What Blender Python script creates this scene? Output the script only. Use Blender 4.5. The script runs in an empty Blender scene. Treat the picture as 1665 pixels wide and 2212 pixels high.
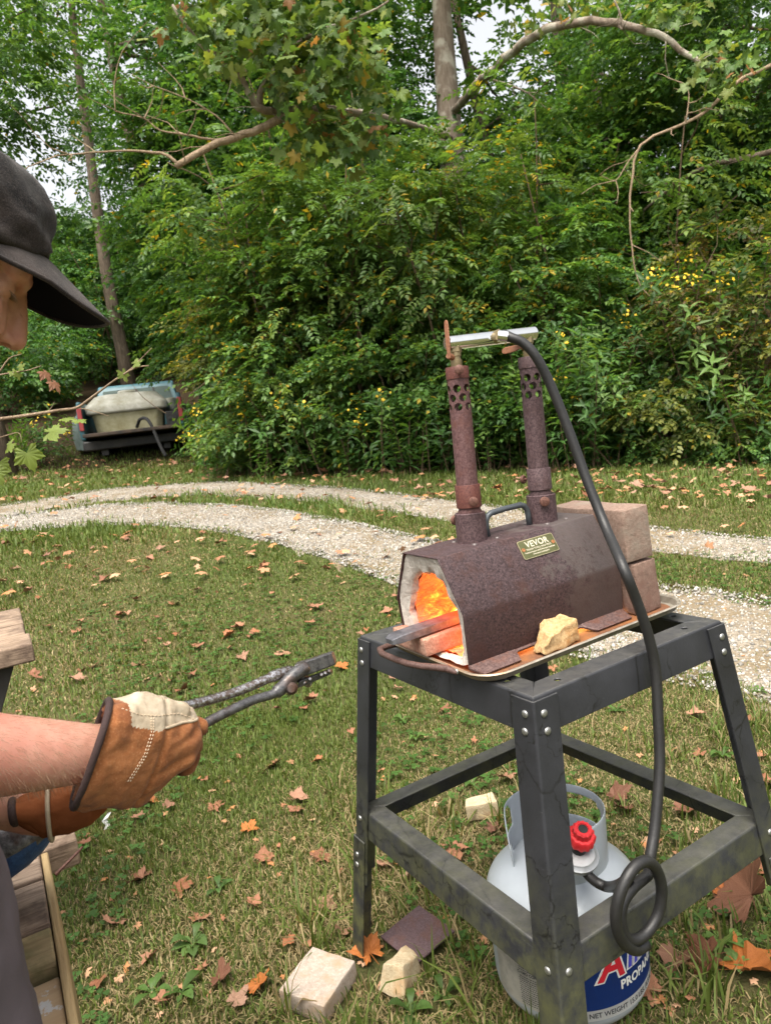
import bpy, bmesh, math, random
import numpy as np
from mathutils import Vector, Matrix, noise as mnoise

R = math.radians
scene = bpy.context.scene
C = scene.collection
rng = np.random.default_rng(11)
random.seed(5)

# ------------------------------------------------------------------ camera
CAM = np.array([0.0, 0.0, 1.1985])
PITCH, ROLL, FPX = R(-6.686), R(-7.738), 1564.24      # focal length in units of a 1665 x 2212 picture
_f = np.array([0, math.cos(PITCH), math.sin(PITCH)])
_r = np.array([1.0, 0, 0])
_u = np.cross(_r, _f)
RT = math.cos(ROLL) * _r + math.sin(ROLL) * _u
UP = -math.sin(ROLL) * _r + math.cos(ROLL) * _u
FW = _f
cd = bpy.data.cameras.new('camera')
cam = bpy.data.objects.new('camera', cd)
C.objects.link(cam)
cam.matrix_world = Matrix(((RT[0], UP[0], -FW[0], CAM[0]), (RT[1], UP[1], -FW[1], CAM[1]),
                           (RT[2], UP[2], -FW[2], CAM[2]), (0, 0, 0, 1)))
cd.sensor_fit = 'VERTICAL'
cd.sensor_height = 36
cd.sensor_width = 27
cd.lens = 36 * FPX / 2212
cd.clip_start = 0.02
cd.clip_end = 500
cd.dof.use_dof = True
cd.dof.focus_distance = 1.35
cd.dof.aperture_fstop = 11
scene.camera = cam

# ------------------------------------------------------------------ sky, sun, exposure (bright overcast afternoon)
SUN_EL, SUN_AZ = 66, 200           # azimuth clockwise from +Y: behind the camera, a little to the left
w = bpy.data.worlds.new('World')
scene.world = w
w.use_nodes = True
wn = w.node_tree.nodes
wl = w.node_tree.links
wn.clear()
sky = wn.new('ShaderNodeTexSky')
sky.sky_type = 'NISHITA'
sky.sun_disc = False
sky.sun_elevation = R(SUN_EL)
sky.sun_rotation = R(SUN_AZ)
sky.air_density = 1.0
sky.dust_density = 6.0
sky.ozone_density = 1.0
hsv = wn.new('ShaderNodeHueSaturation')
hsv.inputs['Saturation'].default_value = 0.16
bg = wn.new('ShaderNodeBackground')
bg.inputs['Strength'].default_value = 0.15
wo = wn.new('ShaderNodeOutputWorld')
wl.new(sky.outputs[0], hsv.inputs['Color'])
wl.new(hsv.outputs[0], bg.inputs[0])
wl.new(bg.outputs[0], wo.inputs[0])
sd = bpy.data.lights.new('sun', 'SUN')
sd.energy = 2.1
sd.angle = R(40)
sd.color = (1.0, 0.91, 0.76)
so = bpy.data.objects.new('sun', sd)
C.objects.link(so)
_sd = Vector((math.sin(R(SUN_AZ)) * math.cos(R(SUN_EL)), math.cos(R(SUN_AZ)) * math.cos(R(SUN_EL)), math.sin(R(SUN_EL))))
so.rotation_euler = _sd.to_track_quat('Z', 'Y').to_euler()
so.location = (0, -3, 8)
scene.view_settings.view_transform = 'Standard'
scene.view_settings.look = 'None'
scene.view_settings.exposure = 1.30
scene.view_settings.gamma = 1.0
scene.view_settings.use_curve_mapping = False
scene.cycles.max_bounces = 7
scene.cycles.diffuse_bounces = 5
scene.cycles.glossy_bounces = 3
scene.cycles.transmission_bounces = 4
scene.cycles.transparent_max_bounces = 8
scene.cycles.sample_clamp_indirect = 6

# ------------------------------------------------------------------ places
def ray(x, y): return FW + RT * (x - 832.5) / FPX - UP * (y - 1106) / FPX
def at(x, y, Y):                       # the place Y metres ahead that shows at (x, y)
    d = ray(x, y); return CAM + d * (Y / d[1])
def atz(x, y, z):
    d = ray(x, y); return CAM + d * ((z - CAM[2]) / d[2])
def sstep(a, b, t):
    t = np.clip((t - a) / (b - a), 0, 1); return t * t * (3 - 2 * t)
def gz(X, Y):                          # height of the ground
    X = np.asarray(X, float); Y = np.asarray(Y, float)
    base = sstep(1.9, 6.0, Y) * (0.17 - 0.074 * np.clip(X, -14, 14) + 0.047 * np.minimum(Y, 14))
    hill = 0.26 * np.clip(Y - 14.5 - 0.3 * np.clip(X, -6, 6), 0, 30)
    return base + hill + 0.012 * np.sin(X * 2.1 + 0.7) * np.sin(Y * 1.7) * sstep(1.5, 4, Y)
def _ss(a, b, t):
    t = min(1.0, max(0.0, (t - a) / (b - a))); return t * t * (3 - 2 * t)
def gz1(X, Y):
    base = _ss(1.9, 6.0, Y) * (0.17 - 0.074 * min(14, max(-14, X)) + 0.047 * min(Y, 14))
    return base + 0.26 * min(30, max(0, Y - 14.5 - 0.3 * min(6, max(-6, X)))) + 0.012 * math.sin(X * 2.1 + 0.7) * math.sin(Y * 1.7) * _ss(1.5, 4, Y)
def ong(x, y):                         # where the sight line through (x, y) meets the ground
    d = [float(v) for v in ray(x, y)]; t = 0.6; st = 0.04; cz = float(CAM[2])
    for i in range(3000):
        if cz + d[2] * t <= gz1(d[0] * t, d[1] * t):
            if st < 0.0012: break
            t -= st; st *= 0.25; continue
        t += st
        if t > 120: break
    return np.array([d[0] * t, d[1] * t, cz + d[2] * t])
def pixof(P):
    d = np.asarray(P) - CAM; return np.array([832.5 + FPX * (d @ RT) / (d @ FW), 1106 - FPX * (d @ UP) / (d @ FW)])
YAW = 0.536694                         # heading of the steel stand
SO = np.array([0.18478, 1.06466, 0.0])
def S2W(a, b, z=0.0):
    c, s = math.cos(YAW), math.sin(YAW)
    return np.array([SO[0] + a * c - b * s, SO[1] + a * s + b * c, z])

# ------------------------------------------------------------------ helpers
def tag(o, label=None, cat=None, group=None, kind=None):
    if label: o['label'] = label
    if cat: o['category'] = cat
    if group: o['group'] = group
    if kind: o['kind'] = kind
    return o
def empty(name, loc=(0, 0, 0), rot=(0, 0, 0), parent=None):
    o = bpy.data.objects.new(name, None)
    C.objects.link(o)
    o.location = Vector([float(v) for v in loc]); o.rotation_euler = rot
    o.empty_display_size = 0.05
    if parent: o.parent = parent
    return o
def link(name, me, parent=None, mats=None):
    o = bpy.data.objects.new(name, me)
    C.objects.link(o)
    if parent: o.parent = parent
    if mats:
        for m in (mats if isinstance(mats, (list, tuple)) else [mats]): me.materials.append(m)
    return o

class MB:
    """collects shapes into one mesh"""
    def __init__(s): s.v = []; s.f = []; s.m = []
    def add(s, vs, fs, mi=0):
        o = len(s.v); s.v.extend([tuple(map(float, p)) for p in vs]); s.f.extend([[i + o for i in q] for q in fs]); s.m.extend([mi] * len(fs)); return s
    def box(s, lo, hi, mi=0, M=None):
        x0, y0, z0 = lo; x1, y1, z1 = hi
        vs = [(x0, y0, z0), (x1, y0, z0), (x1, y1, z0), (x0, y1, z0), (x0, y0, z1), (x1, y0, z1), (x1, y1, z1), (x0, y1, z1)]
        if M is not None: vs = [M @ Vector(p) for p in vs]
        return s.add(vs, [(3, 2, 1, 0), (4, 5, 6, 7), (0, 1, 5, 4), (1, 2, 6, 5), (2, 3, 7, 6), (3, 0, 4, 7)], mi)
    def tube(s, path, rad, n=10, cap=True, mi=0, flat=1.0):
        P = [Vector(p) for p in path]
        if not hasattr(rad, '__len__'): rad = [rad] * len(P)
        rings = []; prev = None
        for i, p in enumerate(P):
            t = (P[min(i + 1, len(P) - 1)] - P[max(i - 1, 0)])
            if t.length < 1e-9: t = Vector((0, 0, 1))
            t.normalize()
            if prev is None:
                a = Vector((0, 0, 1)) if abs(t.z) < 0.9 else Vector((1, 0, 0))
                nrm = (a - t * a.dot(t)).normalized()
            else:
                nrm = prev - t * prev.dot(t)
                nrm = nrm.normalized() if nrm.length > 1e-6 else Vector((1, 0, 0))
            prev = nrm; b = t.cross(nrm)
            rings.append([p + (nrm * math.cos(2 * math.pi * k / n) * flat + b * math.sin(2 * math.pi * k / n)) * rad[i] for k in range(n)])
        vs = [q for r_ in rings for q in r_]; fs = []
        for i in range(len(P) - 1):
            for k in range(n): fs.append((i * n + k, i * n + (k + 1) % n, (i + 1) * n + (k + 1) % n, (i + 1) * n + k))
        if cap:
            fs.append(tuple(range(n - 1, -1, -1))); fs.append(tuple((len(P) - 1) * n + k for k in range(n)))
        return s.add(vs, fs, mi)
    def lathe(s, prof, n=32, mi=0, center=(0, 0, 0), closed=False):
        cx, cy, cz = center; vs = []; fs = []
        for (r_, z) in prof:
            for k in range(n):
                a = 2 * math.pi * k / n; vs.append((cx + r_ * math.cos(a), cy + r_ * math.sin(a), cz + z))
        m = len(prof)
        for i in range(m - 1 + (1 if closed else 0)):
            j = (i + 1) % m
            for k in range(n): fs.append((i * n + k, i * n + (k + 1) % n, j * n + (k + 1) % n, j * n + k))
        if not closed:
            if prof[0][0] > 1e-6: fs.append(tuple(range(n - 1, -1, -1)))
            if prof[-1][0] > 1e-6: fs.append(tuple((m - 1) * n + k for k in range(n)))
        return s.add(vs, fs, mi)
    def prism(s, poly, h0, h1, axis='z', mi=0):
        n = len(poly)
        def mk(p, h): return {'z': (p[0], p[1], h), 'y': (p[0], h, p[1]), 'x': (h, p[0], p[1])}[axis]
        vs = [mk(p, h0) for p in poly] + [mk(p, h1) for p in poly]
        fs = [tuple(range(n - 1, -1, -1)), tuple(range(n, 2 * n))] + [(i, (i + 1) % n, n + (i + 1) % n, n + i) for i in range(n)]
        return s.add(vs, fs, mi)
    def loft(s, rings, cap=True, mi=0):
        n = len(rings[0]); vs = [q for r_ in rings for q in r_]; fs = []
        for i in range(len(rings) - 1):
            for k in range(n): fs.append((i * n + k, i * n + (k + 1) % n, (i + 1) * n + (k + 1) % n, (i + 1) * n + k))
        if cap:
            fs.append(tuple(range(n - 1, -1, -1))); fs.append(tuple((len(rings) - 1) * n + k for k in range(n)))
        return s.add(vs, fs, mi)
    def mesh(s, name, smooth=None, fixn=True):
        me = bpy.data.meshes.new(name)
        me.from_pydata(s.v, [], s.f)
        if any(s.m): me.polygons.foreach_set('material_index', s.m)
        if fixn:
            bm = bmesh.new(); bm.from_mesh(me); bmesh.ops.recalc_face_normals(bm, faces=bm.faces); bm.to_mesh(me); bm.free()
        me.update()
        if smooth is not None: shade(me, smooth)
        return me
    def build(s, name, mats, parent=None, smooth=None, bevel=None, seg=2, fixn=True):
        o = link(name, s.mesh(name, smooth, fixn), parent, mats)
        if bevel:
            b = o.modifiers.new('bevel', 'BEVEL'); b.width = bevel; b.segments = seg; b.limit_method = 'ANGLE'; b.angle_limit = R(35)
            if smooth is None: shade(o.data, 40)
        return o
def shade(me, ang):
    me.polygons.foreach_set('use_smooth', [True] * len(me.polygons))
    if ang < 179:
        try: me.set_sharp_from_angle(angle=R(ang))
        except Exception: pass
def baked(o):
    """apply the modifiers of o to a mesh of its own"""
    dg = bpy.context.evaluated_depsgraph_get()
    me = bpy.data.meshes.new_from_object(o.evaluated_get(dg))
    old = o.data; o.modifiers.clear(); o.data = me
    bpy.data.meshes.remove(old)
    return o
def boolcut(o, cutter_mb, solver='EXACT'):
    c = cutter_mb.build('cutter_shape', [])
    c.matrix_world = o.matrix_world
    if o.parent: c.parent = o.parent
    md = o.modifiers.new('cut', 'BOOLEAN'); md.operation = 'DIFFERENCE'; md.object = c; md.solver = solver
    baked(o)
    bpy.data.objects.remove(c)
    return o
def arrmesh(name, verts, loops, starts, mats=None, parent=None, col=None, mi=None, smooth=False):
    """mesh straight from arrays; col is one colour per face"""
    me = bpy.data.meshes.new(name)
    verts = np.ascontiguousarray(verts, np.float32); loops = np.ascontiguousarray(loops, np.int32); starts = np.ascontiguousarray(starts, np.int32)
    me.vertices.add(len(verts)); me.vertices.foreach_set('co', verts.ravel())
    me.loops.add(len(loops)); me.loops.foreach_set('vertex_index', loops)
    me.polygons.add(len(starts)); me.polygons.foreach_set('loop_start', starts)
    if mi is not None: me.polygons.foreach_set('material_index', np.ascontiguousarray(mi, np.int32))
    me.update(calc_edges=True)
    if col is not None:
        a = me.color_attributes.new('Col', 'FLOAT_COLOR', 'POINT')
        a.data.foreach_set('color', np.ascontiguousarray(col, np.float32).ravel())
    if smooth: me.polygons.foreach_set('use_smooth', np.ones(len(starts), bool))
    return link(name, me, parent, mats)

# ------------------------------------------------------------------ materials
class NT:
    def __init__(s, name):
        s.m = bpy.data.materials.new(name); s.m.use_nodes = True
        s.n = s.m.node_tree.nodes; s.l = s.m.node_tree.links; s.n.clear()
        s.out = s.n.new('ShaderNodeOutputMaterial')
        s.b = s.n.new('ShaderNodeBsdfPrincipled'); s.l.new(s.b.outputs[0], s.out.inputs[0])
        s._tc = None
    def set(s, **k):
        for a, v in k.items():
            i = s.b.inputs[a.replace('_', ' ')]
            if hasattr(v, 'is_output'): s.l.new(v, i)
            else: i.default_value = (v + (1,)) if isinstance(v, tuple) and len(v) == 3 and i.type == 'RGBA' else v
        return s
    def obj(s):
        if s._tc is None: s._tc = s.n.new('ShaderNodeTexCoord')
        return s._tc.outputs['Object']
    def mapped(s, scale=(1, 1, 1), loc=(0, 0, 0), rot=(0, 0, 0)):
        m = s.n.new('ShaderNodeMapping'); m.inputs['Scale'].default_value = scale; m.inputs['Location'].default_value = loc; m.inputs['Rotation'].default_value = rot
        s.l.new(s.obj(), m.inputs[0]); return m.outputs[0]
    def noise(s, scale, detail=4, rough=0.6, vec=None, dist=0.0):
        t = s.n.new('ShaderNodeTexNoise'); t.inputs['Scale'].default_value = scale; t.inputs['Detail'].default_value = detail
        t.inputs['Roughness'].default_value = rough; t.inputs['Distortion'].default_value = dist
        s.l.new(vec if vec is not None else s.obj(), t.inputs['Vector']); return t.outputs[0]
    def vor(s, scale, feature='F1', out=0, vec=None, rnd=1.0):
        t = s.n.new('ShaderNodeTexVoronoi'); t.feature = feature; t.inputs['Scale'].default_value = scale
        t.inputs['Randomness'].default_value = rnd
        s.l.new(vec if vec is not None else s.obj(), t.inputs['Vector']); return t.outputs[out]
    def ramp(s, fac, stops, interp='LINEAR'):
        r_ = s.n.new('ShaderNodeValToRGB'); r_.color_ramp.interpolation = interp
        e = r_.color_ramp.elements
        while len(e) < len(stops): e.new(0.5)
        for i, (p, c) in enumerate(stops):
            e[i].position = p; e[i].color = (c + (1,)) if isinstance(c, tuple) else (c, c, c, 1)
        s.l.new(fac, r_.inputs[0]); return r_.outputs[0]
    def mix(s, fac, a, b, mode='MIX'):
        x = s.n.new('ShaderNodeMix'); x.data_type = 'RGBA'; x.blend_type = mode
        for i, v in ((0, fac), (6, a), (7, b)):
            if hasattr(v, 'is_output'): s.l.new(v, x.inputs[i])
            else: x.inputs[i].default_value = (v + (1,)) if isinstance(v, tuple) else v
        return x.outputs[2]
    def math(s, op, a, b=0.0):
        x = s.n.new('ShaderNodeMath'); x.operation = op
        for i, v in ((0, a), (1, b)):
            if hasattr(v, 'is_output'): s.l.new(v, x.inputs[i])
            else: x.inputs[i].default_value = v
        return x.outputs[0]
    def sep(s, vec=None):
        x = s.n.new('ShaderNodeSeparateXYZ'); s.l.new(vec if vec is not None else s.obj(), x.inputs[0]); return x.outputs
    def bump(s, h, strength=0.3, dist=0.01):
        b = s.n.new('ShaderNodeBump'); b.inputs['Strength'].default_value = strength; b.inputs['Distance'].default_value = dist
        s.l.new(h, b.inputs['Height']); s.l.new(b.outputs[0], s.b.inputs['Normal']); return s
    def attr(s, name='Col'):
        a = s.n.new('ShaderNodeAttribute'); a.attribute_name = name; return a.outputs['Color']
    def info(s, out='Random'):
        a = s.n.new('ShaderNodeObjectInfo'); return a.outputs[out]
def plain(name, col, rough=0.6, metal=0.0, var=0.12, scale=40, bump=0.0, spec=0.5):
    t = NT(name)
    c = t.mix(t.noise(scale, 5), tuple(x * (1 - var * 2) for x in col), tuple(min(1, x * (1 + var)) for x in col))
    t.set(Base_Color=c, Roughness=rough, Metallic=metal, Specular_IOR_Level=spec)
    if bump: t.bump(t.noise(scale * 2, 5), bump, 0.004)
    return t.m
def leafmat(name, rough=0.5, trans=0.35, spec=0.35):
    t = NT(name)
    c = t.attr('Col')
    t.set(Base_Color=c, Roughness=rough, Specular_IOR_Level=spec)
    tr = t.n.new('ShaderNodeBsdfTranslucent')
    t.l.new(t.mix(1.0, c, (1.15, 1.1, 0.5), 'MULTIPLY'), tr.inputs[0])
    mx = t.n.new('ShaderNodeMixShader'); mx.inputs[0].default_value = trans
    t.l.new(t.b.outputs[0], mx.inputs[1]); t.l.new(tr.outputs[0], mx.inputs[2]); t.l.new(mx.outputs[0], t.out.inputs[0])
    return t.m
def nrm(a): return a / np.maximum(np.linalg.norm(a, axis=-1, keepdims=True), 1e-9)

# ================================================================== THE GROUND
def axis_lines(lo, hi, fine_lo, fine_hi, fine, grow=1.25):
    a = list(np.arange(fine_lo, fine_hi + 1e-6, fine)); st = fine
    while a[-1] < hi: st *= grow; a.append(a[-1] + st)
    st = fine; b = [fine_lo]
    while b[-1] > lo: st *= grow; b.append(b[-1] - st)
    return np.array(sorted(set(b[1:] + a)))
gx = axis_lines(-150, 150, -9, 9, 0.18); gy = axis_lines(-80, 260, 0.4, 16, 0.18)
XX, YY = np.meshgrid(gx, gy); ZZ = gz(XX, YY)
nx, ny = len(gx), len(gy)
idx = np.arange(nx * ny).reshape(ny, nx)
quads = np.stack([idx[:-1, :-1], idx[:-1, 1:], idx[1:, 1:], idx[1:, :-1]], -1).reshape(-1, 4)
t = NT('lawn_soil')
n1 = t.noise(0.9, 4); n2 = t.noise(16, 5, 0.7); n3 = t.noise(90, 4, 0.7)
soil = t.mix(n2, (0.055, 0.042, 0.022), (0.14, 0.11, 0.055))
thatch = t.mix(n3, soil, (0.17, 0.14, 0.065))
green = t.mix(n2, (0.035, 0.06, 0.014), (0.085, 0.115, 0.03))
lawn = t.mix(t.ramp(t.math('ADD', t.math('MULTIPLY', n1, 0.6), t.math('MULTIPLY', n3, 0.5)), [(0.42, 0.0), (0.68, 1.0)]), green, thatch)
litter = t.mix(t.noise(7, 6, 0.75), (0.018, 0.013, 0.008), (0.06, 0.04, 0.02))
Ys = t.sep()[1]
t.set(Base_Color=t.mix(t.ramp(t.math('MULTIPLY', Ys, 0.05), [(0.54, 0.0), (0.64, 1.0)]), lawn, litter), Roughness=0.95, Specular_IOR_Level=0.1)
t.bump(t.noise(60, 6, 0.75), 0.9, 0.03)
M_lawn = t.m
ground = arrmesh('ground', np.stack([XX, YY, ZZ], -1).reshape(-1, 3), quads.ravel(), np.arange(0, quads.size, 4), M_lawn, smooth=True)
tag(ground, kind='structure')

# ---- the gravel drive: two wheel tracks that sweep round behind the stand
far_track = [((-260, 1190), (-260, 1218)), ((0, 1094), (0, 1120)), ((200, 1062), (200, 1086)), ((320, 1050), (320, 1074)), ((450, 1043), (450, 1070)), ((580, 1046), (580, 1076)), ((700, 1053), (700, 1086)), ((850, 1068), (850, 1108)),
             ((1000, 1088), (1000, 1132)), ((1200, 1114), (1200, 1162)), ((1400, 1140), (1400, 1190)), ((1665, 1168), (1665, 1218)), ((2000, 1205), (2000, 1262))]
near_track = [((-260, 1222), (-260, 1275)), ((0, 1122), (0, 1150)), ((120, 1104), (120, 1140)), ((240, 1092), (240, 1134)), ((360, 1088), (360, 1136)), ((480, 1093), (480, 1148)), ((600, 1104), (600, 1172)), ((700, 1120), (700, 1202)), ((820, 1146), (820, 1246)),
              ((950, 1176), (950, 1300)), ((1100, 1206), (1100, 1362)), ((1250, 1238), (1250, 1412)), ((1400, 1264), (1400, 1452)), ((1665, 1302), (1665, 1512)), ((2000, 1352), (2000, 1600))]
def track_pts(tr, sub=6):
    A = np.array([ong(*a)[:2] for a, b in tr]); B = np.array([ong(*b)[:2] for a, b in tr])
    tt = np.linspace(0, len(tr) - 1, (len(tr) - 1) * sub + 1); k = np.arange(len(tr))
    return (np.stack([np.interp(tt, k, A[:, i]) for i in (0, 1)], -1), np.stack([np.interp(tt, k, B[:, i]) for i in (0, 1)], -1))
t = NT('limestone_gravel')
v1 = t.vor(55, out=1); d1 = t.vor(55, out=0)
g = t.mix(t.sep(v1)[0], (0.17, 0.145, 0.115), (0.36, 0.325, 0.275))
g = t.mix(t.ramp(t.noise(2.2, 6, 0.7), [(0.40, 0.0), (0.60, 1.0)]), g, (0.17, 0.13, 0.08))
t.set(Base_Color=g, Roughness=0.92, Specular_IOR_Level=0.2); t.bump(d1, 0.8, 0.012)
M_gravel = t.m
TR = []
for i, tr in enumerate((far_track, near_track)):
    A, B = track_pts(tr); TR.append((A, B)); n = len(A); m = 9
    ss = np.linspace(-0.04, 1.04, m)
    wob = 0.10 * np.sin(np.arange(n) * 1.3 + i) + 0.10 * rng.normal(size=n)
    V = []
    for j in range(n):
        for k_, s_ in enumerate(ss):
            e = wob[j] if k_ in (0, m - 1) else 0
            p = A[j] + (B[j] - A[j]) * (s_ + e * 0.6)
            V.append((p[0], p[1], float(gz(p[0], p[1])) + (0.012 if 0 < k_ < m - 1 else -0.004)))
    F = [(a * m + b, a * m + b + 1, (a + 1) * m + b + 1, (a + 1) * m + b) for a in range(n - 1) for b in range(m - 1)]
    me = bpy.data.meshes.new('driveway'); me.from_pydata(V, [], F); me.update(); shade(me, 180)
    tag(link('driveway', me, None, M_gravel), kind='structure')
EDGE = []                              # each track as far and near limits over bearing (x / y)
for A, B in TR: EDGE.append((A[:, 0] / A[:, 1], A[:, 1], B[:, 0] / B[:, 1], B[:, 1]))
def track_depth(P):
    """how far inside a track each point lies, in metres; negative outside"""
    r_ = np.full(len(P), -9.0); b = P[:, 0] / P[:, 1]
    for ba, ya, bb, yb in EDGE:
        oa, ob = np.argsort(ba), np.argsort(bb)
        r_ = np.maximum(r_, np.minimum(np.interp(b, ba[oa], ya[oa]) - P[:, 1], P[:, 1] - np.interp(b, bb[ob], yb[ob])))
    return r_
BARE = [(ong(694, 2150)[0], ong(694, 2150)[1], 0.075), (ong(905, 2042)[0], ong(905, 2042)[1], 0.075), (ong(862, 2110)[0], ong(862, 2110)[1], 0.05), (ong(800, 2085)[0], ong(800, 2085)[1], 0.05), (ong(1042, 1764)[0], ong(1042, 1764)[1], 0.06), (ong(1600, 2100)[0], ong(1600, 2100)[1], 0.06)]                              # places where something lies flat on the grass
# loose stones
N = 30000
pp = []
for (A, B), n_ in zip(TR, (14000, 32000)):
    seg = rng.integers(0, len(A) - 1, n_); u_ = rng.random(n_)[:, None]; s_ = rng.beta(0.9, 0.9, n_)[:, None] * 1.12 - 0.06
    a_ = A[seg] + (A[seg + 1] - A[seg]) * u_; b_ = B[seg] + (B[seg + 1] - B[seg]) * u_
    pp.append(a_ + (b_ - a_) * s_)
pp = np.concatenate(pp); N = len(pp)
sz = np.exp(rng.normal(-5.05, 0.36, N))
oct_ = np.array([(1, 0, 0), (0, 1, 0), (-1, 0, 0), (0, -1, 0), (0, 0, 0.8), (0, 0, -0.6)], float)
V = oct_[None] * rng.uniform(0.55, 1.25, (N, 6, 1)); an = rng.random(N) * 6.28
ca, sa = np.cos(an)[:, None], np.sin(an)[:, None]
V = np.stack([V[..., 0] * ca - V[..., 1] * sa, V[..., 0] * sa + V[..., 1] * ca, V[..., 2]], -1) * sz[:, None, None]
V += np.stack([pp[:, 0], pp[:, 1], gz(pp[:, 0], pp[:, 1]) + 0.012 + sz * 0.05], -1)[:, None]
tri = np.array([(0, 1, 4), (1, 2, 4), (2, 3, 4), (3, 0, 4), (1, 0, 5), (2, 1, 5), (3, 2, 5), (0, 3, 5)])
T = (tri[None] + (np.arange(N) * 6)[:, None, None]).reshape(-1, 3)
g0 = rng.uniform(0.14, 0.44, N); col = np.stack([g0, g0 * 0.93, g0 * 0.82, np.ones(N)], -1).repeat(6, 0)
t = NT('gravel_stone'); t.set(Base_Color=t.attr(), Roughness=0.9, Specular_IOR_Level=0.25)
tag(arrmesh('gravel', V.reshape(-1, 3), T.ravel(), np.arange(0, T.size, 3), t.m, col=col), 'pale crushed limestone lying loose in the wheel tracks', 'gravel', kind='stuff')

# ---- grass
def wave(P, s_, seed):
    r_ = np.random.default_rng(seed); o = np.zeros(len(P))
    for k in range(7):
        a = r_.random() * 6.28; f_ = s_ * (0.6 + 1.6 * r_.random())
        o += np.sin((P[:, 0] * math.cos(a) + P[:, 1] * math.sin(a)) * f_ + r_.random() * 6.28)
    return o / 3.2
M_blade = leafmat('grass_blade', 0.55, 0.3, 0.25)
def grass(name, label, P, lmin, lmax, wid, straw, flat, tuft=0.0):
    n = len(P)
    L = rng.uniform(lmin, lmax, n) * (1 + 0.35 * np.clip(wave(P, 3.5, 3), -1, 1)); W_ = wid * rng.uniform(0.6, 1.3, n)
    az = rng.random(n) * 6.283; lean = np.clip(rng.normal(0.55, 0.3, n), 0.05, 1.35)
    st = rng.random(n) < np.clip(straw + 0.22 * wave(P, 1.6, 9), 0.04, 0.92)
    lean = np.where(st & (rng.random(n) < flat), rng.uniform(1.2, 1.52, n), lean)
    z = gz(P[:, 0], P[:, 1])
    d = np.stack([np.cos(az), np.sin(az)], -1); sd_ = np.stack([-d[:, 1], d[:, 0]], -1)
    def lv(f_, wf, ln, zz):                   # a pair of points across the blade
        h = np.sin(ln) * L * f_; v_ = np.cos(ln) * L * f_ + zz
        c_ = np.stack([P[:, 0] + d[:, 0] * h, P[:, 1] + d[:, 1] * h, z + v_], -1)
        s3 = np.concatenate([sd_ * (W_ * wf * 0.5)[:, None], np.zeros((n, 1))], 1)
        return c_ - s3, c_ + s3
    a0, a1 = lv(0, 1, lean * 0, -0.004); b0, b1 = lv(0.55, 0.85, lean * 0.8, 0.002); tp, _ = lv(1.0, 0.0, np.minimum(lean * 1.25, 1.56), 0.002)
    V = np.stack([a0, a1, b1, b0, tp], 1)
    base = (np.arange(n) * 5)[:, None]
    q4 = np.array([0, 1, 2, 3, 3, 2, 4]); loops = (base + q4[None]).ravel()
    starts = np.stack([np.arange(n) * 7, np.arange(n) * 7 + 4], -1).ravel()
    mixv = rng.random(n)[:, None]; pt = np.clip(0.5 + 0.5 * wave(P, 1.1, 21), 0, 1)[:, None]
    gcol = (np.array([[0.055, 0.105, 0.018]]) * (1 - mixv) + np.array([[0.15, 0.205, 0.048]]) * mixv) * (1 - 0.25 * pt) + np.array([[0.02, 0.012, 0.0]]) * pt
    scol = np.array([[0.17, 0.125, 0.058]]) * (1 - mixv) + np.array([[0.36, 0.285, 0.15]]) * mixv
    c = np.where(st[:, None], scol, gcol)
    col = np.concatenate([c, np.ones((n, 1))], 1).repeat(5, 0)
    o = arrmesh(name, V.reshape(-1, 3), loops, starts, M_blade, col=col)
    return tag(o, label, 'grass', kind='stuff')
def scatter(n, y0, y1, widen=1.0):
    Y = y0 + (y1 - y0) * rng.random(n) ** 0.85
    X = (rng.random(n) - 0.5) * 2 * (0.62 * Y + 0.35) * widen
    return np.stack([X, Y], -1)
def keep(P, bare=0.06, lo=-0.02):
    dp = track_depth(P)
    mid = dp > lo + 0.16 * wave(P, 5, 31) + 0.08 * wave(P, 17, 32) + 0.10 * rng.normal(size=len(P))
    P = P[~mid | (rng.random(len(P)) < bare * (0.5 + 5 * (wave(P, 4, 77) > 0.55)))]
    for bx, by, br in BARE: P = P[np.hypot(P[:, 0] - bx, P[:, 1] - by) > br * (0.85 + 0.3 * rng.random(len(P)))]
    return P
grass('lawn_grass', 'short dry mown grass of the near lawn', keep(scatter(120000, 1.0, 3.0)), 0.012, 0.034, 0.0034, 0.37, 0.88)
grass('lawn_grass', 'sparse mown grass along and between the gravel tracks', keep(scatter(140000, 2.8, 7.0), 0.05), 0.014, 0.036, 0.006, 0.27, 0.8)
P = scatter(95000, 5.5, 15.5, 1.1); P = P[P[:, 1] < 12.5 + 0.5 * np.sin(P[:, 0]) - 0.25 * P[:, 0]]
grass('verge_grass', 'bright green grass of the verge under the trees', keep(P, 0.02), 0.04, 0.09, 0.011, 0.03, 0.5)
P = []
for k in range(330):                       # long tufts round the stand and the tank
    cx = rng.uniform(-0.35, 1.25); cy = rng.uniform(1.2, 2.5)
    if rng.random() > 0.35 + 0.5 * (cx > 0.45) + 0.2 * (cy < 1.9): continue
    P.append(np.array([[cx, cy]]) + rng.normal(0, 0.014, (rng.integers(6, 14), 2)))
P = np.concatenate(P); P = P[np.hypot(P[:, 0] - 0.30, P[:, 1] - 1.44) > 0.17]
for bx, by, br in BARE: P = P[np.hypot(P[:, 0] - bx, P[:, 1] - by) > br]
grass('grass_tufts', 'long green grass tufts round the foot of the stand', P, 0.05, 0.14, 0.0055, 0.05, 0.3)

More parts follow.
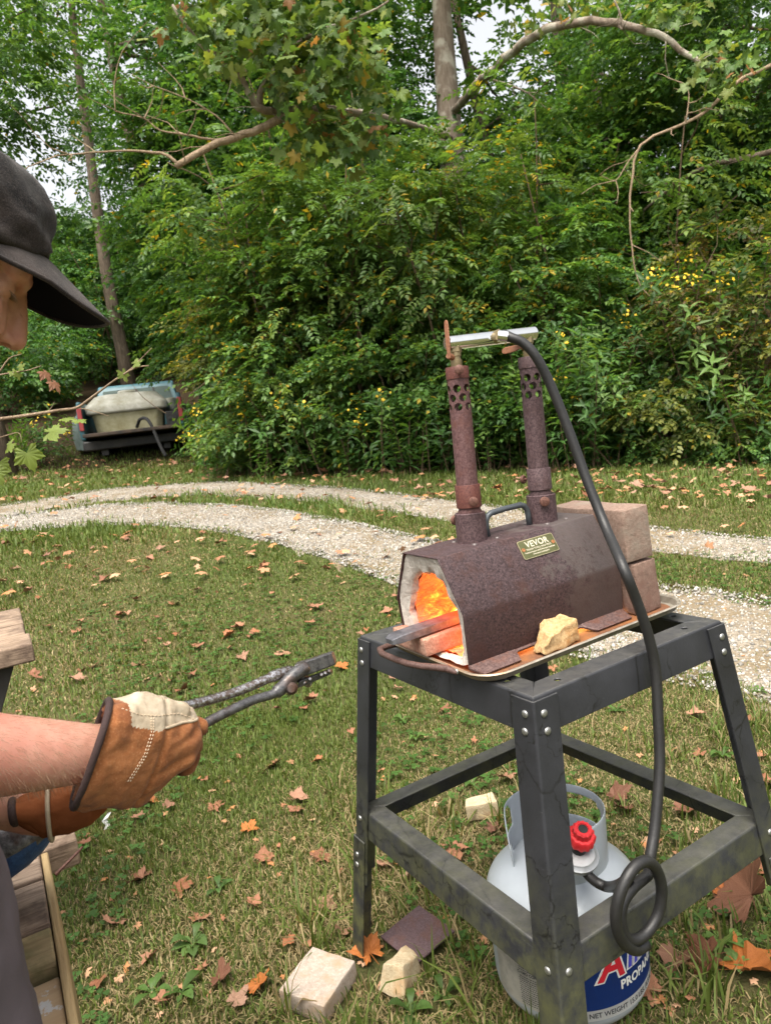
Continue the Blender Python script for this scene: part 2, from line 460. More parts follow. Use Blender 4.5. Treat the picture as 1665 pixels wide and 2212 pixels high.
# ================================================================== THE WOODS
M_leaf = leafmat('green_leaf', 0.45, 0.46, 0.35)
def barkmat(name, dark, light, patch=None):
    t = NT(name); v = t.mapped((6, 6, 1.2))
    c = t.mix(t.ramp(t.noise(4, 6, 0.7, v), [(0.3, 0.0), (0.72, 1.0)]), dark, light)
    if patch: c = t.mix(t.ramp(t.noise(3.2, 3, 0.5), [(0.50, 0.0), (0.60, 1.0)]), c, patch)
    t.set(Base_Color=c, Roughness=0.9, Specular_IOR_Level=0.15); t.bump(t.noise(9, 6, 0.7, v), 0.9, 0.03); return t.m
M_bark = barkmat('grey_brown_bark', (0.06, 0.045, 0.032), (0.20, 0.155, 0.115))
M_syc = barkmat('sycamore_bark', (0.14, 0.105, 0.08), (0.30, 0.24, 0.185), (0.42, 0.38, 0.31))
M_dead = barkmat('bare_branch_bark', (0.20, 0.14, 0.09), (0.40, 0.30, 0.205))
M_twig = barkmat('twig_bark', (0.07, 0.05, 0.03), (0.16, 0.11, 0.07))

def leafset(leaves):
    """four corners per leaf: base, right, tip, left, folded along the midrib"""
    V = []
    for b, ax, nr, L, W_ in leaves:
        b = np.array(b, float); ax = nrm(np.array(ax, float)); nr = np.array(nr, float); nr = nrm(nr - ax * (nr @ ax)); sd_ = np.cross(ax, nr)
        V += [b, b + ax * L * 0.42 + sd_ * W_ * 0.5 + nr * W_ * 0.16, b + ax * L - nr * L * 0.10, b + ax * L * 0.42 - sd_ * W_ * 0.5 + nr * W_ * 0.16]
    return np.array(V)
def spray(kind, r_):
    out = []; J = lambda s_: r_.normal(0, s_, 3)
    if kind == 'pinnate':
        n = 5; Lr = 0.24
        for k in range(n):
            t_ = (k + 0.6) / n; p = np.array([Lr * t_, 0, -0.09 * t_ ** 2])
            for s_ in (-1, 1): out.append((p, np.array([0.45, s_, -0.28]) + J(0.13), np.array([0.1, 0, 1]) + J(0.2), 0.085 * r_.uniform(0.75, 1.15), 0.042))
        out.append(((Lr, 0, -0.09), np.array([1, 0, -0.5]) + J(0.1), (0.2, 0, 1), 0.09, 0.045))
    elif kind == 'alt':
        n = 9; Lr = 0.36
        for k in range(n):
            t_ = (k + 0.5) / n; p = np.array([Lr * t_, 0, -0.07 * t_ ** 2]); s_ = 1 if k % 2 else -1
            out.append((p, np.array([0.6, s_ * 0.9, -0.30]) + J(0.22), np.array([0, 0, 1]) + J(0.3), 0.10 * r_.uniform(0.7, 1.2), 0.058))
        out.append(((Lr, 0, -0.07), np.array([1, 0, -0.4]) + J(0.1), (0.2, 0, 1), 0.10, 0.055))
    elif kind == 'broad':
        n = 7; Lr = 0.42
        for k in range(n):
            t_ = (k + 0.5) / n; p = np.array([Lr * t_, 0, -0.06 * t_ ** 2]); s_ = 1 if k % 2 else -1
            out.append((p + J(0.03), np.array([0.6, s_, -0.45]) + J(0.3), np.array([0.1, 0, 1]) + J(0.4), 0.15 * r_.uniform(0.7, 1.25), 0.115))
    elif kind == 'herb':            # long leaves round an upright stem
        for k in range(10):
            a = k * 2.4; t_ = k / 10
            out.append((np.array([0.24 * t_, 0, 0]), np.array([0.25, math.cos(a), math.sin(a)]) + J(0.12), np.array([1, 0.0, 0.0]) + J(0.25), 0.15 * r_.uniform(0.75, 1.2) * (1 - 0.4 * t_), 0.036))
    return leafset(out)
_r0 = np.random.default_rng(3)
SPR = {k: [spray(k, _r0) for i in range(4)] for k in ('pinnate', 'alt', 'broad', 'herb')}
PAL = {'dark': [(0.018, 0.05, 0.012), (0.028, 0.07, 0.016), (0.04, 0.088, 0.02), (0.052, 0.10, 0.022)],
       'mid': [(0.035, 0.08, 0.018), (0.05, 0.105, 0.022), (0.075, 0.13, 0.028), (0.03, 0.068, 0.018)],
       'light': [(0.065, 0.125, 0.028), (0.085, 0.155, 0.036), (0.125, 0.185, 0.044), (0.055, 0.11, 0.026)],
       'olive': [(0.075, 0.095, 0.022), (0.10, 0.12, 0.03), (0.13, 0.14, 0.036), (0.06, 0.08, 0.02)],
       'dry': [(0.12, 0.085, 0.04), (0.16, 0.11, 0.05), (0.07, 0.075, 0.024), (0.09, 0.07, 0.03)]}
for k_, f_ in (('dark', 2.1), ('mid', 1.75), ('light', 1.2), ('olive', 1.35), ('dry', 1.3)): PAL[k_] = [tuple(min(0.3, x * f_) for x in c) for c in PAL[k_]]
def foliage(name, parent, pos, dirs, scale, kind, pal, yellow=0.02, upj=0.35, mat=None, palette=None):
    n = len(pos); pos = np.asarray(pos, float); d = nrm(np.asarray(dirs, float))
    up = np.array([[0, 0, 1.0]]) + rng.normal(0, upj, (n, 3))
    if kind == 'herb': up = rng.normal(0, 1, (n, 3))
    z = nrm(up - d * (up * d).sum(1, keepdims=True)); y = np.cross(z, d)
    which = rng.integers(0, 4, n); VV = []; CC = []
    P_ = np.array(palette if palette is not None else PAL[pal]); sc = np.broadcast_to(np.asarray(scale, float), (n,)) * rng.uniform(0.8, 1.2, n)
    for v in range(4):
        i = np.nonzero(which == v)[0]
        if not len(i): continue
        T_ = SPR[kind][v]
        W_ = (T_[None, :, 0:1] * d[i][:, None] + T_[None, :, 1:2] * y[i][:, None] + T_[None, :, 2:3] * z[i][:, None]) * sc[i][:, None, None] + pos[i][:, None]
        VV.append(W_.reshape(-1, 3)); m = len(T_) // 4
        bc = P_[rng.integers(0, len(P_), len(i))][:, None] * rng.uniform(0.72, 1.3, (len(i), m, 1))
        ye = rng.random((len(i), m, 1)) < yellow * rng.choice([0, 0, 3.0], (len(i), 1, 1))
        yc = np.array([0.42, 0.31, 0.035]) * rng.uniform(0.5, 1.1, (len(i), m, 1))
        bc = np.where(ye, yc, bc)
        CC.append(bc.reshape(-1, 3).repeat(4, 0))
    V = np.concatenate(VV); C_ = np.concatenate(CC); k = len(V) // 4
    loops = ((np.arange(k) * 4)[:, None] + np.array([0, 1, 2, 0, 2, 3])[None]).ravel()
    return arrmesh(name, V, loops, np.arange(0, k * 6, 3), mat or M_leaf, parent, np.concatenate([C_, np.ones((len(C_), 1))], 1))
def pads(cents, rad, per, out_from=None, flat=0.35, droop=0.3):
    """sprays spread over shallow domes round the given centres"""
    P_, D_ = [], []
    for c in cents:
        r_ = rad * rng.uniform(0.7, 1.3); k = max(3, int(per * rng.uniform(0.7, 1.3)))
        a = rng.random(k) * 6.283; q = np.sqrt(rng.random(k))
        off = np.stack([np.cos(a) * q * r_, np.sin(a) * q * r_, -flat * r_ * q ** 2 + rng.normal(0, 0.22 * r_, k)], -1)
        dd = np.stack([np.cos(a), np.sin(a), np.full(k, -droop)], -1) + rng.normal(0, 0.3, (k, 3))
        if out_from is not None:
            o_ = np.array(c) - np.array(out_from); o_[2] *= 0.2; dd += 0.9 * nrm(o_[None])
        P_.append(np.array(c)[None] + off); D_.append(dd)
    return np.concatenate(P_), np.concatenate(D_)
def ball(c, rad, n, shell=0.55):
    v = nrm(rng.normal(size=(n, 3))); q = shell + (1 - shell) * rng.random((n, 1)) ** 0.5
    return np.array(c)[None] + v * np.array(rad)[None] * q
def bent(p0, p1, n=6, amp=0.06):
    p0, p1 = np.array(p0, float), np.array(p1, float); L = np.linalg.norm(p1 - p0); o = []
    ph = rng.random(3) * 6.28
    for k in range(n + 1):
        t_ = k / n; o.append(p0 + (p1 - p0) * t_ + amp * L * math.sin(math.pi * t_) * np.array([math.sin(3.1 * t_ + ph[0]), math.sin(2.7 * t_ + ph[1]), 0.4 * math.sin(4 * t_ + ph[2])]))
    return o
def tree(name, label, base, top, r0, blobs, kind, pal, per, padr, sc, bark=None, limbs=6, yellow=0.02, group=None, cat='tree', trunk_path=None, clump=None):
    """trunk, limbs and a crown of leaf sprays"""
    base = np.array(base, float); root = empty(name, base); tag(root, label, cat, group)
    inv = lambda p: np.array(p) - base
    tp = [inv(p) for p in (trunk_path if trunk_path is not None else bent(base - np.array([0, 0, 0.1]), top, 9, 0.025))]
    m = MB(); n = len(tp); m.tube(tp, [r0 * (1.25 if i == 0 else 1 - 0.72 * i / (n - 1)) for i in range(n)], 12)
    m.build('trunk', bark or M_bark, root, smooth=180)
    cents = np.concatenate([ball(c, r_, k) for c, r_, k in blobs])
    for c in cents[rng.permutation(len(cents))[:limbs]]:
        k = int(np.clip(np.searchsorted([p[2] for p in tp], inv(c)[2] - 0.5), 1, n - 1)) if n > 2 else n - 1
        pth = bent(tp[k], inv(c), 5, 0.10); lm = MB(); lm.tube(pth, [max(0.008, r0 * 0.32 * (1 - 0.85 * i / 5)) for i in range(6)], 6); lm.build('limb', bark or M_bark, root, smooth=180)
    P_, D_ = pads(cents, padr, per, out_from=(base[0], base[1], cents[:, 2].mean()))
    foliage('crown', root, P_ - base[None], D_, sc, kind, pal, yellow)
    return root
def G(X, Y): return np.array([X, Y, float(gz(X, Y))])

# ---- tall trees that stand back on the slope
tall = [  # x, y at pixel, depth, trunk radius, height
    ('tall slender tree with a bare leaning trunk behind the old truck', 'slim', 275, 800, 11.5, 0.115),
    ('big pale sycamore trunk rising in the middle of the woods', 'syc', 985, 640, 15.0, 0.34),
    ('stout mottled trunk seen between branches right of the big sycamore', 'syc2', 1285, 420, 18.0, 0.30)]
# leaning slim trunk on the left, followed through the picture
pth = [at(x, y, Y) for x, y, Y in ((290, 890, 19.6), (265, 760, 19.5), (235, 620, 19.4), (214, 480, 19.3), (196, 340, 19.2), (176, 190, 19.1), (160, 60, 19.0), (150, -60, 19.0), (140, -300, 19.0))]
tree('slender_tree', 'slender tree with a long bare leaning trunk behind the old truck', pth[0], None, 0.19, [(at(120, -160, 19), (2.8, 2.2, 1.7), 24), (at(330, -200, 19), (2.4, 2.0, 1.6), 16)], 'alt', 'mid', 22, 0.7, 1.5, limbs=9, trunk_path=[np.array(pth[0]) - np.array([0, 0, 0.4])] + pth[1:])
# the sycamore in the middle, with its crown high up and long pale limbs reaching forward
pth = [at(x, y, Y) for x, y, Y in ((1012, 800, 14.2), (1000, 640, 14.1), (988, 450, 14.0), (972, 290, 14.0), (962, 150, 14.0), (953, 0, 14.0), (944, -150, 14.0), (930, -420, 14.0))]
SYB = np.array(pth[0]); SYB[2] = float(gz(SYB[0], SYB[1]))
syc = tree('sycamore_tree', 'big sycamore with pale mottled trunk rising through the middle of the woods', SYB, None, 0.36,
           [(at(840, -330, 14), (3.5, 3.0, 2.0), 30), (at(1150, -330, 14), (3.0, 3.0, 2.0), 26)], 'broad', 'mid', 18, 0.7, 1.2, M_syc, 8,
           trunk_path=[SYB - np.array([0, 0, 0.2])] + pth)
def limb(parent, pts, r_, mat, name='limb', n=9, taper=0.25):
    base = np.array(parent.location); P_ = [at(*p) - base for p in pts]; k = np.arange(len(P_)); tt = np.linspace(0, len(P_) - 1, (len(P_) - 1) * 3 + 1)
    A_ = np.array(P_); Q = np.stack([np.interp(tt, k, A_[:, i]) for i in range(3)], -1)
    Q[1:-1] = (Q[:-2] + 2 * Q[1:-1] + Q[2:]) / 4
    Q += rng.normal(0, 0.10 * r_, Q.shape)
    r_ *= 0.72
    m = MB(); m.tube(Q, [r_ * (1 - (1 - taper) * i / (len(Q) - 1)) for i in range(len(Q))], n)
    o = m.build(name, mat, parent, smooth=180)
    if r_ > 0.007:                              # fine twigs along it
        tw_ = MB(); L_ = len(Q)
        for k in range(int(4 + 60 * min(r_, 0.05))):
            i = rng.integers(int(L_ * 0.25), L_); d = nrm(Q[min(i + 1, L_ - 1)] - Q[max(i - 1, 0)]) * 0.5 + rng.normal(0, 0.55, 3); ln = rng.uniform(0.15, 0.6)
            p_ = [Q[i]]; 
            for j in range(4): d = nrm(d + rng.normal(0, 0.22, 3)); p_.append(p_[-1] + d * ln / 4)
            tw_.tube(p_, [0.0065, 0.0052, 0.004, 0.003, 0.0018], 4)
        tw_.build('side_twig', mat, parent)['kind'] = 'stuff'
    return o
limb(syc, [(975, 300, 13.9), (890, 268, 11), (800, 248, 9), (720, 236, 8), (640, 236, 7.2), (580, 245, 6.8), (550, 225, 6.7), (530, 185, 6.7), (505, 140, 6.6), (470, 122, 6.6), (430, 95, 6.6), (370, 10, 6.5)], 0.07, M_syc)
limb(syc, [(560, 235, 6.8), (565, 190, 6.8), (605, 135, 6.8), (640, 95, 6.8), (690, 65, 6.8), (760, 45, 6.9), (840, 5, 7)], 0.045, M_syc)
limb(syc, [(640, 236, 7.2), (590, 266, 6.8), (545, 286, 6.7), (490, 302, 6.6), (440, 325, 6.5), (380, 358, 6.4)], 0.052, M_dead, taper=0.72)
limb(syc, [(384, 354, 6.4), (360, 332, 6.4), (320, 328, 6.4), (270, 324, 6.4), (200, 330, 6.4), (125, 335, 6.4)], 0.021, M_dead, taper=0.3)
limb(syc, [(500, 300, 6.6), (450, 302, 6.55), (400, 290, 6.5), (345, 284, 6.5), (315, 255, 6.5), (250, 240, 6.5)], 0.017, M_dead)
limb(syc, [(505, 290, 6.6), (470, 250, 6.6), (400, 210, 6.6), (330, 185, 6.6), (285, 160, 6.6)], 0.012, M_dead)
limb(syc, [(250, 240, 6.5), (246, 180, 6.5), (262, 110, 6.5), (320, 45, 6.5)], 0.009, M_dead)
limb(syc, [(405, 290, 6.5), (420, 262, 6.5), (425, 240, 6.5)], 0.008, M_dead)
limb(syc, [(590, 245, 6.9), (650, 232, 7.2), (700, 225, 7.4), (760, 240, 7.4)], 0.018, M_syc)
limb(syc, [(980, 240, 13.9), (1010, 205, 12.5), (1045, 165, 11.2), (1110, 108, 10.2), (1180, 62, 9.6), (1250, 44, 9.2), (1330, 48, 9.0), (1400, 68, 8.8), (1450, 92, 8.7), (1500, 128, 8.6), (1530, 152, 8.6)], 0.10, M_syc, taper=0.35)
limb(syc, [(1330, 48, 9.0), (1350, 70, 8.9), (1335, 20, 8.9), (1310, -30, 8.9)], 0.03, M_syc)
limb(syc, [(1045, 168, 11.2), (1090, 180, 11), (1140, 200, 11), (1180, 235, 11)], 0.03, M_syc)
# palmate leaves
def palmate(lobes=5, depth=0.52, n=3, tooth=0.05, seed=0, wide=0.24):
    r_ = np.random.default_rng(seed); pts = []
    ang = np.linspace(-125, 125, lobes); ln = [0.62, 0.9, 1.05, 0.9, 0.62] if lobes == 5 else [0.85, 1.05, 0.85]
    pts.append((0.0, 0.0))
    for i in range(lobes):
        a = R(ang[i] * -1); L = ln[i] * r_.uniform(0.92, 1.08)
        if i: am = R(-(ang[i] + ang[i - 1]) / 2); pts.append((math.cos(am) * depth * 0.85, math.sin(am) * depth * 0.85))
        for da, f_ in ((wide, 0.70), (wide * 0.62, 0.84), (wide * 0.4, 0.80), (0, 1.0), (-wide * 0.4, 0.80), (-wide * 0.62, 0.84), (-wide, 0.70)): pts.append((math.cos(a + da) * L * f_, math.sin(a + da) * L * f_))
    return np.array(pts)
PALM = [palmate(5, 0.60, seed=i, wide=0.34) for i in range(4)]
def palm_leaf_arrays(pos, axis, normal, size, cols, curl=0.25, faces=None):
    """palmate leaves as fans round the leaf's heart"""
    VV, LL, SS, CC = [], [], [], []; o = 0; ls = 0
    ax = nrm(axis); nr = nrm(normal - ax * (normal * ax).sum(1, keepdims=True)); sd_ = np.cross(ax, nr)
    for i in range(len(pos)):
        q = PALM[i % 4]; n = len(q); rad = np.hypot(q[:, 0], q[:, 1])
        h = -curl * rad ** 2 * 0.6 + 0.10 * np.sin(np.arange(n) * 2.1 + i)
        v = pos[i] + size[i] * ((q[:, 0:1] + 0.25) * ax[i] + q[:, 1:2] * sd_[i] + (h * 0.6)[:, None] * nr[i])
        ctr = pos[i] + size[i] * (0.25 * ax[i] + 0.06 * nr[i])
        VV.append(np.vstack([ctr[None], v])); CC.append(np.tile(cols[i], (n + 1, 1)))
        for k in range(n):
            LL += [o, o + 1 + k, o + 1 + (k + 1) % n]; SS.append(ls); ls += 3
        o += n + 1
    CC = np.concatenate(CC)
    return np.concatenate(VV), LL, SS, np.concatenate([CC, np.ones((len(CC), 1))], 1)
# leaf-laden forward boughs of the sycamore
cl = []
for x, y, Y, rx, ry, n in ((520, 40, 6.7, 150, 55, 150), (640, 95, 6.8, 130, 75, 170), (740, 120, 7.0, 90, 80, 130), (640, 200, 6.9, 90, 60, 90), (700, 290, 7.2, 85, 60, 120), (650, 330, 7.0, 45, 45, 36), (810, 190, 7.6, 50, 80, 70),
                           (780, 300, 7.6, 60, 50, 60), (420, 45, 6.6, 60, 45, 40), (560, -60, 6.7, 260, 60, 200), (760, -40, 7.4, 120, 50, 90), (1080, -60, 7.8, 60, 40, 30), (1565, 150, 8.5, 70, 60, 70), (1450, 30, 8.9, 90, 35, 60), (1250, 10, 9.3, 90, 30, 50), (1130, 60, 10, 50, 40, 30), (480, 130, 6.7, 70, 40, 40)):
    for k in range(int(n * 1.25)):
        g1, g2 = rng.normal(0, 0.5), rng.normal(0, 0.5); cl.append(at(x + g1 * rx, y + g2 * ry, Y + rng.normal(0, 0.35)))
cl = np.array(cl) - np.array(syc.location); n = len(cl)
axs = rng.normal(0, 0.6, (n, 3)) + np.array([0, -0.2, -0.55]); nr_ = rng.normal(0, 0.55, (n, 3)) + np.array([0, -0.35, 0.8])
cc = np.array([(0.09, 0.16, 0.035), (0.12, 0.20, 0.045), (0.16, 0.23, 0.055), (0.20, 0.24, 0.055), (0.07, 0.135, 0.03)])[rng.integers(0, 5, n)] * rng.uniform(0.8, 1.25, (n, 1))
br = rng.random(n); cc[br < 0.05] = (0.33, 0.24, 0.05); cc[br < 0.025] = (0.30, 0.15, 0.06)
V, L_, S_, cv = palm_leaf_arrays(cl, axs, nr_, rng.uniform(0.06, 0.115, n), cc)
arrmesh('leafy_bough', V, L_, S_, M_leaf, syc, cv)

# the second pale trunk at right, and other trees up the slope
def px_tree(name, label, x, y0, Y, r_, blobs, kind, pal, per, padr, sc, lean=-0.09, bark=None, limbs=6, yellow=0.01, group=None):
    p = at(x, y0, Y); b = G(p[0], p[1]); top = b + np.array([lean * 9, 0, 11.5])
    return tree(name, label, b, top, r_, [(at(*c), rr, k) for c, rr, k in blobs], kind, pal, per, padr, sc, bark, limbs, yellow, group)
px_tree('pale_tree', 'stout tree with mottled pale trunk to the right of the big sycamore', 1300, 560, 17, 0.30, [((1400, -110, 17), (2.2, 2.5, 1.5), 22), ((1540, 120, 16), (1.4, 2, 1.2), 12)], 'broad', 'dark', 20, 0.75, 1.3, -0.04, M_syc)
BACK = 'trees standing up the wooded slope'
px_tree('dark_tree', 'dark leafy tree filling the woods above the old truck', 60, 640, 23, 0.2, [((70, 560, 22.5), (2.4, 2, 2.0), 40), ((280, 330, 22.5), (2.2, 2, 2.2), 36), ((60, 180, 22.5), (1.6, 2, 1.2), 10), ((300, 560, 22.5), (2.2, 1.6, 2.2), 44)], 'alt', 'dark', 26, 0.6, 1.35, group=BACK)
px_tree('dark_tree', 'dark leafy tree behind the bare dead branch on the left', 420, 660, 15.5, 0.17, [((450, 430, 15), (1.6, 2, 2.0), 50), ((430, 150, 15), (1.6, 2, 1.8), 40), ((570, 330, 15.5), (1.8, 2, 1.6), 40), ((420, 0, 15), (1.6, 2, 1.2), 20)], 'alt', 'dark', 26, 0.6, 1.35, group=BACK)
px_tree('dark_tree', 'dark leafy tree between the bough of pale leaves and the sycamore trunk', 760, 660, 16, 0.18, [((760, 430, 15.5), (2.0, 2, 2.0), 54), ((800, 140, 16), (1.7, 2, 1.7), 40), ((660, 100, 16), (2.0, 2, 1.6), 40), ((560, 560, 14.5), (1.8, 1.6, 1.2), 40)], 'alt', 'dark', 26, 0.6, 1.35, group=BACK)
px_tree('dark_tree', 'dark leafy tree just right of the sycamore trunk under the arching limb', 1120, 640, 16, 0.17, [((1130, 330, 15.5), (2.0, 2, 1.9), 54), ((1060, 500, 14.5), (1.4, 1.6, 1.5), 34), ((1210, 210, 16), (1.2, 2, 1.3), 26)], 'alt', 'dark', 26, 0.6, 1.3, group=BACK)
px_tree('leafy_tree', 'mid green tree under the arching limb at the right', 1420, 600, 13.5, 0.15, [((1400, 420, 13.0), (1.5, 1.6, 1.3), 44), ((1560, 300, 13.0), (1.3, 1.6, 1.2), 30), ((1580, 480, 12), (1.2, 1.4, 1.3), 30)], 'alt', 'mid', 24, 0.55, 1.15, group=BACK)
px_tree('leafy_tree', 'mid green tree leaning over the right edge of the woods', 1700, 560, 11.5, 0.14, [((1610, 90, 11), (1.6, 1.5, 1.1), 42), ((1480, 20, 11.2), (1.3, 1.4, 0.8), 26), ((1680, 330, 11), (1.1, 1.2, 1.2), 30), ((1390, 150, 11.5), (0.9, 1, 0.6), 14)], 'alt', 'mid', 24, 0.5, 1.0, group=BACK)
px_tree('dark_tree', 'dark tree closing the woods at the far right', 1640, 700, 14.0, 0.16, [((1560, 560, 13.5), (1.8, 1.6, 1.5), 44), ((1360, 580, 13.5), (1.6, 1.6, 1.3), 40), ((1700, 420, 14), (1.6, 1.6, 1.8), 30)], 'alt', 'dark', 26, 0.55, 1.2, group=BACK)
px_tree('leafy_tree', 'pale green tree with thin crown at the top left corner', -60, 600, 12.5, 0.13, [((30, 130, 12), (1.2, 1.2, 1.0), 18), ((20, 10, 12), (0.9, 1.2, 0.7), 12), ((-60, 330, 12), (0.9, 1.2, 1.2), 16)], 'alt', 'mid', 20, 0.5, 1.05, group=BACK)
# the woods farther up the slope, too many to tell apart
n = 3800; X = rng.uniform(-22, 24, n); Y = np.where(X < -2, rng.uniform(21.5, 34, n), rng.uniform(16, 34, n)); H_ = rng.uniform(0.1, 1, n) ** 1.4 * 4.6
c_ = np.stack([X, Y, gz(X, Y) + H_], -1)
u_ = (X / Y) * 1.0
P_, D_ = pads(c_, 0.9, 13)
tag(foliage('distant_woods', None, P_, D_, 1.5, 'alt', 'dark', 0.0), 'dense dark green woods climbing the slope behind the trees', 'woods', kind='stuff')

# ---- understorey: young trees and shrubs along the edge of the lawn
UND = 'shrubs along the edge of the woods'
def shrub(label, x, y, Y, h, wd, k, kind, pal, per=16, padr=0.32, sc=0.85, yellow=0.03, name='shrub', stems=6):
    """a shrub rooted where the sight line (x, y) reaches depth Y"""
    p = at(x, y, Y); b = G(p[0], p[1]); root = empty(name, b); tag(root, label, 'shrub', UND)
    cents = ball((0, 0, h * 0.55), (wd, wd * 0.8, h * 0.5), k, 0.35); cents[:, 2] = np.maximum(cents[:, 2], 0.12)
    m = MB()
    for c in cents[rng.permutation(k)[:stems]]:
        m.tube(bent((rng.normal(0, 0.08), rng.normal(0, 0.08), -0.05), c + np.array([0, 0, 0.1]), 5, 0.09), [0.022 * (1 - 0.14 * i) * (h / 2.5) ** 0.5 for i in range(6)], 5)
    m.build('stem', M_twig, root, smooth=180)['kind'] = 'stuff'
    P_, D_ = pads(cents, padr, per, out_from=(0, 0, h * 0.4))
    foliage('foliage', root, P_, D_, sc, kind, pal, yellow)
    return root
shrub('tall light green shrub with drooping compound leaves behind the forge burners', 960, 940, 10.6, 4.3, 1.3, 74, 'pinnate', 'light', 20, 0.42, 1.05, 0.06)
shrub('light green compound-leaved shrub at the heart of the thicket', 720, 940, 10.8, 4.3, 1.3, 78, 'pinnate', 'light', 20, 0.42, 1.05, 0.03)
shrub('yellowing compound-leaved shrub above the chrome manifold', 1090, 950, 10.2, 4.2, 1.2, 66, 'pinnate', 'light', 18, 0.4, 1.0, 0.08)
shrub('mid green shrub spreading between the truck and the forge', 640, 955, 10.6, 3.4, 1.1, 74, 'alt', 'mid', 18, 0.38, 0.9, 0.05)
shrub('yellow-flecked shrub just right of the old truck', 580, 960, 11.2, 3.3, 0.85, 60, 'alt', 'olive', 18, 0.36, 0.85, 0.09)
shrub('dark green shrub behind the roof of the old truck', 250, 930, 21, 3.6, 2.4, 80, 'alt', 'dark', 20, 0.45, 1.1, 0.02)
shrub('dark green shrub left of the old truck', 30, 980, 17.5, 2.6, 1.9, 74, 'alt', 'dark', 20, 0.45, 1.1, 0.03)
shrub('broad green shrub right of the hose with drooping leaf fans', 1230, 960, 10.0, 3.3, 1.2, 70, 'pinnate', 'mid', 18, 0.38, 1.0, 0.03)
shrub('dark shrub in the hollow right of the gas hose', 1370, 960, 9.8, 2.9, 1.2, 64, 'alt', 'mid', 18, 0.36, 0.85, 0.02)
shrub('brown-stemmed dry thicket at the right edge of the woods', 1560, 950, 9.0, 2.6, 1.1, 60, 'alt', 'dry', 12, 0.34, 0.7, 0.02, stems=40)
shrub('olive shrub at the right margin beside the dry thicket', 1690, 960, 8.6, 3.0, 1.1, 64, 'alt', 'olive', 16, 0.34, 0.75, 0.05, stems=14)
shrub('dark understorey shrub behind the yellow-flecked one', 580, 900, 14.2, 4.6, 1.6, 70, 'alt', 'dark', 20, 0.45, 1.05, 0.02)
shrub('dark understorey shrub deep behind the two burners', 860, 900, 13.2, 4.6, 1.8, 74, 'alt', 'dark', 20, 0.45, 1.05, 0.02)
shrub('dark understorey shrub deep behind the hose', 1290, 880, 12.6, 4.2, 1.7, 70, 'alt', 'dark', 20, 0.45, 1.0, 0.02)
shrub('dark understorey shrub deep behind the dry thicket', 1560, 860, 12.0, 3.8, 1.6, 66, 'alt', 'dark', 20, 0.42, 1.0, 0.02)
shrub('tall mid green young tree above the yellow-flecked shrub', 520, 930, 14.6, 6.8, 1.4, 80, 'alt', 'mid', 22, 0.46, 1.0, 0.03)
shrub('tall mid green young tree left of the compound-leaved shrubs', 600, 930, 12.6, 6.6, 1.4, 84, 'alt', 'mid', 22, 0.46, 1.0, 0.02)
shrub('tall young tree rising behind the compound-leaved shrubs', 800, 930, 12.4, 5.6, 1.6, 76, 'alt', 'mid', 19, 0.46, 1.0, 0.03)
shrub('tall young tree rising behind the rear burner', 1170, 930, 12.2, 5.2, 1.4, 70, 'alt', 'mid', 19, 0.46, 1.0, 0.04)
shrub('tall mid green young tree right of the hose', 1330, 930, 11.6, 5.4, 1.3, 74, 'alt', 'mid', 20, 0.44, 0.95, 0.03)
shrub('tall mid green young tree above the dry thicket', 1530, 930, 11.0, 4.8, 1.4, 74, 'alt', 'mid', 20, 0.44, 0.95, 0.02)
shrub('low mid green bush among the tall weeds right of the hose', 1290, 985, 9.2, 1.3, 0.8, 40, 'alt', 'mid', 16, 0.28, 0.8, 0.02)
shrub('low olive bush at the lawn edge before the dry thicket', 1480, 985, 8.5, 1.0, 0.8, 36, 'alt', 'olive', 16, 0.26, 0.7, 0.03)
shrub('low mid green bush between the burners and the tall dark weeds', 1150, 990, 9.2, 1.2, 0.8, 40, 'alt', 'mid', 16, 0.28, 0.8, 0.02)
shrub('low bright green bush at the foot of the compound-leaved shrub', 640, 985, 10.0, 1.5, 1.0, 44, 'alt', 'light', 16, 0.28, 0.8, 0.02)
shrub('leafy low bush behind the left burner tube', 860, 985, 9.8, 1.9, 1.0, 50, 'alt', 'mid', 16, 0.30, 0.85, 0.03)
shrub('leafy low bush behind the right burner tube', 1040, 990, 9.6, 1.9, 1.0, 50, 'alt', 'mid', 16, 0.30, 0.85, 0.02)
# slim saplings standing out in front of the shrubs
for x, Y, h, lean, lb in ((765, 10.0, 4.0, 0.10, 'slim sapling left of the front burner with an airy crown'), (985, 9.7, 3.6, -0.12, 'slim sapling straight above the chrome manifold'), (1195, 10.2, 4.8, 0.05, 'slim sapling right of the rear burner'), (640, 10.3, 4.4, -0.15, 'slim leaning sapling between the truck and the front burner'), (1400, 9.6, 4.2, 0.2, 'slim sapling beside the hanging bare branch'), (860, 10.1, 5.0, 0.0, 'tallest slim sapling below the sycamore trunk')):
    p = at(x, 960, Y); b_ = G(p[0], p[1]); tp_ = b_ + np.array([lean * h, 0.0, h])
    tree('sapling', lb, b_, tp_, 0.026, [(b_ + np.array([lean * h * 0.8, -0.1, h * 0.85]), (0.75, 0.6, h * 0.26), 15)], 'pinnate', 'light', 8, 0.42, 1.15, M_twig, 7, 0.03, 'slim saplings before the shrubs')
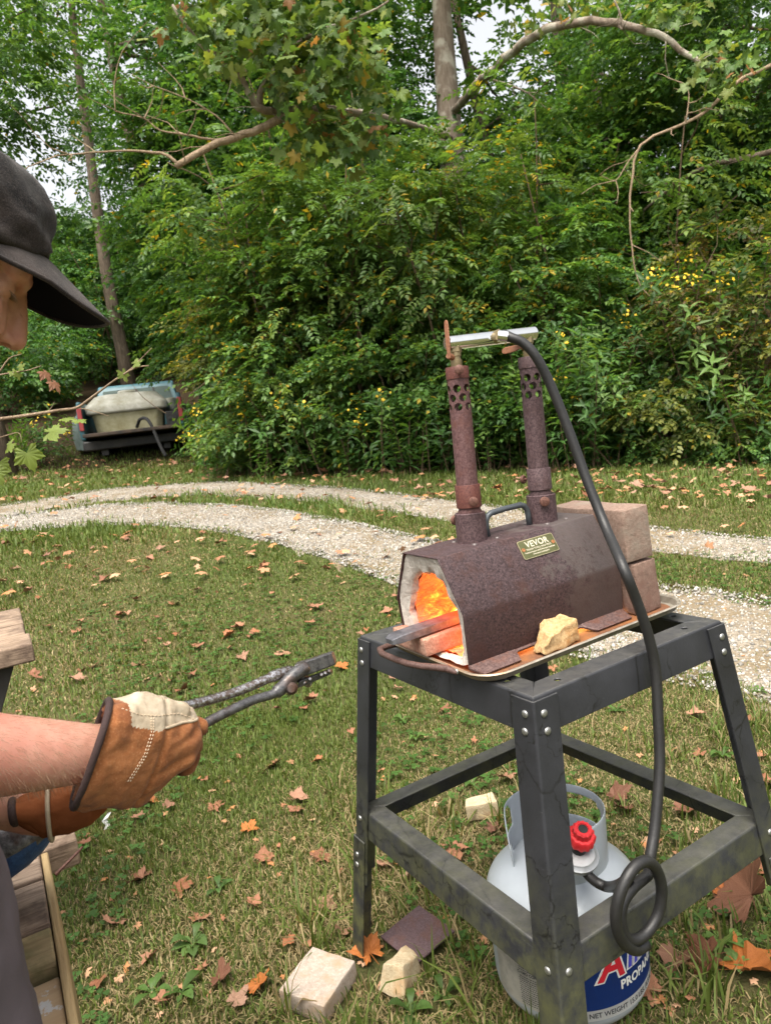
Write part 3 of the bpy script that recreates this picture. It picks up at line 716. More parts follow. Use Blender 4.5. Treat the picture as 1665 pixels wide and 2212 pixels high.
# herbs: tall leafy stems, some with yellow flower heads
M_flower = plain('yellow_petal', (0.75, 0.50, 0.02), 0.6, var=0.2)
HERB = 'tall leafy weeds in front of the shrubs'
def herb(x, y, Y, h, n, wd, flowers, label, pal='mid', grp=HERB):
    p = at(x, y, Y); b = G(p[0], p[1]); root = empty('weed_clump', b); tag(root, label, 'weed', grp)
    P_, D_, ms = [], [], MB(); heads = []
    for k in range(n):
        a = rng.random() * 6.28; q = wd * math.sqrt(rng.random()); hh = h * rng.uniform(0.6, 1.1)
        p0 = np.array([math.cos(a) * q, math.sin(a) * q, 0]); ln = rng.normal(0, 0.24, 2); p1 = p0 + np.array([ln[0] * hh, ln[1] * hh, hh])
        ms.tube([p0, (p0 + p1) / 2 + rng.normal(0, 0.02, 3), p1], [0.007, 0.006, 0.003], 4)
        for f_ in np.arange(0.15, 1.0, 0.21 / hh): P_.append(p0 + (p1 - p0) * f_); D_.append(p1 - p0)
        if k < flowers: heads.append(p1)
    ms.build('stem', M_twig, root)['kind'] = 'stuff'
    foliage('foliage', root, np.array(P_) + rng.normal(0, 0.03, (len(P_), 3)), np.array(D_) + rng.normal(0, 0.35, (len(D_), 3)) * np.linalg.norm(np.array(D_), axis=1, keepdims=True), 1.2, 'herb', pal, 0.0)
    if heads:
        V, L_, S_ = [], [], []; o = 0
        for hd in heads:
            for j in range(14):
                c0 = hd + rng.normal(0, 0.055, 3) + np.array([0, 0, 0.03]); nn = nrm(rng.normal(0, 0.6, 3) + np.array([0, -0.6, 0.8])); a1 = nrm(np.cross(nn, [1, 0.3, 0])); a2 = np.cross(nn, a1); r_ = rng.uniform(0.016, 0.028)
                V += [c0 + nn * 0.006] + [c0 + (a1 * math.cos(t_) + a2 * math.sin(t_)) * r_ * (1 if i % 2 else 0.55) for i, t_ in enumerate(np.linspace(0, 6.283, 11)[:-1])]
                for i in range(10): S_.append(len(L_)); L_ += [o, o + 1 + i, o + 1 + (i + 1) % 10]
                o += 11
        arrmesh('flower', np.array(V), L_, S_, M_flower, root)['kind'] = 'stuff'
    return root
for a in ((500, 955, 10.4, 1.1, 14, 0.35, 6, 'yellow-flowered weeds beside the old truck'), (520, 975, 9.9, 1.1, 16, 0.5, 7, 'yellow-flowered weeds right of the truck bed'),
          (620, 985, 9.6, 0.9, 14, 0.5, 2, 'few-flowered weeds at the edge of the lawn left of the forge'), (730, 985, 9.5, 1.2, 18, 0.5, 9, 'densely yellow-flowered weeds left of the burners'),
          (820, 995, 9.2, 0.9, 16, 0.5, 2, 'low weeds with two yellow heads left of the burners'), (930, 1000, 9.1, 0.8, 16, 0.5, 0, 'flowerless leafy weeds behind the left burner'),
          (1040, 1000, 9.0, 0.9, 16, 0.5, 1, 'leafy weeds between the two burners'), (1110, 1000, 8.9, 1.1, 18, 0.5, 0, 'tall flowerless weeds behind the right burner'),
          (1220, 1000, 8.8, 1.5, 22, 0.55, 3, 'tall dark weeds right of the burners'), (1330, 1000, 8.7, 1.3, 20, 0.55, 1, 'tall dark weeds crossed by the gas hose'),
          (1440, 995, 8.6, 1.0, 16, 0.5, 0, 'low flowerless weeds right of the hose'), (1560, 960, 8.6, 2.15, 14, 0.4, 11, 'very tall yellow-flowered weeds at the right edge'),
          (1500, 970, 8.7, 2.0, 10, 0.35, 6, 'tall yellow-flowered weeds before the dry thicket'), (1640, 990, 8.1, 0.9, 16, 0.5, 0, 'low weeds at the far right margin'),
          (80, 985, 13.2, 0.8, 14, 0.5, 3, 'weeds with yellow heads left of the truck'), (445, 985, 12.0, 0.6, 12, 0.3, 2, 'weeds growing against the rear of the truck')):
    herb(*a)
# low cover at the foot of the thicket
c_ = np.array([ong(x, y) for x, y in zip(rng.uniform(420, 1760, 380), rng.uniform(972, 1008, 380))]); c_[:, 2] += rng.uniform(0.03, 0.3, len(c_))
P_, D_ = pads(c_, 0.2, 9)
tag(foliage('ground_cover', None, P_, D_, 0.55, 'alt', 'mid', 0.02), 'low leafy ground cover where the lawn meets the shrubs', 'ground cover', kind='stuff')

# hanging bare branch at the right, from a tree outside the picture
bt = G(7.6, 9.2)
ht = tree('leaning_tree', 'tree outside the right edge whose bare crooked branch hangs into view', bt, bt + np.array([-0.6, 0, 9]), 0.16, [((bt[0] - 0.2, bt[1], 8.2), (1.6, 1.6, 1.0), 20)], 'alt', 'mid', 18, 0.5, 1.0, limbs=5)
limb(ht, [(1800, 60, 8.9), (1690, 130, 8.7), (1600, 170, 8.6), (1560, 205, 8.5), (1520, 245, 8.5), (1470, 272, 8.4), (1410, 292, 8.4), (1372, 325, 8.3), (1362, 400, 8.3), (1358, 470, 8.3), (1366, 560, 8.3), (1380, 620, 8.3), (1420, 655, 8.3), (1440, 668, 8.3)], 0.034, M_dead, taper=0.14)
limb(ht, [(1375, 325, 8.3), (1355, 350, 8.3), (1330, 395, 8.3), (1295, 378, 8.3)], 0.013, M_dead)
limb(ht, [(1366, 530, 8.3), (1400, 545, 8.3), (1440, 575, 8.3)], 0.009, M_dead)
limb(ht, [(1480, 268, 8.4), (1490, 200, 8.5), (1475, 180, 8.5)], 0.012, M_dead)
limb(ht, [(1840, 240, 9.4), (1700, 320, 9.4), (1580, 345, 9.4), (1500, 365, 9.6), (1390, 455, 10.2)], 0.06, M_bark, taper=0.5)
# loose bare twigs through the undergrowth
tw = MB()
for k in range(64):
    x, y = rng.uniform(350, 1650), rng.uniform(560, 930); Y = rng.uniform(9.2, 11)
    if k > 40: x, y, Y = rng.uniform(1420, 1665), rng.uniform(640, 940), rng.uniform(7.9, 8.8)
    p = at(x, y, Y); q = p + np.array([rng.normal(0, 0.5), rng.normal(0, 0.3), rng.uniform(0.2, 1.0)])
    tw.tube(bent(p, q, 5, 0.12), [0.006, 0.0055, 0.005, 0.004, 0.003, 0.002], 4)
tag(tw.build('bare_twigs', M_twig), 'bare brown twigs tangled through the undergrowth', 'twigs', kind='stuff')

# ================================================================== THE STEEL STAND
def blackmetal():
    t = NT('black_painted_steel')
    n = t.noise(7, 6, 0.7)
    c = t.mix(t.ramp(n, [(0.35, 0.0), (0.7, 1.0)]), (0.012, 0.0125, 0.015), (0.024, 0.025, 0.030))
    z = t.sep()[2]
    alg = t.math('MULTIPLY', t.ramp(t.math('ADD', z, t.math('MULTIPLY', t.noise(9, 5, 0.7), 0.35)), [(0.30, 1.0), (0.68, 0.0)]), t.ramp(t.noise(22, 5, 0.75), [(0.38, 0.0), (0.62, 1.0)]))
    c = t.mix(alg, c, (0.082, 0.084, 0.032))
    v = t.mapped((1, 1, 1)); vv = t.mix(0.10, v, t.n.new('ShaderNodeTexNoise').outputs[1]) if False else v
    cr = t.vor(9.0, 'DISTANCE_TO_EDGE', 0, t.mix(0.06, v, t.mix(t.noise(30, 3), (0, 0, 0), (1, 1, 1))))
    msk = t.math('MULTIPLY', t.ramp(cr, [(0.0, 1.0), (0.02, 0.0)]), t.ramp(t.noise(4.5, 2), [(0.42, 0.0), (0.48, 1.0)]))
    c = t.mix(msk, c, (0.003, 0.003, 0.003))
    dust = t.ramp(t.noise(120, 4, 0.8), [(0.66, 0.0), (0.85, 1.0)])
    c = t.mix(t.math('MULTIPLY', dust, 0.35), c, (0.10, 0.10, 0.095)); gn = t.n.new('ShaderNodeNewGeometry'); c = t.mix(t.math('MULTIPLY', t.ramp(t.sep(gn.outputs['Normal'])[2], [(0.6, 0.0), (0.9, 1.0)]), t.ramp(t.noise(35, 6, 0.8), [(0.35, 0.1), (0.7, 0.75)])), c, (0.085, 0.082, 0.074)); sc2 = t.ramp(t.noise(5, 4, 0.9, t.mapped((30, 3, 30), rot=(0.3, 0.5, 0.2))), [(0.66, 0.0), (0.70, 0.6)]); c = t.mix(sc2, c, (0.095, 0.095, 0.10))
    t.set(Base_Color=c, Roughness=t.ramp(n, [(0.2, 0.42), (0.8, 0.62)]), Specular_IOR_Level=0.5)
    t.bump(t.noise(160, 3), 0.15, 0.002); return t.m
M_black = blackmetal()
M_zinc = plain('zinc_screw', (0.40, 0.40, 0.385), 0.42, 0.85, 0.3, 300)
H, LU, LV, SU, SV, Z2 = 0.76, 0.474, 0.541, 0.087, 0.074, 0.368
stand = empty('steel_stand', S2W(0, 0, 0), (0, 0, YAW))
tag(stand, 'black painted angle-steel stand with splayed legs carrying the forge', 'stand')
TH = 0.0035
def legpt(c, z):
    t_ = (H - z) / H
    u_ = {'F': -SU * t_, 'L': -SU * t_, 'R': LU + SU * t_, 'B': LU + SU * t_}[c]; v_ = {'F': -SV * t_, 'R': -SV * t_, 'L': LV + SV * t_, 'B': LV + SV * t_}[c]
    return np.array([u_, v_, z])
SGN = {'F': (1, 1), 'R': (-1, 1), 'L': (1, -1), 'B': (-1, -1)}
def angle_leg(c, z0, z1, fw, off, mat):
    """L section with its corner outwards; off moves it outside the rails"""
    su, sv = SGN[c]; rings = []
    for z in (z0, z1):
        p = legpt(c, z) + np.array([-su * off, -sv * off, 0]); u_, v_ = p[0], p[1]
        ch = 0.004
        prof = [(u_ + su * ch, v_), (u_ + su * fw, v_), (u_ + su * fw, v_ + sv * TH), (u_ + su * TH, v_ + sv * TH), (u_ + su * TH, v_ + sv * fw), (u_, v_ + sv * fw), (u_, v_ + sv * ch), (u_ + su * ch * 0.3, v_ + sv * ch * 0.3)]
        rings.append([(a, b, z) for a, b in prof])
    m = MB(); m.loft(rings); return m
def facepoint(c, z, along, face, off):
    su, sv = SGN[c]; p = legpt(c, z) + np.array([-su * off, -sv * off, 0])
    if face == 'u': return p + np.array([su * along, 0, 0]), np.array([0, -sv, 0])
    return p + np.array([0, sv * along, 0]), np.array([-su, 0, 0])
def screw(parent, p, n, r_=0.0065, mat=None):
    p = np.array(p, float); n = nrm(np.array(n, float)); a = nrm(np.cross(n, [0.13, 0.2, 1])); b = np.cross(n, a)
    m = MB(); rings = []
    for rr, h in ((r_, 0.0), (r_, 0.0012), (r_ * 0.75, 0.0028), (r_ * 0.35, 0.0034)):
        rings.append([p + n * h + (a * math.cos(t_) + b * math.sin(t_)) * rr for t_ in np.linspace(0, 6.283, 13)[:-1]])
    m.loft(rings); o = m.build('screw', mat or M_zinc, parent, smooth=50)
    s = MB()
    for d1, d2 in ((a, b), (b, a)): s.add([p + n * 0.00345 + d1 * r_ * 0.45 * i + d2 * r_ * 0.09 * j for i, j in ((-1, -1), (1, -1), (1, 1), (-1, 1))] + [p + n * 0.0037 + d1 * r_ * 0.45 * i + d2 * r_ * 0.09 * j for i, j in ((-1, -1), (1, -1), (1, 1), (-1, 1))], [(0, 1, 2, 3), (7, 6, 5, 4), (0, 4, 5, 1), (1, 5, 6, 2), (2, 6, 7, 3), (3, 7, 4, 0)])
    return o
OFF = 0.004
for c in 'FRLB':
    up = angle_leg(c, 0.20 if c != 'F' else 0.13, H - 0.006, 0.052, OFF, M_black)
    o = up.build('leg', M_black, stand)
    cut = MB(); su, sv = SGN[c]
    for z in ((0.245, 0.185) if c == 'F' else (0.285, 0.265)):
        for fc in 'uv':
            p, n = facepoint(c, z, 0.028, fc, OFF); a = nrm(np.cross(n, [0, 0, 1.0])); rr = 0.0062 if c == 'F' else 0.004
            cut.loft([[p + n * h + (a * math.cos(t_) * rr * 0.75 + np.array([0, 0, 1]) * math.sin(t_) * rr) for t_ in np.linspace(0, 6.283, 11)[:-1]] for h in (-0.02, 0.02)])
    boolcut(o, cut)
    b = o.modifiers.new('bevel', 'BEVEL'); b.width = 0.0012; b.segments = 2; b.limit_method = 'ANGLE'
    lo = angle_leg(c, 0.0, 0.30, 0.050, OFF - 0.0045 if c == 'F' else OFF + 0.0042, M_black).build('leg_extension', M_black, stand, bevel=0.0012)
    for z in (H - 0.028, H - 0.056):
        for fc in 'uv':
            p, n = facepoint(c, z, 0.020 + 0.004 * (z < H - 0.04), fc, OFF); screw(stand, p, n)
    for z in ((Z2 - 0.025,) if c != 'L' else (Z2 - 0.02, 0.262, 0.238)):
        for fc in 'uv':
            p, n = facepoint(c, z, 0.022, fc, OFF if z > 0.3 else OFF + 0.0043); screw(stand, p, n)
def rail(c0, c1, z, hgt, top, name, cutholes=()):
    """angle rail: outer face and a flange turned inwards on top"""
    p0, p1 = legpt(c0, z), legpt(c1, z); q0, q1 = legpt(c0, z - hgt), legpt(c1, z - hgt)
    d = nrm(p1 - p0); inn = np.array([-d[1], d[0], 0]); ctr = np.array([LU / 2, LV / 2, z])
    if (ctr - p0) @ inn < 0: inn = -inn
    def ring(p, q, e, e2):
        return [q + d * e, p + d * e + inn * 0.002 * 0 + np.array([0, 0, -0.003]), p + d * e + inn * 0.003, p + d * e2 + inn * top, p + d * e2 + inn * top + np.array([0, 0, -TH]), p + d * e + inn * TH + np.array([0, 0, -TH]), q + d * e + inn * TH]
    m = MB(); m.loft([ring(p0, q0, 0.0012, top), ring(p1, q1, -0.0012, -top)])
    o = m.build(name, M_black, stand)
    if cutholes:
        cut = MB()
        for f_, w_ in cutholes:
            c_ = p0 + (p1 - p0) * f_ + inn * w_
            cut.loft([[c_ + np.array([math.cos(t_) * 0.0055, math.sin(t_) * 0.0055, h]) for t_ in np.linspace(0, 6.283, 13)[:-1]] for h in (-0.02, 0.02)])
        boolcut(o, cut)
    b = o.modifiers.new('bevel', 'BEVEL'); b.width = 0.0015; b.segments = 2; b.limit_method = 'ANGLE'; shade(o.data, 40)
    return o
for a, b in ('FR', 'RB', 'BL', 'LF'):
    rail(a, b, H, 0.062, 0.046, 'top_rail', ((0.16, 0.024), (0.84, 0.024)))
    rail(a, b, Z2, 0.060, 0.044, 'lower_rail')

# ================================================================== THE PAN AND THE FORGE
FO = np.array([0.05481, 1.27691, 0.772]); FA = R(27.986); TILT = R(1.92)
FROT = (0, -TILT, FA)
FM = Matrix.Translation(Vector(FO)) @ Matrix.Rotation(FA, 4, 'Z') @ Matrix.Rotation(-TILT, 4, 'Y')
def FW_(x, y, z): return np.array(FM @ Vector((x, y, z)))
def rustmat(name, base, light, rust, gray=0.0, sc=1.0):
    t = NT(name)
    sp = t.noise(230 * sc, 3, 0.8); md = t.noise(26 * sc, 5, 0.7); bg_ = t.noise(6, 4, 0.6)
    c = t.mix(t.ramp(sp, [(0.36, 0.0), (0.68, 1.0)]), base, light)
    c = t.mix(t.ramp(md, [(0.50, 0.0), (0.75, 1.0)]), c, rust)
    if gray:
        x = t.sep()[0]
        f_ = t.math('ADD', t.math('MULTIPLY', x, 2.2), t.math('MULTIPLY', md, 0.9))
        zz_ = t.sep()[2]; c = t.mix(t.math('MULTIPLY', t.ramp(f_, [(0.92, 0.0), (1.30, 1.0)]), gray), c, (0.085, 0.070, 0.066)); c = t.mix(t.math('MULTIPLY', t.ramp(zz_, [(0.096, 1.0), (0.100, 0.0)]), t.ramp(bg_, [(0.35, 0.75), (0.6, 1.0)])), c, (0.62, 0.46, 0.40), 'MULTIPLY'); c = t.mix(t.math('MULTIPLY', t.ramp(t.noise(60, 6, 0.8), [(0.52, 0.0), (0.62, 0.7)]), t.ramp(bg_, [(0.45, 0.0), (0.6, 1.0)])), c, (0.035, 0.016, 0.013))
    t.set(Base_Color=c, Roughness=t.ramp(md, [(0.3, 0.55), (0.8, 0.85)]), Metallic=0.15, Specular_IOR_Level=0.4)
    t.bump(sp, 0.25, 0.002); return t.m
M_shell = rustmat('rusted_dark_shell', (0.019, 0.010, 0.011), (0.098, 0.062, 0.066), (0.060, 0.026, 0.020), 0.75)
M_tube = rustmat('rusted_tube', (0.055, 0.022, 0.022), (0.15, 0.080, 0.078), (0.11, 0.042, 0.030))
M_tubed = rustmat('dark_rusted_tube', (0.035, 0.018, 0.020), (0.12, 0.075, 0.078), (0.06, 0.032, 0.030))
M_redrust = rustmat('red_rust', (0.055, 0.014, 0.011), (0.125, 0.044, 0.032), (0.085, 0.024, 0.016))
M_screwrust = rustmat('rusted_screw', (0.07, 0.028, 0.020), (0.16, 0.075, 0.055), (0.12, 0.045, 0.03))

# shallow steel tray
t = NT('rusted_tray')
n = t.noise(18, 6, 0.7)
c = t.mix(t.ramp(n, [(0.35, 0.0), (0.65, 1.0)]), (0.23, 0.085, 0.022), (0.11, 0.045, 0.022))
t.set(Base_Color=c, Roughness=0.75, Metallic=0.1); t.bump(n, 0.3, 0.003); M_trayr = t.m
t = NT('worn_aluminium_rim')
n = t.noise(40, 5, 0.7); x = t.sep()[0]
c = t.mix(t.ramp(n, [(0.3, 0.0), (0.75, 1.0)]), (0.20, 0.165, 0.125), (0.42, 0.39, 0.33))
c = t.mix(t.ramp(t.math('ADD', t.math('MULTIPLY', n, 0.5), t.math('MULTIPLY', x, -1.0)), [(0.2, 0.0), (0.36, 1.0)]), c, (0.26, 0.155, 0.075))
t.set(Base_Color=c, Roughness=0.5, Metallic=0.55); M_rim = t.m
tray = empty('metal_tray', FW_(0, 0, -0.010), FROT)
tag(tray, 'shallow rusty metal tray with a looped handle under the forge', 'tray')
TX0, TX1, TY0, TY1 = -0.012, 0.475, -0.170, 0.165
def rrect(x0, y0, x1, y1, r_, n=6):
    o = []
    for cx, cy, a0 in ((x1 - r_, y1 - r_, 0), (x0 + r_, y1 - r_, 90), (x0 + r_, y0 + r_, 180), (x1 - r_, y0 + r_, 270)):
        for k in range(n + 1): a = R(a0 + 90 * k / n); o.append((cx + r_ * math.cos(a), cy + r_ * math.sin(a)))
    return o
def ringz(d, z, r_): return [(a, b, z) for a, b in rrect(TX0 - d, TY0 - d, TX1 + d, TY1 + d, max(0.012, r_ + d))]
m = MB(); m.loft([ringz(-0.016, 0.0045, 0.05), ringz(-0.014, 0.003, 0.05), ringz(-0.016, 0.0, 0.05)]); m.build('tray_floor', M_trayr, tray, smooth=40)
m = MB(); m.loft([ringz(-0.017, 0.0, 0.05), ringz(-0.010, 0.0, 0.05), ringz(-0.004, 0.003, 0.05), ringz(0.0, 0.014, 0.05), ringz(0.0035, 0.0165, 0.05), ringz(0.0055, 0.0145, 0.05), ringz(0.0035, 0.013, 0.05), ringz(0.002, 0.016, 0.05), ringz(-0.002, 0.015, 0.05), ringz(-0.007, 0.004, 0.05), ringz(-0.016, 0.0035, 0.05)], cap=False); m.build('rim', M_rim, tray, smooth=50)
hp = [(-0.010, 0.125, 0.012), (-0.030, 0.128, 0.014), (-0.052, 0.118, 0.016), (-0.062, 0.090, 0.017), (-0.063, 0.04, 0.018), (-0.060, 0.0, 0.018), (-0.050, -0.030, 0.017), (-0.032, -0.052, 0.014), (-0.020, -0.070, 0.012), (-0.0175, -0.095, 0.010)]
m = MB(); m.tube(hp, [0.005, 0.006, 0.0062, 0.006, 0.006, 0.006, 0.006, 0.0065, 0.007, 0.004], 10); hd = m.build('loop_handle', M_redrust if False else rustmat('brown_rod', (0.05, 0.025, 0.02), (0.12, 0.07, 0.06), (0.10, 0.05, 0.035)), tray, smooth=180)
screw(tray, (-0.0165, -0.092, 0.011), (-1, -0.2, 0.3), 0.005)

forge = empty('propane_forge', FO, FROT)
tag(forge, 'rusty propane forge with two burner tubes and a glowing mouth', 'forge')
FT, FS, FB, FHS, FHT, FL = 0.0596, 0.1132, 0.1058, 0.098, 0.192, 0.3656
prof = [(FB, 0.0), (FS, FHS), (FT, FHT), (-FT, FHT), (-FS, FHS), (-FB, 0.0)]
def inset(pr, d):
    o = []; n = len(pr); cx, cy = 0, 0.095
    for (a, b) in pr:
        l_ = math.hypot(a - cx, b - cy); o.append((cx + (a - cx) * (1 - d / l_), cy + (b - cy) * (1 - d / l_)))
    return o
ip = inset(prof, 0.0035)
m = MB()
def secs(pr, x): return [(x, a, b) for a, b in pr]
outer = secs(prof, 0) + secs(prof, FL); inner = secs(ip, 0) + secs(ip, FL)
fs = []
for k in range(5): fs += [(k, k + 1, 6 + k + 1, 6 + k), (12 + k + 1, 12 + k, 18 + k, 18 + k + 1), (k + 1, k, 12 + k, 12 + k + 1), (6 + k, 6 + k + 1, 18 + k + 1, 18 + k)]
fs += [(0, 6, 18, 12), (5, 17, 23, 11)]
m.add(outer + inner, fs)
sh = m.build('shell', M_shell, forge, bevel=0.0025, seg=3)
# folded feet along both sides
ft = [(0.0, 0), (0.010, -0.014), (0.088, -0.014), (0.098, -0.003), (0.104, 0.004), (0.250, 0.004), (0.256, -0.003), (0.268, -0.014), (0.356, -0.014), (FL, 0)]
for s in (-1, 1):
    m = MB(); top_, bot = [], []
    for x_, dz in ft:
        f_ = 1 if dz < -0.01 else (0.25 if dz < 0 else 0.12)
        top_.append((x_, s * (FB - 0.001), 0.010)); bot.append((x_, s * (FB + 0.030 * f_), 0.006 - 0.007 * f_))
    V = top_ + bot + [(a, b - s * 0.002, c_ - 0.003) for a, b, c_ in top_] + [(a, b - s * 0.002, c_ - 0.003) for a, b, c_ in bot]; n = len(ft); F = []
    for k in range(n - 1): F += [(k, k + 1, n + k + 1, n + k), (2 * n + k, 3 * n + k, 3 * n + k + 1, 2 * n + k + 1), (n + k, n + k + 1, 3 * n + k + 1, 3 * n + k)]
    F += [(0, n, 3 * n, 2 * n), (n - 1, 3 * n - 1, 4 * n - 1, 2 * n - 1)]
    m.add(V, F); m.build('foot_flange', rustmat('flange_rust', (0.055, 0.030, 0.028), (0.15, 0.095, 0.085), (0.13, 0.045, 0.022)), forge)
# ceramic wool lining and the hot chamber
NL = 40
def polar(pr, n):
    """resample a closed outline to n points by angle about (0, 0.085)"""
    o = []; pr2 = pr + [pr[0]]
    for k in range(n):
        a = 2 * math.pi * k / n; d = (math.cos(a), math.sin(a)); best = 1
        for i in range(len(pr)):
            (x1, y1), (x2, y2) = pr2[i], pr2[i + 1]; y1 -= 0.085; y2 -= 0.085
            det = d[0] * (y1 - y2) - d[1] * (x1 - x2)
            if abs(det) < 1e-9: continue
            tt = (x1 * (y1 - y2) - y1 * (x1 - x2)) / det; ss_ = (d[0] * y1 - d[1] * x1) / det
            if tt > 0 and -1e-6 <= ss_ <= 1 + 1e-6: best = tt
        o.append((d[0] * best, 0.085 + d[1] * best))
    return o
po = polar(inset(prof, 0.0045), NL)
hole = [(0.072, 0.007), (0.086, 0.072), (0.072, 0.112), (0.042, 0.152), (0.0, 0.160), (-0.042, 0.150), (-0.074, 0.104), (-0.086, 0.074), (-0.078, 0.030), (-0.070, 0.007)]
ph_ = polar(hole, NL)
rr = np.random.default_rng(4)
def wob(pts, x, amp): return [(x + rr.normal(0, amp * 0.5), a + rr.normal(0, amp), b + rr.normal(0, amp)) for a, b in pts]
mid = [((a * 0.55 + c_ * 0.45), (b * 0.55 + d_ * 0.45)) for (a, b), (c_, d_) in zip(po, ph_)]
hin = [(a * 0.97, 0.085 + (b - 0.085) * 0.97) for a, b in ph_]
m = MB(); m.loft([secs(po, 0.010), wob(po, 0.004, 0.0006), wob(mid, 0.0075, 0.0012), wob(ph_, 0.010, 0.0022), wob(hin, 0.022, 0.0022)], cap=False)
t = NT('ceramic_wool')
n = t.noise(60, 6, 0.75); lay = t.noise(25, 4, 0.6)
t.set(Base_Color=t.mix(t.ramp(n, [(0.3, 0.0), (0.7, 1.0)]), (0.33, 0.29, 0.25), (0.60, 0.56, 0.51)), Roughness=0.95, Specular_IOR_Level=0.1); t.bump(n, 0.9, 0.006)
m.build('wool_lining', t.m, forge, smooth=60)
t = NT('glowing_chamber')
n = t.ramp(t.noise(24, 6, 0.78, t.mapped((0.7, 1, 1.6)), 1.6), [(0.28, 0.0), (0.72, 1.0)]); x = t.sep()
hot = t.math('ADD', t.math('ADD', t.math('MULTIPLY', n, 0.60), 0.0), t.math('SUBTRACT', t.math('MULTIPLY', x[0], 2.1), t.math('MULTIPLY', x[2], 2.0)))
ec = t.ramp(hot, [(0.05, (0.85, 0.035, 0.003)), (0.30, (1.0, 0.085, 0.005)), (0.52, (1.0, 0.20, 0.015)), (0.74, (1.0, 0.58, 0.17))])
es = t.ramp(hot, [(0.05, 0.035), (0.30, 0.10), (0.52, 0.30), (0.74, 1.0)])
t.set(Base_Color=(0.30, 0.20, 0.14), Roughness=0.95, Emission_Color=ec, Emission_Strength=t.math('MULTIPLY', es, 9.0)); t.bump(n, 0.8, 0.01)
ch = MB(); rings = [[(x_ + rr.normal(0, 0.002), a * s_ + rr.normal(0, 0.003), 0.085 + (b - 0.085) * s_ + rr.normal(0, 0.003)) for a, b in ph_] for x_, s_ in ((0.021, 0.965), (0.05, 0.98), (0.09, 0.95), (0.14, 1.0), (0.19, 0.96), (0.24, 1.0), (0.29, 0.95), (0.335, 0.9), (0.345, 0.6), (0.348, 0.02))]
ch.loft(rings, cap=False); ch.build('hot_chamber', t.m, forge, smooth=180)
m = MB(); m.loft([secs(po, FL - 0.004), secs([(a * 0.4, 0.085 + (b - 0.085) * 0.4) for a, b in po], FL - 0.006)]); m.build('rear_lining', bpy.data.materials['ceramic_wool'], forge)

# burners
def axis_frame(p0, p1):
    d = Vector(p1) - Vector(p0); q = d.to_track_quat('Z', 'Y'); return Matrix.Translation(Vector(p0)) @ q.to_matrix().to_4x4(), d.length
def thumb_screw(parent, p, n, L, r_, mat):
    p = np.array(p); n = nrm(np.array(n)); m = MB(); m.tube([p, p + n * L], 0.0024, 8); m.tube([p + n * L, p + n * (L + 0.001), p + n * (L + 0.006), p + n * (L + 0.007)], [r_ * 0.9, r_, r_, r_ * 0.85], 14)
    return m.build('thumb_screw', mat, parent, smooth=40)
def burner(x0, x1, tmat, cmat, smat, label, rot, scr):
    Mx, Lb = axis_frame((x0, 0, 0.188), (x1, 0, 0.548))
    r_ = empty('burner', (0, 0, 0), (0, 0, 0), forge); r_.matrix_local = Mx; r_['label'] = label
    m = MB(); m.lathe([(0.0285, 0.0), (0.0285, 0.056), (0.0265, 0.0575), (0.0235, 0.056), (0.0235, 0.02)], 36); m.build('base_socket', M_tubed, r_, smooth=40)
    m = MB(); m.lathe([(0.0205, 0.03), (0.0205, 0.052), (0.0225, 0.058), (0.0195, 0.066), (0.0195, 0.07)], 32); m.build('flared_nozzle', tmat, r_, smooth=40)
    m = MB(); m.lathe([(0.0215, 0.066), (0.0232, 0.067), (0.0232, 0.108), (0.0225, 0.109), (0.0205, 0.109)], 36); m.build('lower_collar', smat, r_, smooth=40)
    # air tube with drilled holes
    nn = 48; m = MB(); m.lathe([(0.0198, 0.105), (0.0198, 0.31), (0.0175, 0.31), (0.0175, 0.105)], nn, closed=True); tb = m.build('burner_tube', tmat, r_, smooth=40)
    hol = []
    cut = MB()
    for row in range(3):
        for k in range(6):
            a = 2 * math.pi * (k + 0.5 * (row % 2)) / 6 + rot; z = 0.284 - row * 0.0165
            n_ = np.array([math.cos(a), math.sin(a), 0]); s_ = np.array([-n_[1], n_[0], 0])
            cut.loft([[n_ * h + s_ * math.cos(q) * 0.0073 + np.array([0, 0, z + math.sin(q) * 0.0073]) for q in np.linspace(0, 6.283, 15)[:-1]] for h in (0.010, 0.028)])
    boolcut(tb, cut); shade(tb.data, 40)
    m = MB(); m.lathe([(0.0178, 0.302), (0.0212, 0.302), (0.0212, 0.322), (0.0205, 0.3235), (0.008, 0.3225)], 36); m.build('top_collar', cmat, r_, smooth=40)
    for z, a, L, rr_ in scr: thumb_screw(r_, (0.0232 * math.cos(a) * (1.22 if z < 0.05 else 1.0) * (0.9 if z > 0.2 else 1), 0.0232 * math.sin(a) * (1.22 if z < 0.05 else 1.0) * (0.9 if z > 0.2 else 1), z), (math.cos(a), math.sin(a), 0), L, rr_, M_screwrust)
    # brass fittings up to the manifold
    M_brass = bpy.data.materials.get('dull_brass') or plain('dull_brass', (0.30, 0.235, 0.135), 0.42, 0.75, 0.2, 90)
    m = MB(); m.lathe([(0.009, 0.318), (0.0105, 0.325), (0.0108, 0.336), (0.0085, 0.337), (0.0085, 0.342), (0.0098, 0.343), (0.0098, 0.352), (0.007, 0.353), (0.007, 0.362)], 20); m.build('valve_body', M_brass, r_, smooth=40)
    m = MB(); m.lathe([(0.0105, 0.349), (0.0118, 0.3505), (0.0118, 0.360), (0.0105, 0.3615), (0.0065, 0.362), (0.0065, 0.372)], 6); m.build('hex_nut', M_brass, r_)
    return r_
SC1 = [(0.316, R(152), 0.008, 0.0085), (0.080, R(158), 0.011, 0.0085), (0.042, R(15), 0.006, 0.0095)]
SC2 = [(0.088, R(20), 0.009, 0.0085), (0.046, R(150), 0.004, 0.0095)]
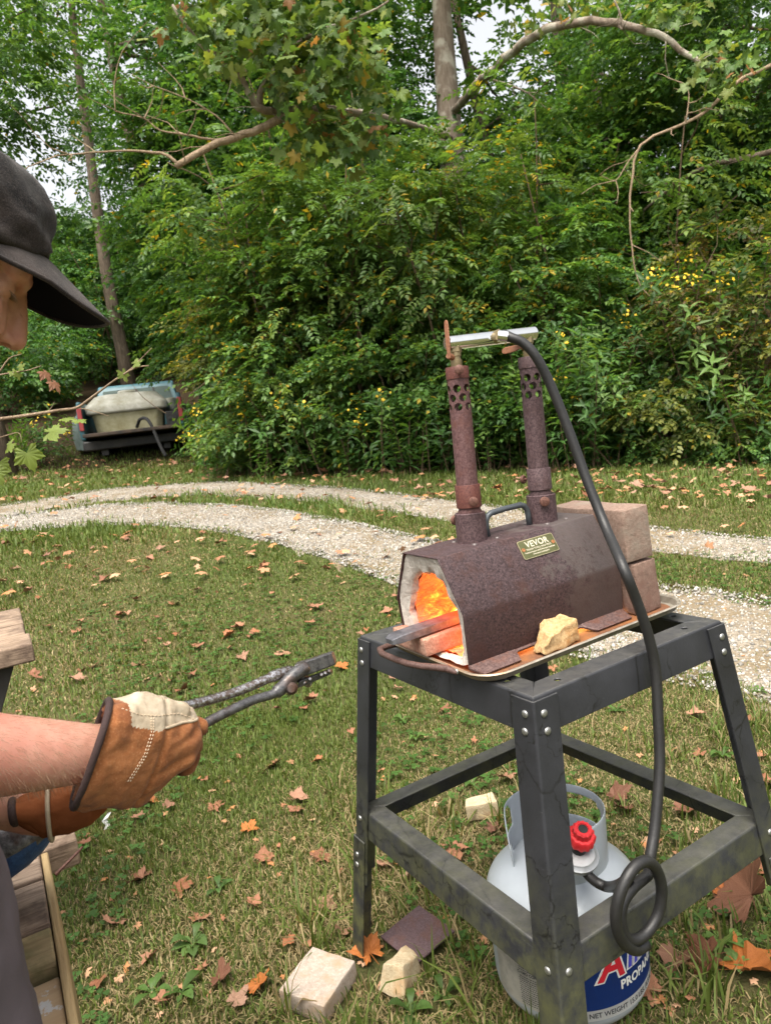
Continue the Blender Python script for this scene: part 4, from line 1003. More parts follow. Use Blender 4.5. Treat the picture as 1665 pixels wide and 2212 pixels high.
b1 = burner(0.117, 0.143, M_tube, M_redrust, M_redrust, 'reddish front burner tube nearest the forge mouth', 0.25, SC1)
b2 = burner(0.289, 0.312, M_tubed, M_tubed, M_tubed, 'darker rear burner tube', 0.0, SC2)
M_lever = rustmat('orange_lever', (0.20, 0.075, 0.035), (0.32, 0.15, 0.085), (0.14, 0.07, 0.05))
# front valve lever stands up at the left, rear lever lies forward
m = MB(); m.tube([(0, 0.006, 0.340), (-0.006, 0.020, 0.344)], 0.006, 8); m.loft([[(-0.008 + a, 0.020 + b, z) for a, b in ((-0.006 * k, -0.0012), (0.006 * k, -0.0012), (0.006 * k, 0.0012), (-0.006 * k, 0.0012))] for z, k in ((0.338, 0.8), (0.352, 0.8), (0.362, 1.0), (0.392, 1.05), (0.403, 0.8), (0.406, 0.35))]); m.build('valve_lever', M_lever, b1, bevel=0.001)
m = MB(); m.tube([(0, 0, 0.340), (0.008, 0.008, 0.344)], 0.006, 8); m.loft([[(-x_, 0.012 + 0.001 * k + b, 0.344 + a) for a, b in ((-0.006 * k, -0.0014), (0.006 * k, -0.0014), (0.006 * k, 0.0014), (-0.006 * k, 0.0014))] for x_, k in ((0.004, 0.7), (-0.012, 0.75), (-0.022, 1.0), (-0.052, 1.1), (-0.060, 0.8), (-0.063, 0.3))]); m.build('valve_lever', M_lever, b2, bevel=0.001)
M_chrome = plain('chrome', (0.78, 0.78, 0.76), 0.12, 1.0, 0.08, 60)
m = MB(); m.tube([(0.1265, 0, 0.5545), (0.128, 0, 0.5545), (0.330, 0, 0.5545), (0.3315, 0, 0.5545)], [0.0115, 0.0128, 0.0128, 0.0115], 28); m.build('manifold', M_chrome, forge, smooth=40)
HC = (0.248, -0.0128, 0.5545)
m = MB(); m.tube([(0.232, 0, 0.5545), (0.232, -0.018, 0.556)], 0.010, 14); m.tube([(0.232, -0.006, 0.5545), (0.232, -0.020, 0.5555)], 0.0125, 6); m.build('hose_elbow', M_brass if False else bpy.data.materials['dull_brass'], forge, smooth=30)
# carrying handle
M_grivet = plain('dull_rivet', (0.16, 0.14, 0.135), 0.5, 0.6)
M_handle = plain('grey_blue_rod', (0.075, 0.085, 0.095), 0.45, 0.4, 0.2, 60)
hpts = [(0.153, 0, 0.189), (0.153, 0, 0.212), (0.1545, 0, 0.222), (0.160, 0, 0.230), (0.168, 0, 0.2335), (0.20, 0, 0.235), (0.240, 0, 0.2345), (0.248, 0, 0.231), (0.2535, 0, 0.223), (0.255, 0, 0.213), (0.255, 0, 0.189)]
m = MB(); m.tube(hpts, 0.0058, 12); m.build('carry_handle', M_handle, forge, smooth=180)
for x_, y_ in ((0.095, 0.028), (0.096, -0.036), (0.150, -0.032), (0.270, -0.034), (0.318, -0.034), (0.315, 0.03), (0.262, 0.02)):
    m = MB(); m.lathe([(0.0045, 0.0), (0.0042, 0.0014), (0.002, 0.0022)], 12, center=(x_, y_, FHT)); m.build('rivet', M_grivet, forge, smooth=60)
# name plate on the sloping side
sl = math.atan2(FHT - FHS, FS - FT)               # slope of that side
PO = Matrix.Translation((0.207, -FT - 0.030 * math.cos(sl) - 0.0012 * math.sin(sl), FHT - 0.030 * math.sin(sl) + 0.0012 * math.cos(sl))) @ Matrix.Rotation(sl, 4, 'X') @ Matrix.Scale(0.88, 4)
pl = empty('name_plate', (0, 0, 0), (0, 0, 0), forge); pl.matrix_local = PO
t = NT('olive_plate'); t.set(Base_Color=t.mix(t.noise(45, 5, 0.7), (0.055, 0.06, 0.022), (0.15, 0.15, 0.065)), Roughness=0.4, Metallic=0.5)
t2 = NT('plate_edge'); t2.set(Base_Color=(0.42, 0.37, 0.22), Roughness=0.4, Metallic=0.6)
m = MB(); pts = rrect(-0.047, -0.0205, 0.047, 0.0205, 0.004, 3); m.prism(pts, -0.0006, 0.0010); m.build('plate', t2.m, pl)
m = MB(); pts = rrect(-0.0458, -0.0193, 0.0458, 0.0193, 0.0035, 3); m.prism(pts, 0.0010, 0.0013); m.build('plate_field', t.m, pl)
M_cream = plain('cream_print', (0.62, 0.56, 0.42), 0.5, 0.2, 0.2, 200)
M_copper = plain('copper_rivet', (0.36, 0.15, 0.06), 0.45, 0.5)
for x_, y_ in ((-0.040, 0.0), (0.040, 0.0)):
    m = MB(); m.lathe([(0.0042, 0.0013), (0.004, 0.0024), (0.002, 0.0026), (0.0015, 0.0018)], 14, center=(x_, y_, 0)); m.build('rivet', M_copper, pl, smooth=50)
def text_mesh(body, size, bold=0.0, space=1.0, extr=0.0):
    cu = bpy.data.curves.new('lettering', 'FONT'); cu.body = body; cu.size = size; cu.align_x = 'CENTER'; cu.align_y = 'CENTER'; cu.offset = bold; cu.space_character = space; cu.extrude = extr; cu.resolution_u = 3
    o = bpy.data.objects.new('lettering', cu); C.objects.link(o)
    dg = bpy.context.evaluated_depsgraph_get(); me = bpy.data.meshes.new_from_object(o.evaluated_get(dg)); bpy.data.objects.remove(o); return me
def letter(name, body, size, loc, mat, parent, bold=0.0, space=1.0, sx=1.0):
    me = text_mesh(body, size, bold, space); o = link(name, me, parent, mat); o.location = loc; o.scale = (sx, 1, 1); return o
letter('lettering', 'VEVOR', 0.0185, (0.0, 0.0085, 0.0015), M_cream, pl, 0.0004, 1.05)
letter('lettering', 'TOUGH TOOLS, HALF PRICE', 0.0052, (0.0, -0.0020, 0.0015), M_cream, pl, 0.0001)
letter('lettering', 'Technical Support and E-Warranty Certificate', 0.0043, (0.0, -0.0080, 0.0015), M_cream, pl, 0.0001)
letter('lettering', 'www.vevor.com/support', 0.0043, (0.0, -0.0135, 0.0015), M_cream, pl, 0.0001)

# ---- bricks about the forge
def brickmat(name, c0, c1, spot=None, sc=1.0, glow=None):
    t = NT(name); n = t.noise(160 * sc, 4, 0.8); b_ = t.noise(14, 5, 0.7)
    c = t.mix(t.ramp(n, [(0.34, 0.0), (0.66, 1.0)]), c0, c1)
    if spot: c = t.mix(t.ramp(b_, [(0.48, 0.0), (0.64, 1.0)]), c, spot)
    t.set(Base_Color=c, Roughness=0.95, Specular_IOR_Level=0.15); t.bump(n, 0.55, 0.004); return t.m
def rough_block(name, verts8, mat, parent=None, sub=4, amp=0.0015, seed=0, loc=None, rot=None, bev=0.003):
    """a block given by its eight corners (bottom four, top four), with worn faces"""
    bm = bmesh.new(); vs = [bm.verts.new([float(q) for q in v]) for v in verts8]
    for f_ in ((3, 2, 1, 0), (4, 5, 6, 7), (0, 1, 5, 4), (1, 2, 6, 5), (2, 3, 7, 6), (3, 0, 4, 7)): bm.faces.new([vs[i] for i in f_])
    bmesh.ops.bevel(bm, geom=bm.edges[:], offset=bev, segments=2, affect='EDGES', profile=0.5)
    bmesh.ops.subdivide_edges(bm, edges=[e for e in bm.edges if e.calc_length() > 0.01], cuts=sub, use_grid_fill=True)
    for v in bm.verts:
        n_ = mnoise.noise_vector(v.co * 45 + Vector((seed * 3.1, 0, 0))) * amp + mnoise.noise_vector(v.co * 16 + Vector((seed, 7, 0))) * amp * 1.5
        if amp > 0.003: n_ = n_ + mnoise.noise_vector(v.co * 120 + Vector((seed, 3, 1))) * amp * 0.5
        v.co += n_
    bmesh.ops.recalc_face_normals(bm, faces=bm.faces)
    me = bpy.data.meshes.new(name); bm.to_mesh(me); bm.free(); shade(me, 35); o = link(name, me, parent, mat)
    if loc is not None: o.location = Vector([float(q) for q in loc])
    if rot is not None: o.rotation_euler = rot
    return o
def box8(lo, hi): return [(lo[0], lo[1], lo[2]), (hi[0], lo[1], lo[2]), (hi[0], hi[1], lo[2]), (lo[0], hi[1], lo[2]), (lo[0], lo[1], hi[2]), (hi[0], lo[1], hi[2]), (hi[0], hi[1], hi[2]), (lo[0], hi[1], hi[2])]
M_fire = brickmat('pink_firebrick', (0.27, 0.14, 0.10), (0.44, 0.27, 0.20), (0.32, 0.14, 0.095))
M_paver = brickmat('red_paver', (0.15, 0.10, 0.078), (0.27, 0.19, 0.15), (0.22, 0.175, 0.14), 0.8)
M_paver2 = brickmat('brown_paver', (0.13, 0.085, 0.066), (0.23, 0.15, 0.12), (0.17, 0.10, 0.078), 0.8)
M_yfire = brickmat('yellow_firebrick', (0.30, 0.185, 0.085), (0.50, 0.35, 0.185), (0.33, 0.165, 0.06))
M_cfire = brickmat('cream_firebrick', (0.36, 0.28, 0.17), (0.54, 0.45, 0.31), (0.40, 0.27, 0.15))
M_gfire = brickmat('greyed_firebrick', (0.31, 0.25, 0.205), (0.46, 0.39, 0.33), (0.36, 0.26, 0.175))
o = rough_block('fire_brick', box8((-0.026, -0.062, 0.0), (0.20, 0.060, 0.032)), M_fire, amp=0.001, loc=FW_(0.004, 0.052, 0.010), rot=(0, -TILT, FA + R(-2)))
tag(o, 'pinkish flat fire brick sticking out of the forge mouth under the hot bar', 'brick')
o = rough_block('paver_brick', box8((0.0, -0.066, 0.0), (0.062, 0.145, 0.100)), M_paver2, amp=0.0012, seed=2, loc=FW_(FL + 0.006, -0.072, -0.004), rot=(0, -TILT, FA + R(3)))
tag(o, 'brown paver brick standing in the tray, lower of the two behind the forge', 'brick')
o = rough_block('paver_brick', box8((0.0, -0.072, 0.0), (0.066, 0.140, 0.100)), M_paver, amp=0.0012, seed=5, loc=FW_(FL + 0.005, -0.060, 0.1005), rot=(0, -TILT, FA + R(-5)))
tag(o, 'reddish paver brick stacked on top behind the forge', 'brick')
v8 = [(0.0, 0.0, 0.0), (0.092, 0.0, 0.0), (0.092, 0.044, 0.0), (0.0, 0.034, 0.0), (0.008, 0.002, 0.024), (0.088, 0.0, 0.040), (0.086, 0.042, 0.050), (0.034, 0.038, 0.046)]
o = rough_block('broken_fire_brick', v8, M_yfire, sub=8, amp=0.0045, seed=9, loc=FW_(0.128, -0.152, -0.004), rot=(0, -TILT, FA + R(6)))
tag(o, 'broken yellow fire brick on the tray beside the forge', 'brick')
# the bar being heated
t = NT('heated_steel'); x = t.sep()[0]; n = t.noise(50, 5, 0.7)
cst = t.mix(t.ramp(n, [(0.35, 0.0), (0.65, 1.0)]), (0.055, 0.055, 0.065), (0.15, 0.15, 0.165))
ht_ = t.math('ADD', x, t.math('MULTIPLY', n, 0.05))
t.set(Base_Color=cst, Roughness=0.55, Metallic=0.5, Emission_Color=t.ramp(ht_, [(0.12, (0.8, 0.03, 0.0)), (0.24, (1.0, 0.14, 0.01)), (0.32, (1.0, 0.4, 0.05))]), Emission_Strength=t.ramp(ht_, [(0.10, 0.0), (0.17, 0.35), (0.30, 1.0)])); t.bump(n, 0.3, 0.003)
bar = MB()
def bsec(x_, w_, h_, y_=0): return [(x_, y_ - w_, 0.002), (x_, y_ + w_, 0.002), (x_, y_ + w_, h_ * 0.93), (x_, y_ + w_ * 0.95, h_), (x_, y_ - w_ * 0.95, h_), (x_, y_ - w_, h_ * 0.93)]
bar.loft([bsec(0.0, 0.012, 0.011), bsec(0.014, 0.0180, 0.0155), bsec(0.05, 0.0185, 0.016), bsec(0.3, 0.0185, 0.016)])
o = bar.build('steel_bar', t.m, bevel=0.001); p = FW_(-0.078, 0.020, 0.0435); o.location = Vector(p); o.rotation_euler = (0, -TILT, FA + R(1.5))
tag(o, 'flat grey steel bar lying on the fire brick with its end in the fire', 'steel bar')

# ================================================================== THE GAS BOTTLE AND THE HOSE
TC = atz(1212, 2090, 0.0)
TC = np.array([0.252, 1.362, 0.0])
tank = empty('gas_bottle', TC, (0, 0, 0)); tag(tank, 'pale grey propane bottle standing on the grass inside the stand', 'gas bottle')
TRD = 0.153
t = NT('bottle_paint'); n = t.noise(9, 5, 0.6); sc_ = t.ramp(t.noise(30, 6, 0.8, t.mapped((1, 1, 0.35))), [(0.66, 0.0), (0.74, 1.0)])
c = t.mix(n, (0.27, 0.30, 0.335), (0.38, 0.415, 0.455)); c = t.mix(t.math('MULTIPLY', sc_, 0.6), c, (0.55, 0.56, 0.56))
c = t.mix(t.ramp(t.math('ADD', t.sep()[2], t.math('MULTIPLY', n, 0.05)), [(0.02, 1.0), (0.10, 0.0)]), c, (0.22, 0.17, 0.11))
t.set(Base_Color=c, Roughness=0.32, Specular_IOR_Level=0.5); M_bot = t.m
pr = [(0.10, 0.0), (0.104, 0.0), (0.104, 0.02), (0.100, 0.035)]
m = MB(); m.lathe([(0.108, 0.0), (0.111, 0.002), (0.111, 0.030), (0.106, 0.036)], 40); m.build('foot_ring', M_bot, tank, smooth=40)
body = [(0.06, 0.020), (0.105, 0.028)] + [(TRD - 0.052 + 0.052 * math.sin(R(a)), 0.078 - 0.052 * math.cos(R(a))) for a in range(15, 91, 15)]
body += [(TRD, 0.14), (TRD, 0.176), (TRD + 0.0012, 0.178), (TRD + 0.0012, 0.184), (TRD, 0.186), (TRD, 0.235)]
body += [(TRD * math.cos(R(a)), 0.235 + 0.085 * math.sin(R(a))) for a in range(8, 84, 6)] + [(0.012, 0.321)]
m = MB(); m.lathe(body, 64); m.build('body', M_bot, tank, smooth=50)
# collar with cut-out grips
def collar():
    n = 72; rings = []; R0 = 0.094; V, F = [], []
    zb, zt = 0.292, 0.405
    A0, A1 = R(-98), R(200)                        # open towards the regulator
    cols = 73; rows = 13
    def inhole(a, f_):
        for ca, wa, cf, wf in ((R(170), 0.30, 0.68, 0.22), (R(50), 0.55, 0.62, 0.22), (R(-68), 0.26, 0.70, 0.2), (R(182), 0.26, 0.12, 0.14)):
            da = abs((a - ca + math.pi) % (2 * math.pi) - math.pi)
            if (da / wa) ** 2 + (abs(f_ - cf) / wf) ** 4 < 1: return True
        return False
    for i in range(cols):
        a = A0 + (A1 - A0) * i / (cols - 1)
        e = min(i, cols - 1 - i) / (cols - 1); tl_ = zt - 0.075 * max(0, 1 - e / 0.09) ** 2
        for j in range(rows):
            f_ = j / (rows - 1); z = zb + (tl_ - zb) * f_; r_ = R0 + 0.004 * f_
            V.append((r_ * math.cos(a), r_ * math.sin(a), z))
    for i in range(cols - 1):
        a = A0 + (A1 - A0) * (i + 0.5) / (cols - 1)
        for j in range(rows - 1):
            if not inhole(a, (j + 0.5) / (rows - 1)): F.append((i * rows + j, (i + 1) * rows + j, (i + 1) * rows + j + 1, i * rows + j + 1))
    m = MB(); m.add(V, F); o = m.build('collar', M_bot, tank, smooth=60)
    so_ = o.modifiers.new('thick', 'SOLIDIFY'); so_.thickness = 0.003; so_.offset = 0
    sb = o.modifiers.new('sub', 'SUBSURF'); sb.levels = 1; sb.render_levels = 1
    return o
col = collar(); col.rotation_euler = (0, 0, R(-10))
m = MB(); m.lathe([(0.026, 0.315), (0.026, 0.325), (0.016, 0.327), (0.016, 0.345), (0.012, 0.347), (0.012, 0.372)], 16); m.build('valve', bpy.data.materials['dull_brass'], tank, smooth=40)
m = MB(); m.tube([(0, 0, 0.375), (0, 0, 0.388)], [0.018, 0.016], 12); m.build('hand_wheel', plain('blue_plastic', (0.03, 0.07, 0.20), 0.5), tank)
# wrapped label: blue band with lettering at the right, paper instructions at the left
def around(me, r_, a0, z0, slant=0.0):
    """lay flat shapes (x to the right seen from outside, y up) round the bottle"""
    bm = bmesh.new(); bm.from_mesh(me)
    for k in range(3):
        lg = [e for e in bm.edges if abs(e.verts[0].co.x - e.verts[1].co.x) > 0.012]
        if not lg: break
        bmesh.ops.triangulate(bm, faces=bm.faces[:]); bmesh.ops.subdivide_edges(bm, edges=[e for e in bm.edges if abs(e.verts[0].co.x - e.verts[1].co.x) > 0.012], cuts=1)
    for v in bm.verts:
        x_, y_, d = v.co; a = a0 + x_ / r_; v.co = ((r_ + d) * math.cos(a), (r_ + d) * math.sin(a), z0 + y_)
    bm.to_mesh(me); bm.free(); me.update(); return me
def band(a0, a1, z0, z1, r_, mat, name, n=40):
    m = MB(); m.loft([[(r_ * math.cos(a), r_ * math.sin(a), z) for z in (z0, z1)] for a in np.linspace(a0, a1, n)], cap=False); o = m.build(name, mat, lab, smooth=180, fixn=False); return o
lab = empty('paper_label', (0, 0, 0), (0, 0, 0), tank)
M_lblue = plain('label_blue', (0.012, 0.045, 0.22), 0.35, 0, 0.1, 20)
M_lwhite = plain('label_white', (0.62, 0.62, 0.60), 0.45, 0, 0.06, 30)
M_lred = plain('label_red', (0.50, 0.012, 0.03), 0.35, 0, 0.1)
M_lteal = plain('label_teal', (0.05, 0.28, 0.40), 0.35, 0, 0.1)
M_lviolet = plain('label_violet', (0.05, 0.05, 0.42), 0.35, 0, 0.1)
t = NT('torn_paper'); n = t.noise(22, 5, 0.7)
t.set(Base_Color=t.mix(t.ramp(n, [(0.4, 0.0), (0.65, 1.0)]), (0.50, 0.48, 0.42), (0.33, 0.32, 0.28)), Roughness=0.7); t.bump(n, 0.4, 0.004); M_paper = t.m
M_ink = plain('label_ink', (0.05, 0.05, 0.055), 0.6)
CB = math.atan2(-TC[1], -TC[0])                    # side turned to the camera
A_mid = CB + 0.72
band(CB + 0.02, CB + 1.75, 0.070, 0.222, TRD + 0.0008, M_lwhite, 'label_ground')
band(CB + 0.02, CB + 1.75, 0.092, 0.212, TRD + 0.0016, M_lblue, 'label_band')
band(CB + 0.02, CB + 1.75, 0.205, 0.217, TRD + 0.0021, M_lteal, 'label_stripe')
band(CB - 1.15, CB - 0.12, 0.075, 0.226, TRD + 0.0009, M_paper, 'instruction_sheet')
def wrap_text(body, size, a0, z0, mat, r_off, bold=0.0, space=1.0, shear=0.0, sx=1.0, name='lettering'):
    me = text_mesh(body, size, bold, space)
    for v in me.vertices: v.co.x = (v.co.x + shear * v.co.y) * sx
    around(me, TRD + r_off, a0, z0); return link(name, me, lab, mat)
wrap_text('A', 0.080, CB + 0.50, 0.172, M_lwhite, 0.0026, 0.0058, 1, 0.2)
wrap_text('meriGas', 0.064, CB + 1.38, 0.172, M_lwhite, 0.0026, 0.0052, 0.92, 0.2)
wrap_text('A', 0.080, CB + 0.50, 0.172, M_lred, 0.0034, 0.0022, 1, 0.2)
wrap_text('meriGas', 0.064, CB + 1.38, 0.172, M_lviolet, 0.0034, 0.0020, 0.92, 0.2)
wrap_text('PROPANE', 0.024, CB + 0.93, 0.126, M_lwhite, 0.0026, 0.0009, 1.05)
wrap_text('NET WEIGHT 15.0 LBS. (6.8 kg)', 0.0135, CB + 0.72, 0.081, M_ink, 0.0018, 0.0003, 1.0)
wrap_text('CÓMO CONECTAR SU TANQUE', 0.0075, CB - 0.36, 0.146, M_ink, 0.0018, 0.0003)
# lines of print too small to read
m = MB(); rr = np.random.default_rng(8)
for k in range(30):
    z = 0.216 - k * 0.0046
    if abs(z - 0.146) < 0.005: continue
    a = CB - 0.70 + rr.uniform(0, 0.02); e = CB - 0.16 - (rr.uniform(0.1, 0.3) if rr.random() < 0.25 else 0)
    while a < e:
        w_ = rr.uniform(0.008, 0.035); m.add([((TRD + 0.0019) * math.cos(q), (TRD + 0.0019) * math.sin(q), z + h) for q, h in ((a, 0), (a + w_, 0), (a + w_, 0.0017), (a, 0.0017))], [(0, 1, 2, 3)]); a += w_ + 0.009
o = m.build('fine_print', M_ink, lab, fixn=False); o['kind'] = 'stuff'

# hose: from the manifold over the side, down to a loop on the lower rail and on to the regulator
t = NT('black_rubber'); n = t.noise(90, 4, 0.7)
t.set(Base_Color=t.mix(n, (0.006, 0.006, 0.007), (0.020, 0.019, 0.018)), Roughness=0.48, Specular_IOR_Level=0.45); t.bump(t.noise(220, 3), 0.2, 0.002); M_rub = t.m
hose = empty('gas_hose', (0, 0, 0)); tag(hose, 'thick black rubber gas hose looping from the manifold to the regulator', 'hose')
def sm(pts, n=8):
    P_ = np.array(pts, float); o = []
    P_ = np.vstack([2 * P_[0] - P_[1], P_, 2 * P_[-1] - P_[-2]])
    for i in range(1, len(P_) - 2):
        for k in range(n):
            t_ = k / n; a, b, c_, d = P_[i - 1], P_[i], P_[i + 1], P_[i + 2]
            o.append(0.5 * (2 * b + (c_ - a) * t_ + (2 * a - 5 * b + 4 * c_ - d) * t_ ** 2 + (3 * b - a - 3 * c_ + d) * t_ ** 3))
    o.append(P_[-2]); return o
def atv(x, y, v):                      # where the sight line meets the plane v metres inside the stand's front face
    d = ray(x, y); nv = np.array([-math.sin(YAW), math.cos(YAW), 0]); return CAM + d * (((SO - CAM) @ nv + v) / (d @ nv))
h0 = FW_(0.243, -0.020, 0.5565)
h0y = h0[1]
HP = [h0, at(1103, 729, h0y - 0.01), at(1130, 741, h0y - 0.015), at(1158, 772, h0y - 0.02), at(1190, 835, h0y - 0.02), at(1228, 930, h0y - 0.03), at(1268, 1040, h0y - 0.05), at(1308, 1140, h0y - 0.09), atv(1345, 1225, 0.0), atv(1375, 1300, -0.012),
      atv(1400, 1375, -0.018), atv(1415, 1450, -0.022), atv(1421, 1560, -0.030), atv(1424, 1650, -0.038), atv(1418, 1740, -0.046), atv(1412, 1800, -0.052), atv(1404, 1850, -0.058)]
LP = [atv(1400, 1886, -0.0600), atv(1390, 1897, -0.0625), atv(1366, 1918, -0.0649), atv(1345, 1950, -0.0674), atv(1340, 1990, -0.0698), atv(1350, 2022, -0.0723), atv(1372, 2030, -0.0747), atv(1400, 2010, -0.0772), atv(1422, 1970, -0.0796), atv(1428, 1920, -0.0821), atv(1418, 1880, -0.0846), atv(1400, 1862, -0.0870), atv(1378, 1866, -0.0880), atv(1354, 1895, -0.0880), atv(1334, 1945, -0.0855), atv(1330, 1995, -0.0820), atv(1345, 2035, -0.0785), atv(1372, 2052, -0.0750), atv(1395, 2040, -0.0715)]
m = MB(); m.tube(sm(HP + LP, 7), 0.0090, 14); m.build('hose_line', M_rub, hose, smooth=180)
pe = [atv(1360, 1893, -0.062), atv(1340, 1910, -0.05), at(1315, 1916, 1.165), at(1293, 1909, 1.18), at(1275, 1896, 1.195), at(1263, 1882, 1.205)]
m = MB(); m.tube(sm(pe, 6), 0.0090, 14); m.build('hose_tail', M_rub, hose, smooth=180)
m = MB(); a_, b_ = h0, np.array(HP[1]); c0 = FW_(0.228, -0.019, 0.5555); m.tube([c0, c0 + (b_ - c0) * 0.75], [0.0108, 0.0112], 16); m.build('ferrule', M_chrome, hose, smooth=40)
a_, b_ = np.array(pe[-1]), np.array(pe[-2]); d_ = nrm(a_ - b_)
M_alu = plain('cast_aluminium', (0.40, 0.41, 0.42), 0.42, 0.7, 0.15, 60)
m = MB(); m.tube([a_ - d_ * 0.004, a_ + d_ * 0.020], 0.0100, 14); m.tube([a_ + d_ * 0.018, a_ + d_ * 0.03], 0.0075, 10); m.build('crimp_sleeve', M_zinc, hose, smooth=40)
RC = at(1246, 1846, 1.222); KN = at(1256, 1803, 1.215)
ax_ = nrm(np.array([0.10, -0.42, 0.90]))
def disc(parent, c, ax, prof_, mat, name, n=28, lob=0):
    c = np.array(c); a = nrm(np.cross(ax, [0.3, 1, 0.1])); b = np.cross(ax, a); m = MB(); rings = []
    for r_, h in prof_:
        rings.append([c + ax * h + (a * math.cos(q) + b * math.sin(q)) * (r_ * (1 + (0.06 * (1 if math.cos(q * lob) > 0 else -0.3) if lob else 0))) for q in np.linspace(0, 2 * math.pi, n + 1)[:-1]])
    m.loft(rings); return m.build(name, mat, parent, smooth=40)
disc(hose, RC, ax_, [(0.022, -0.018), (0.032, -0.013), (0.037, -0.006), (0.038, 0.0), (0.038, 0.004), (0.033, 0.007), (0.030, 0.0105), (0.012, 0.012)], M_alu, 'regulator_body')
m = MB(); m.tube([RC - ax_ * 0.006, a_ + d_ * 0.028], [0.013, 0.009], 12); m.build('regulator_outlet', M_alu, hose, smooth=40)
t = NT('red_plastic'); t.set(Base_Color=t.mix(t.noise(60, 3), (0.44, 0.012, 0.018), (0.58, 0.03, 0.035)), Roughness=0.38); M_red = t.m
kn = disc(hose, KN - ax_ * 0.006, ax_, [(0.021, -0.010), (0.0235, -0.009), (0.0235, 0.006), (0.021, 0.009), (0.0165, 0.0095), (0.0165, 0.022), (0.014, 0.0245), (0.010, 0.0245), (0.009, 0.022)], M_red, 'red_coupling_nut', 48, 12)
disc(hose, KN, ax_, [(0.008, 0.0155), (0.0085, 0.0172), (0.004, 0.0175)], M_rub, 'nut_inset', 16)
bck = np.array([TC[0] * 0.35 + KN[0] * 0.65, TC[1] * 0.4 + KN[1] * 0.6, KN[2] + 0.0])
m = MB(); m.tube([KN - ax_ * 0.012, RC + ax_ * 0.002], 0.014, 12); m.tube([KN - ax_ * 0.008, (TC[0], TC[1], 0.348)], [0.014, 0.010], 10); m.build('inlet', M_rub, hose, smooth=40)

# ================================================================== THE SMITH
def capsule(mb, p0, r0, p1, r1, n=14, k=4):
    p0, p1 = np.array(p0, float), np.array(p1, float); d = nrm(p1 - p0); pts, rad = [], []
    for i in range(k, 0, -1):
        a = math.pi / 2 * i / k * 0.98; pts.append(p0 - d * r0 * math.sin(a)); rad.append(r0 * math.cos(a))
    pts += [p0, p1]; rad += [r0, r1]
    for i in range(1, k + 1):
        a = math.pi / 2 * i / k * 0.98; pts.append(p1 + d * r1 * math.sin(a)); rad.append(r1 * math.cos(a))
    mb.tube(pts, rad, n)
def ellipsoid(mb, c, r_, n=16, M=None):
    c = np.array(c, float); V, F = [], []; rows = n // 2
    for i in range(rows + 1):
        th = math.pi * (i + 0.001 * (i == 0) - 0.001 * (i == rows)) / rows
        for j in range(n):
            ph = 2 * math.pi * j / n; v = np.array([math.sin(th) * math.cos(ph) * r_[0], math.sin(th) * math.sin(ph) * r_[1], math.cos(th) * r_[2]])
            if M is not None: v = M @ v
            V.append(c + v)
    for i in range(rows):
        for j in range(n): F.append((i * n + j, (i + 1) * n + j, (i + 1) * n + (j + 1) % n, i * n + (j + 1) % n))
    F.append(tuple(range(n))); F.append(tuple(rows * n + j for j in range(n - 1, -1, -1)))
    mb.add(V, F)
def fuse(mb, name, mats, parent, voxel, smooth=4, fac=0.5):
    """one continuous skin over all the shapes"""
    o = mb.build(name, mats, parent)
    md = o.modifiers.new('skin', 'REMESH'); md.mode = 'VOXEL'; md.voxel_size = voxel; md.use_smooth_shade = True
    if smooth: s_ = o.modifiers.new('relax', 'SMOOTH'); s_.iterations = smooth; s_.factor = fac
    ms = list(o.data.materials); baked(o)
    if not len(o.data.materials):
        for m_ in ms: o.data.materials.append(m_)
    shade(o.data, 180); return o
def verts(o):
    a = np.empty(len(o.data.vertices) * 3, np.float32); o.data.vertices.foreach_get('co', a); return a.reshape(-1, 3).astype(float)
def setverts(o, a): o.data.vertices.foreach_set('co', np.ascontiguousarray(a, np.float32).ravel()); o.data.update()
def fnoise(P, s_, seed=0): return np.array([mnoise.fractal(Vector(p) * s_ + Vector((seed * 5.3, seed, 0)), 1.0, 2.0, 4) for p in P])

HCN = np.array([-0.416, 0.741, 1.434]); az, pd_, hr = R(40.2), R(31.2), R(6.9)
hF = np.array([math.cos(az) * math.cos(pd_), math.sin(az) * math.cos(pd_), -math.sin(pd_)]); hL0 = np.array([-math.sin(az), math.cos(az), 0]); hU0 = np.cross(hF, hL0)
hL = hL0 * math.cos(hr) + hU0 * math.sin(hr); hU = -hL0 * math.sin(hr) + hU0 * math.cos(hr)
HM = np.stack([hF, hL, hU], 1)
def hd(x, y, z): return HCN + HM @ np.array([x, y, z], float)
person = empty('person', (-0.50, 0.52, 0.0)); PB = np.array([-0.50, 0.52, 0.0])
tag(person, 'person in dark cap and grey clothes bending in from the left with tongs', 'person')

t = NT('skin'); n = t.noise(55, 4, 0.6); fr = t.noise(260, 3, 0.7); big = t.noise(9, 3)
c = t.mix(t.ramp(n, [(0.3, 0.0), (0.7, 1.0)]), (0.47, 0.225, 0.158), (0.61, 0.34, 0.25))
c = t.mix(t.ramp(big, [(0.45, 0.0), (0.7, 1.0)]), c, (0.54, 0.215, 0.16)); c = t.mix(t.ramp(fr, [(0.62, 0.0), (0.74, 1.0)]), c, (0.34, 0.15, 0.095))
t.set(Base_Color=c, Roughness=0.48, Specular_IOR_Level=0.4, Subsurface_Weight=0.12, Subsurface_Radius=(0.010, 0.004, 0.002), Subsurface_Scale=0.5); t.bump(fr, 0.12, 0.002); M_skin = t.m

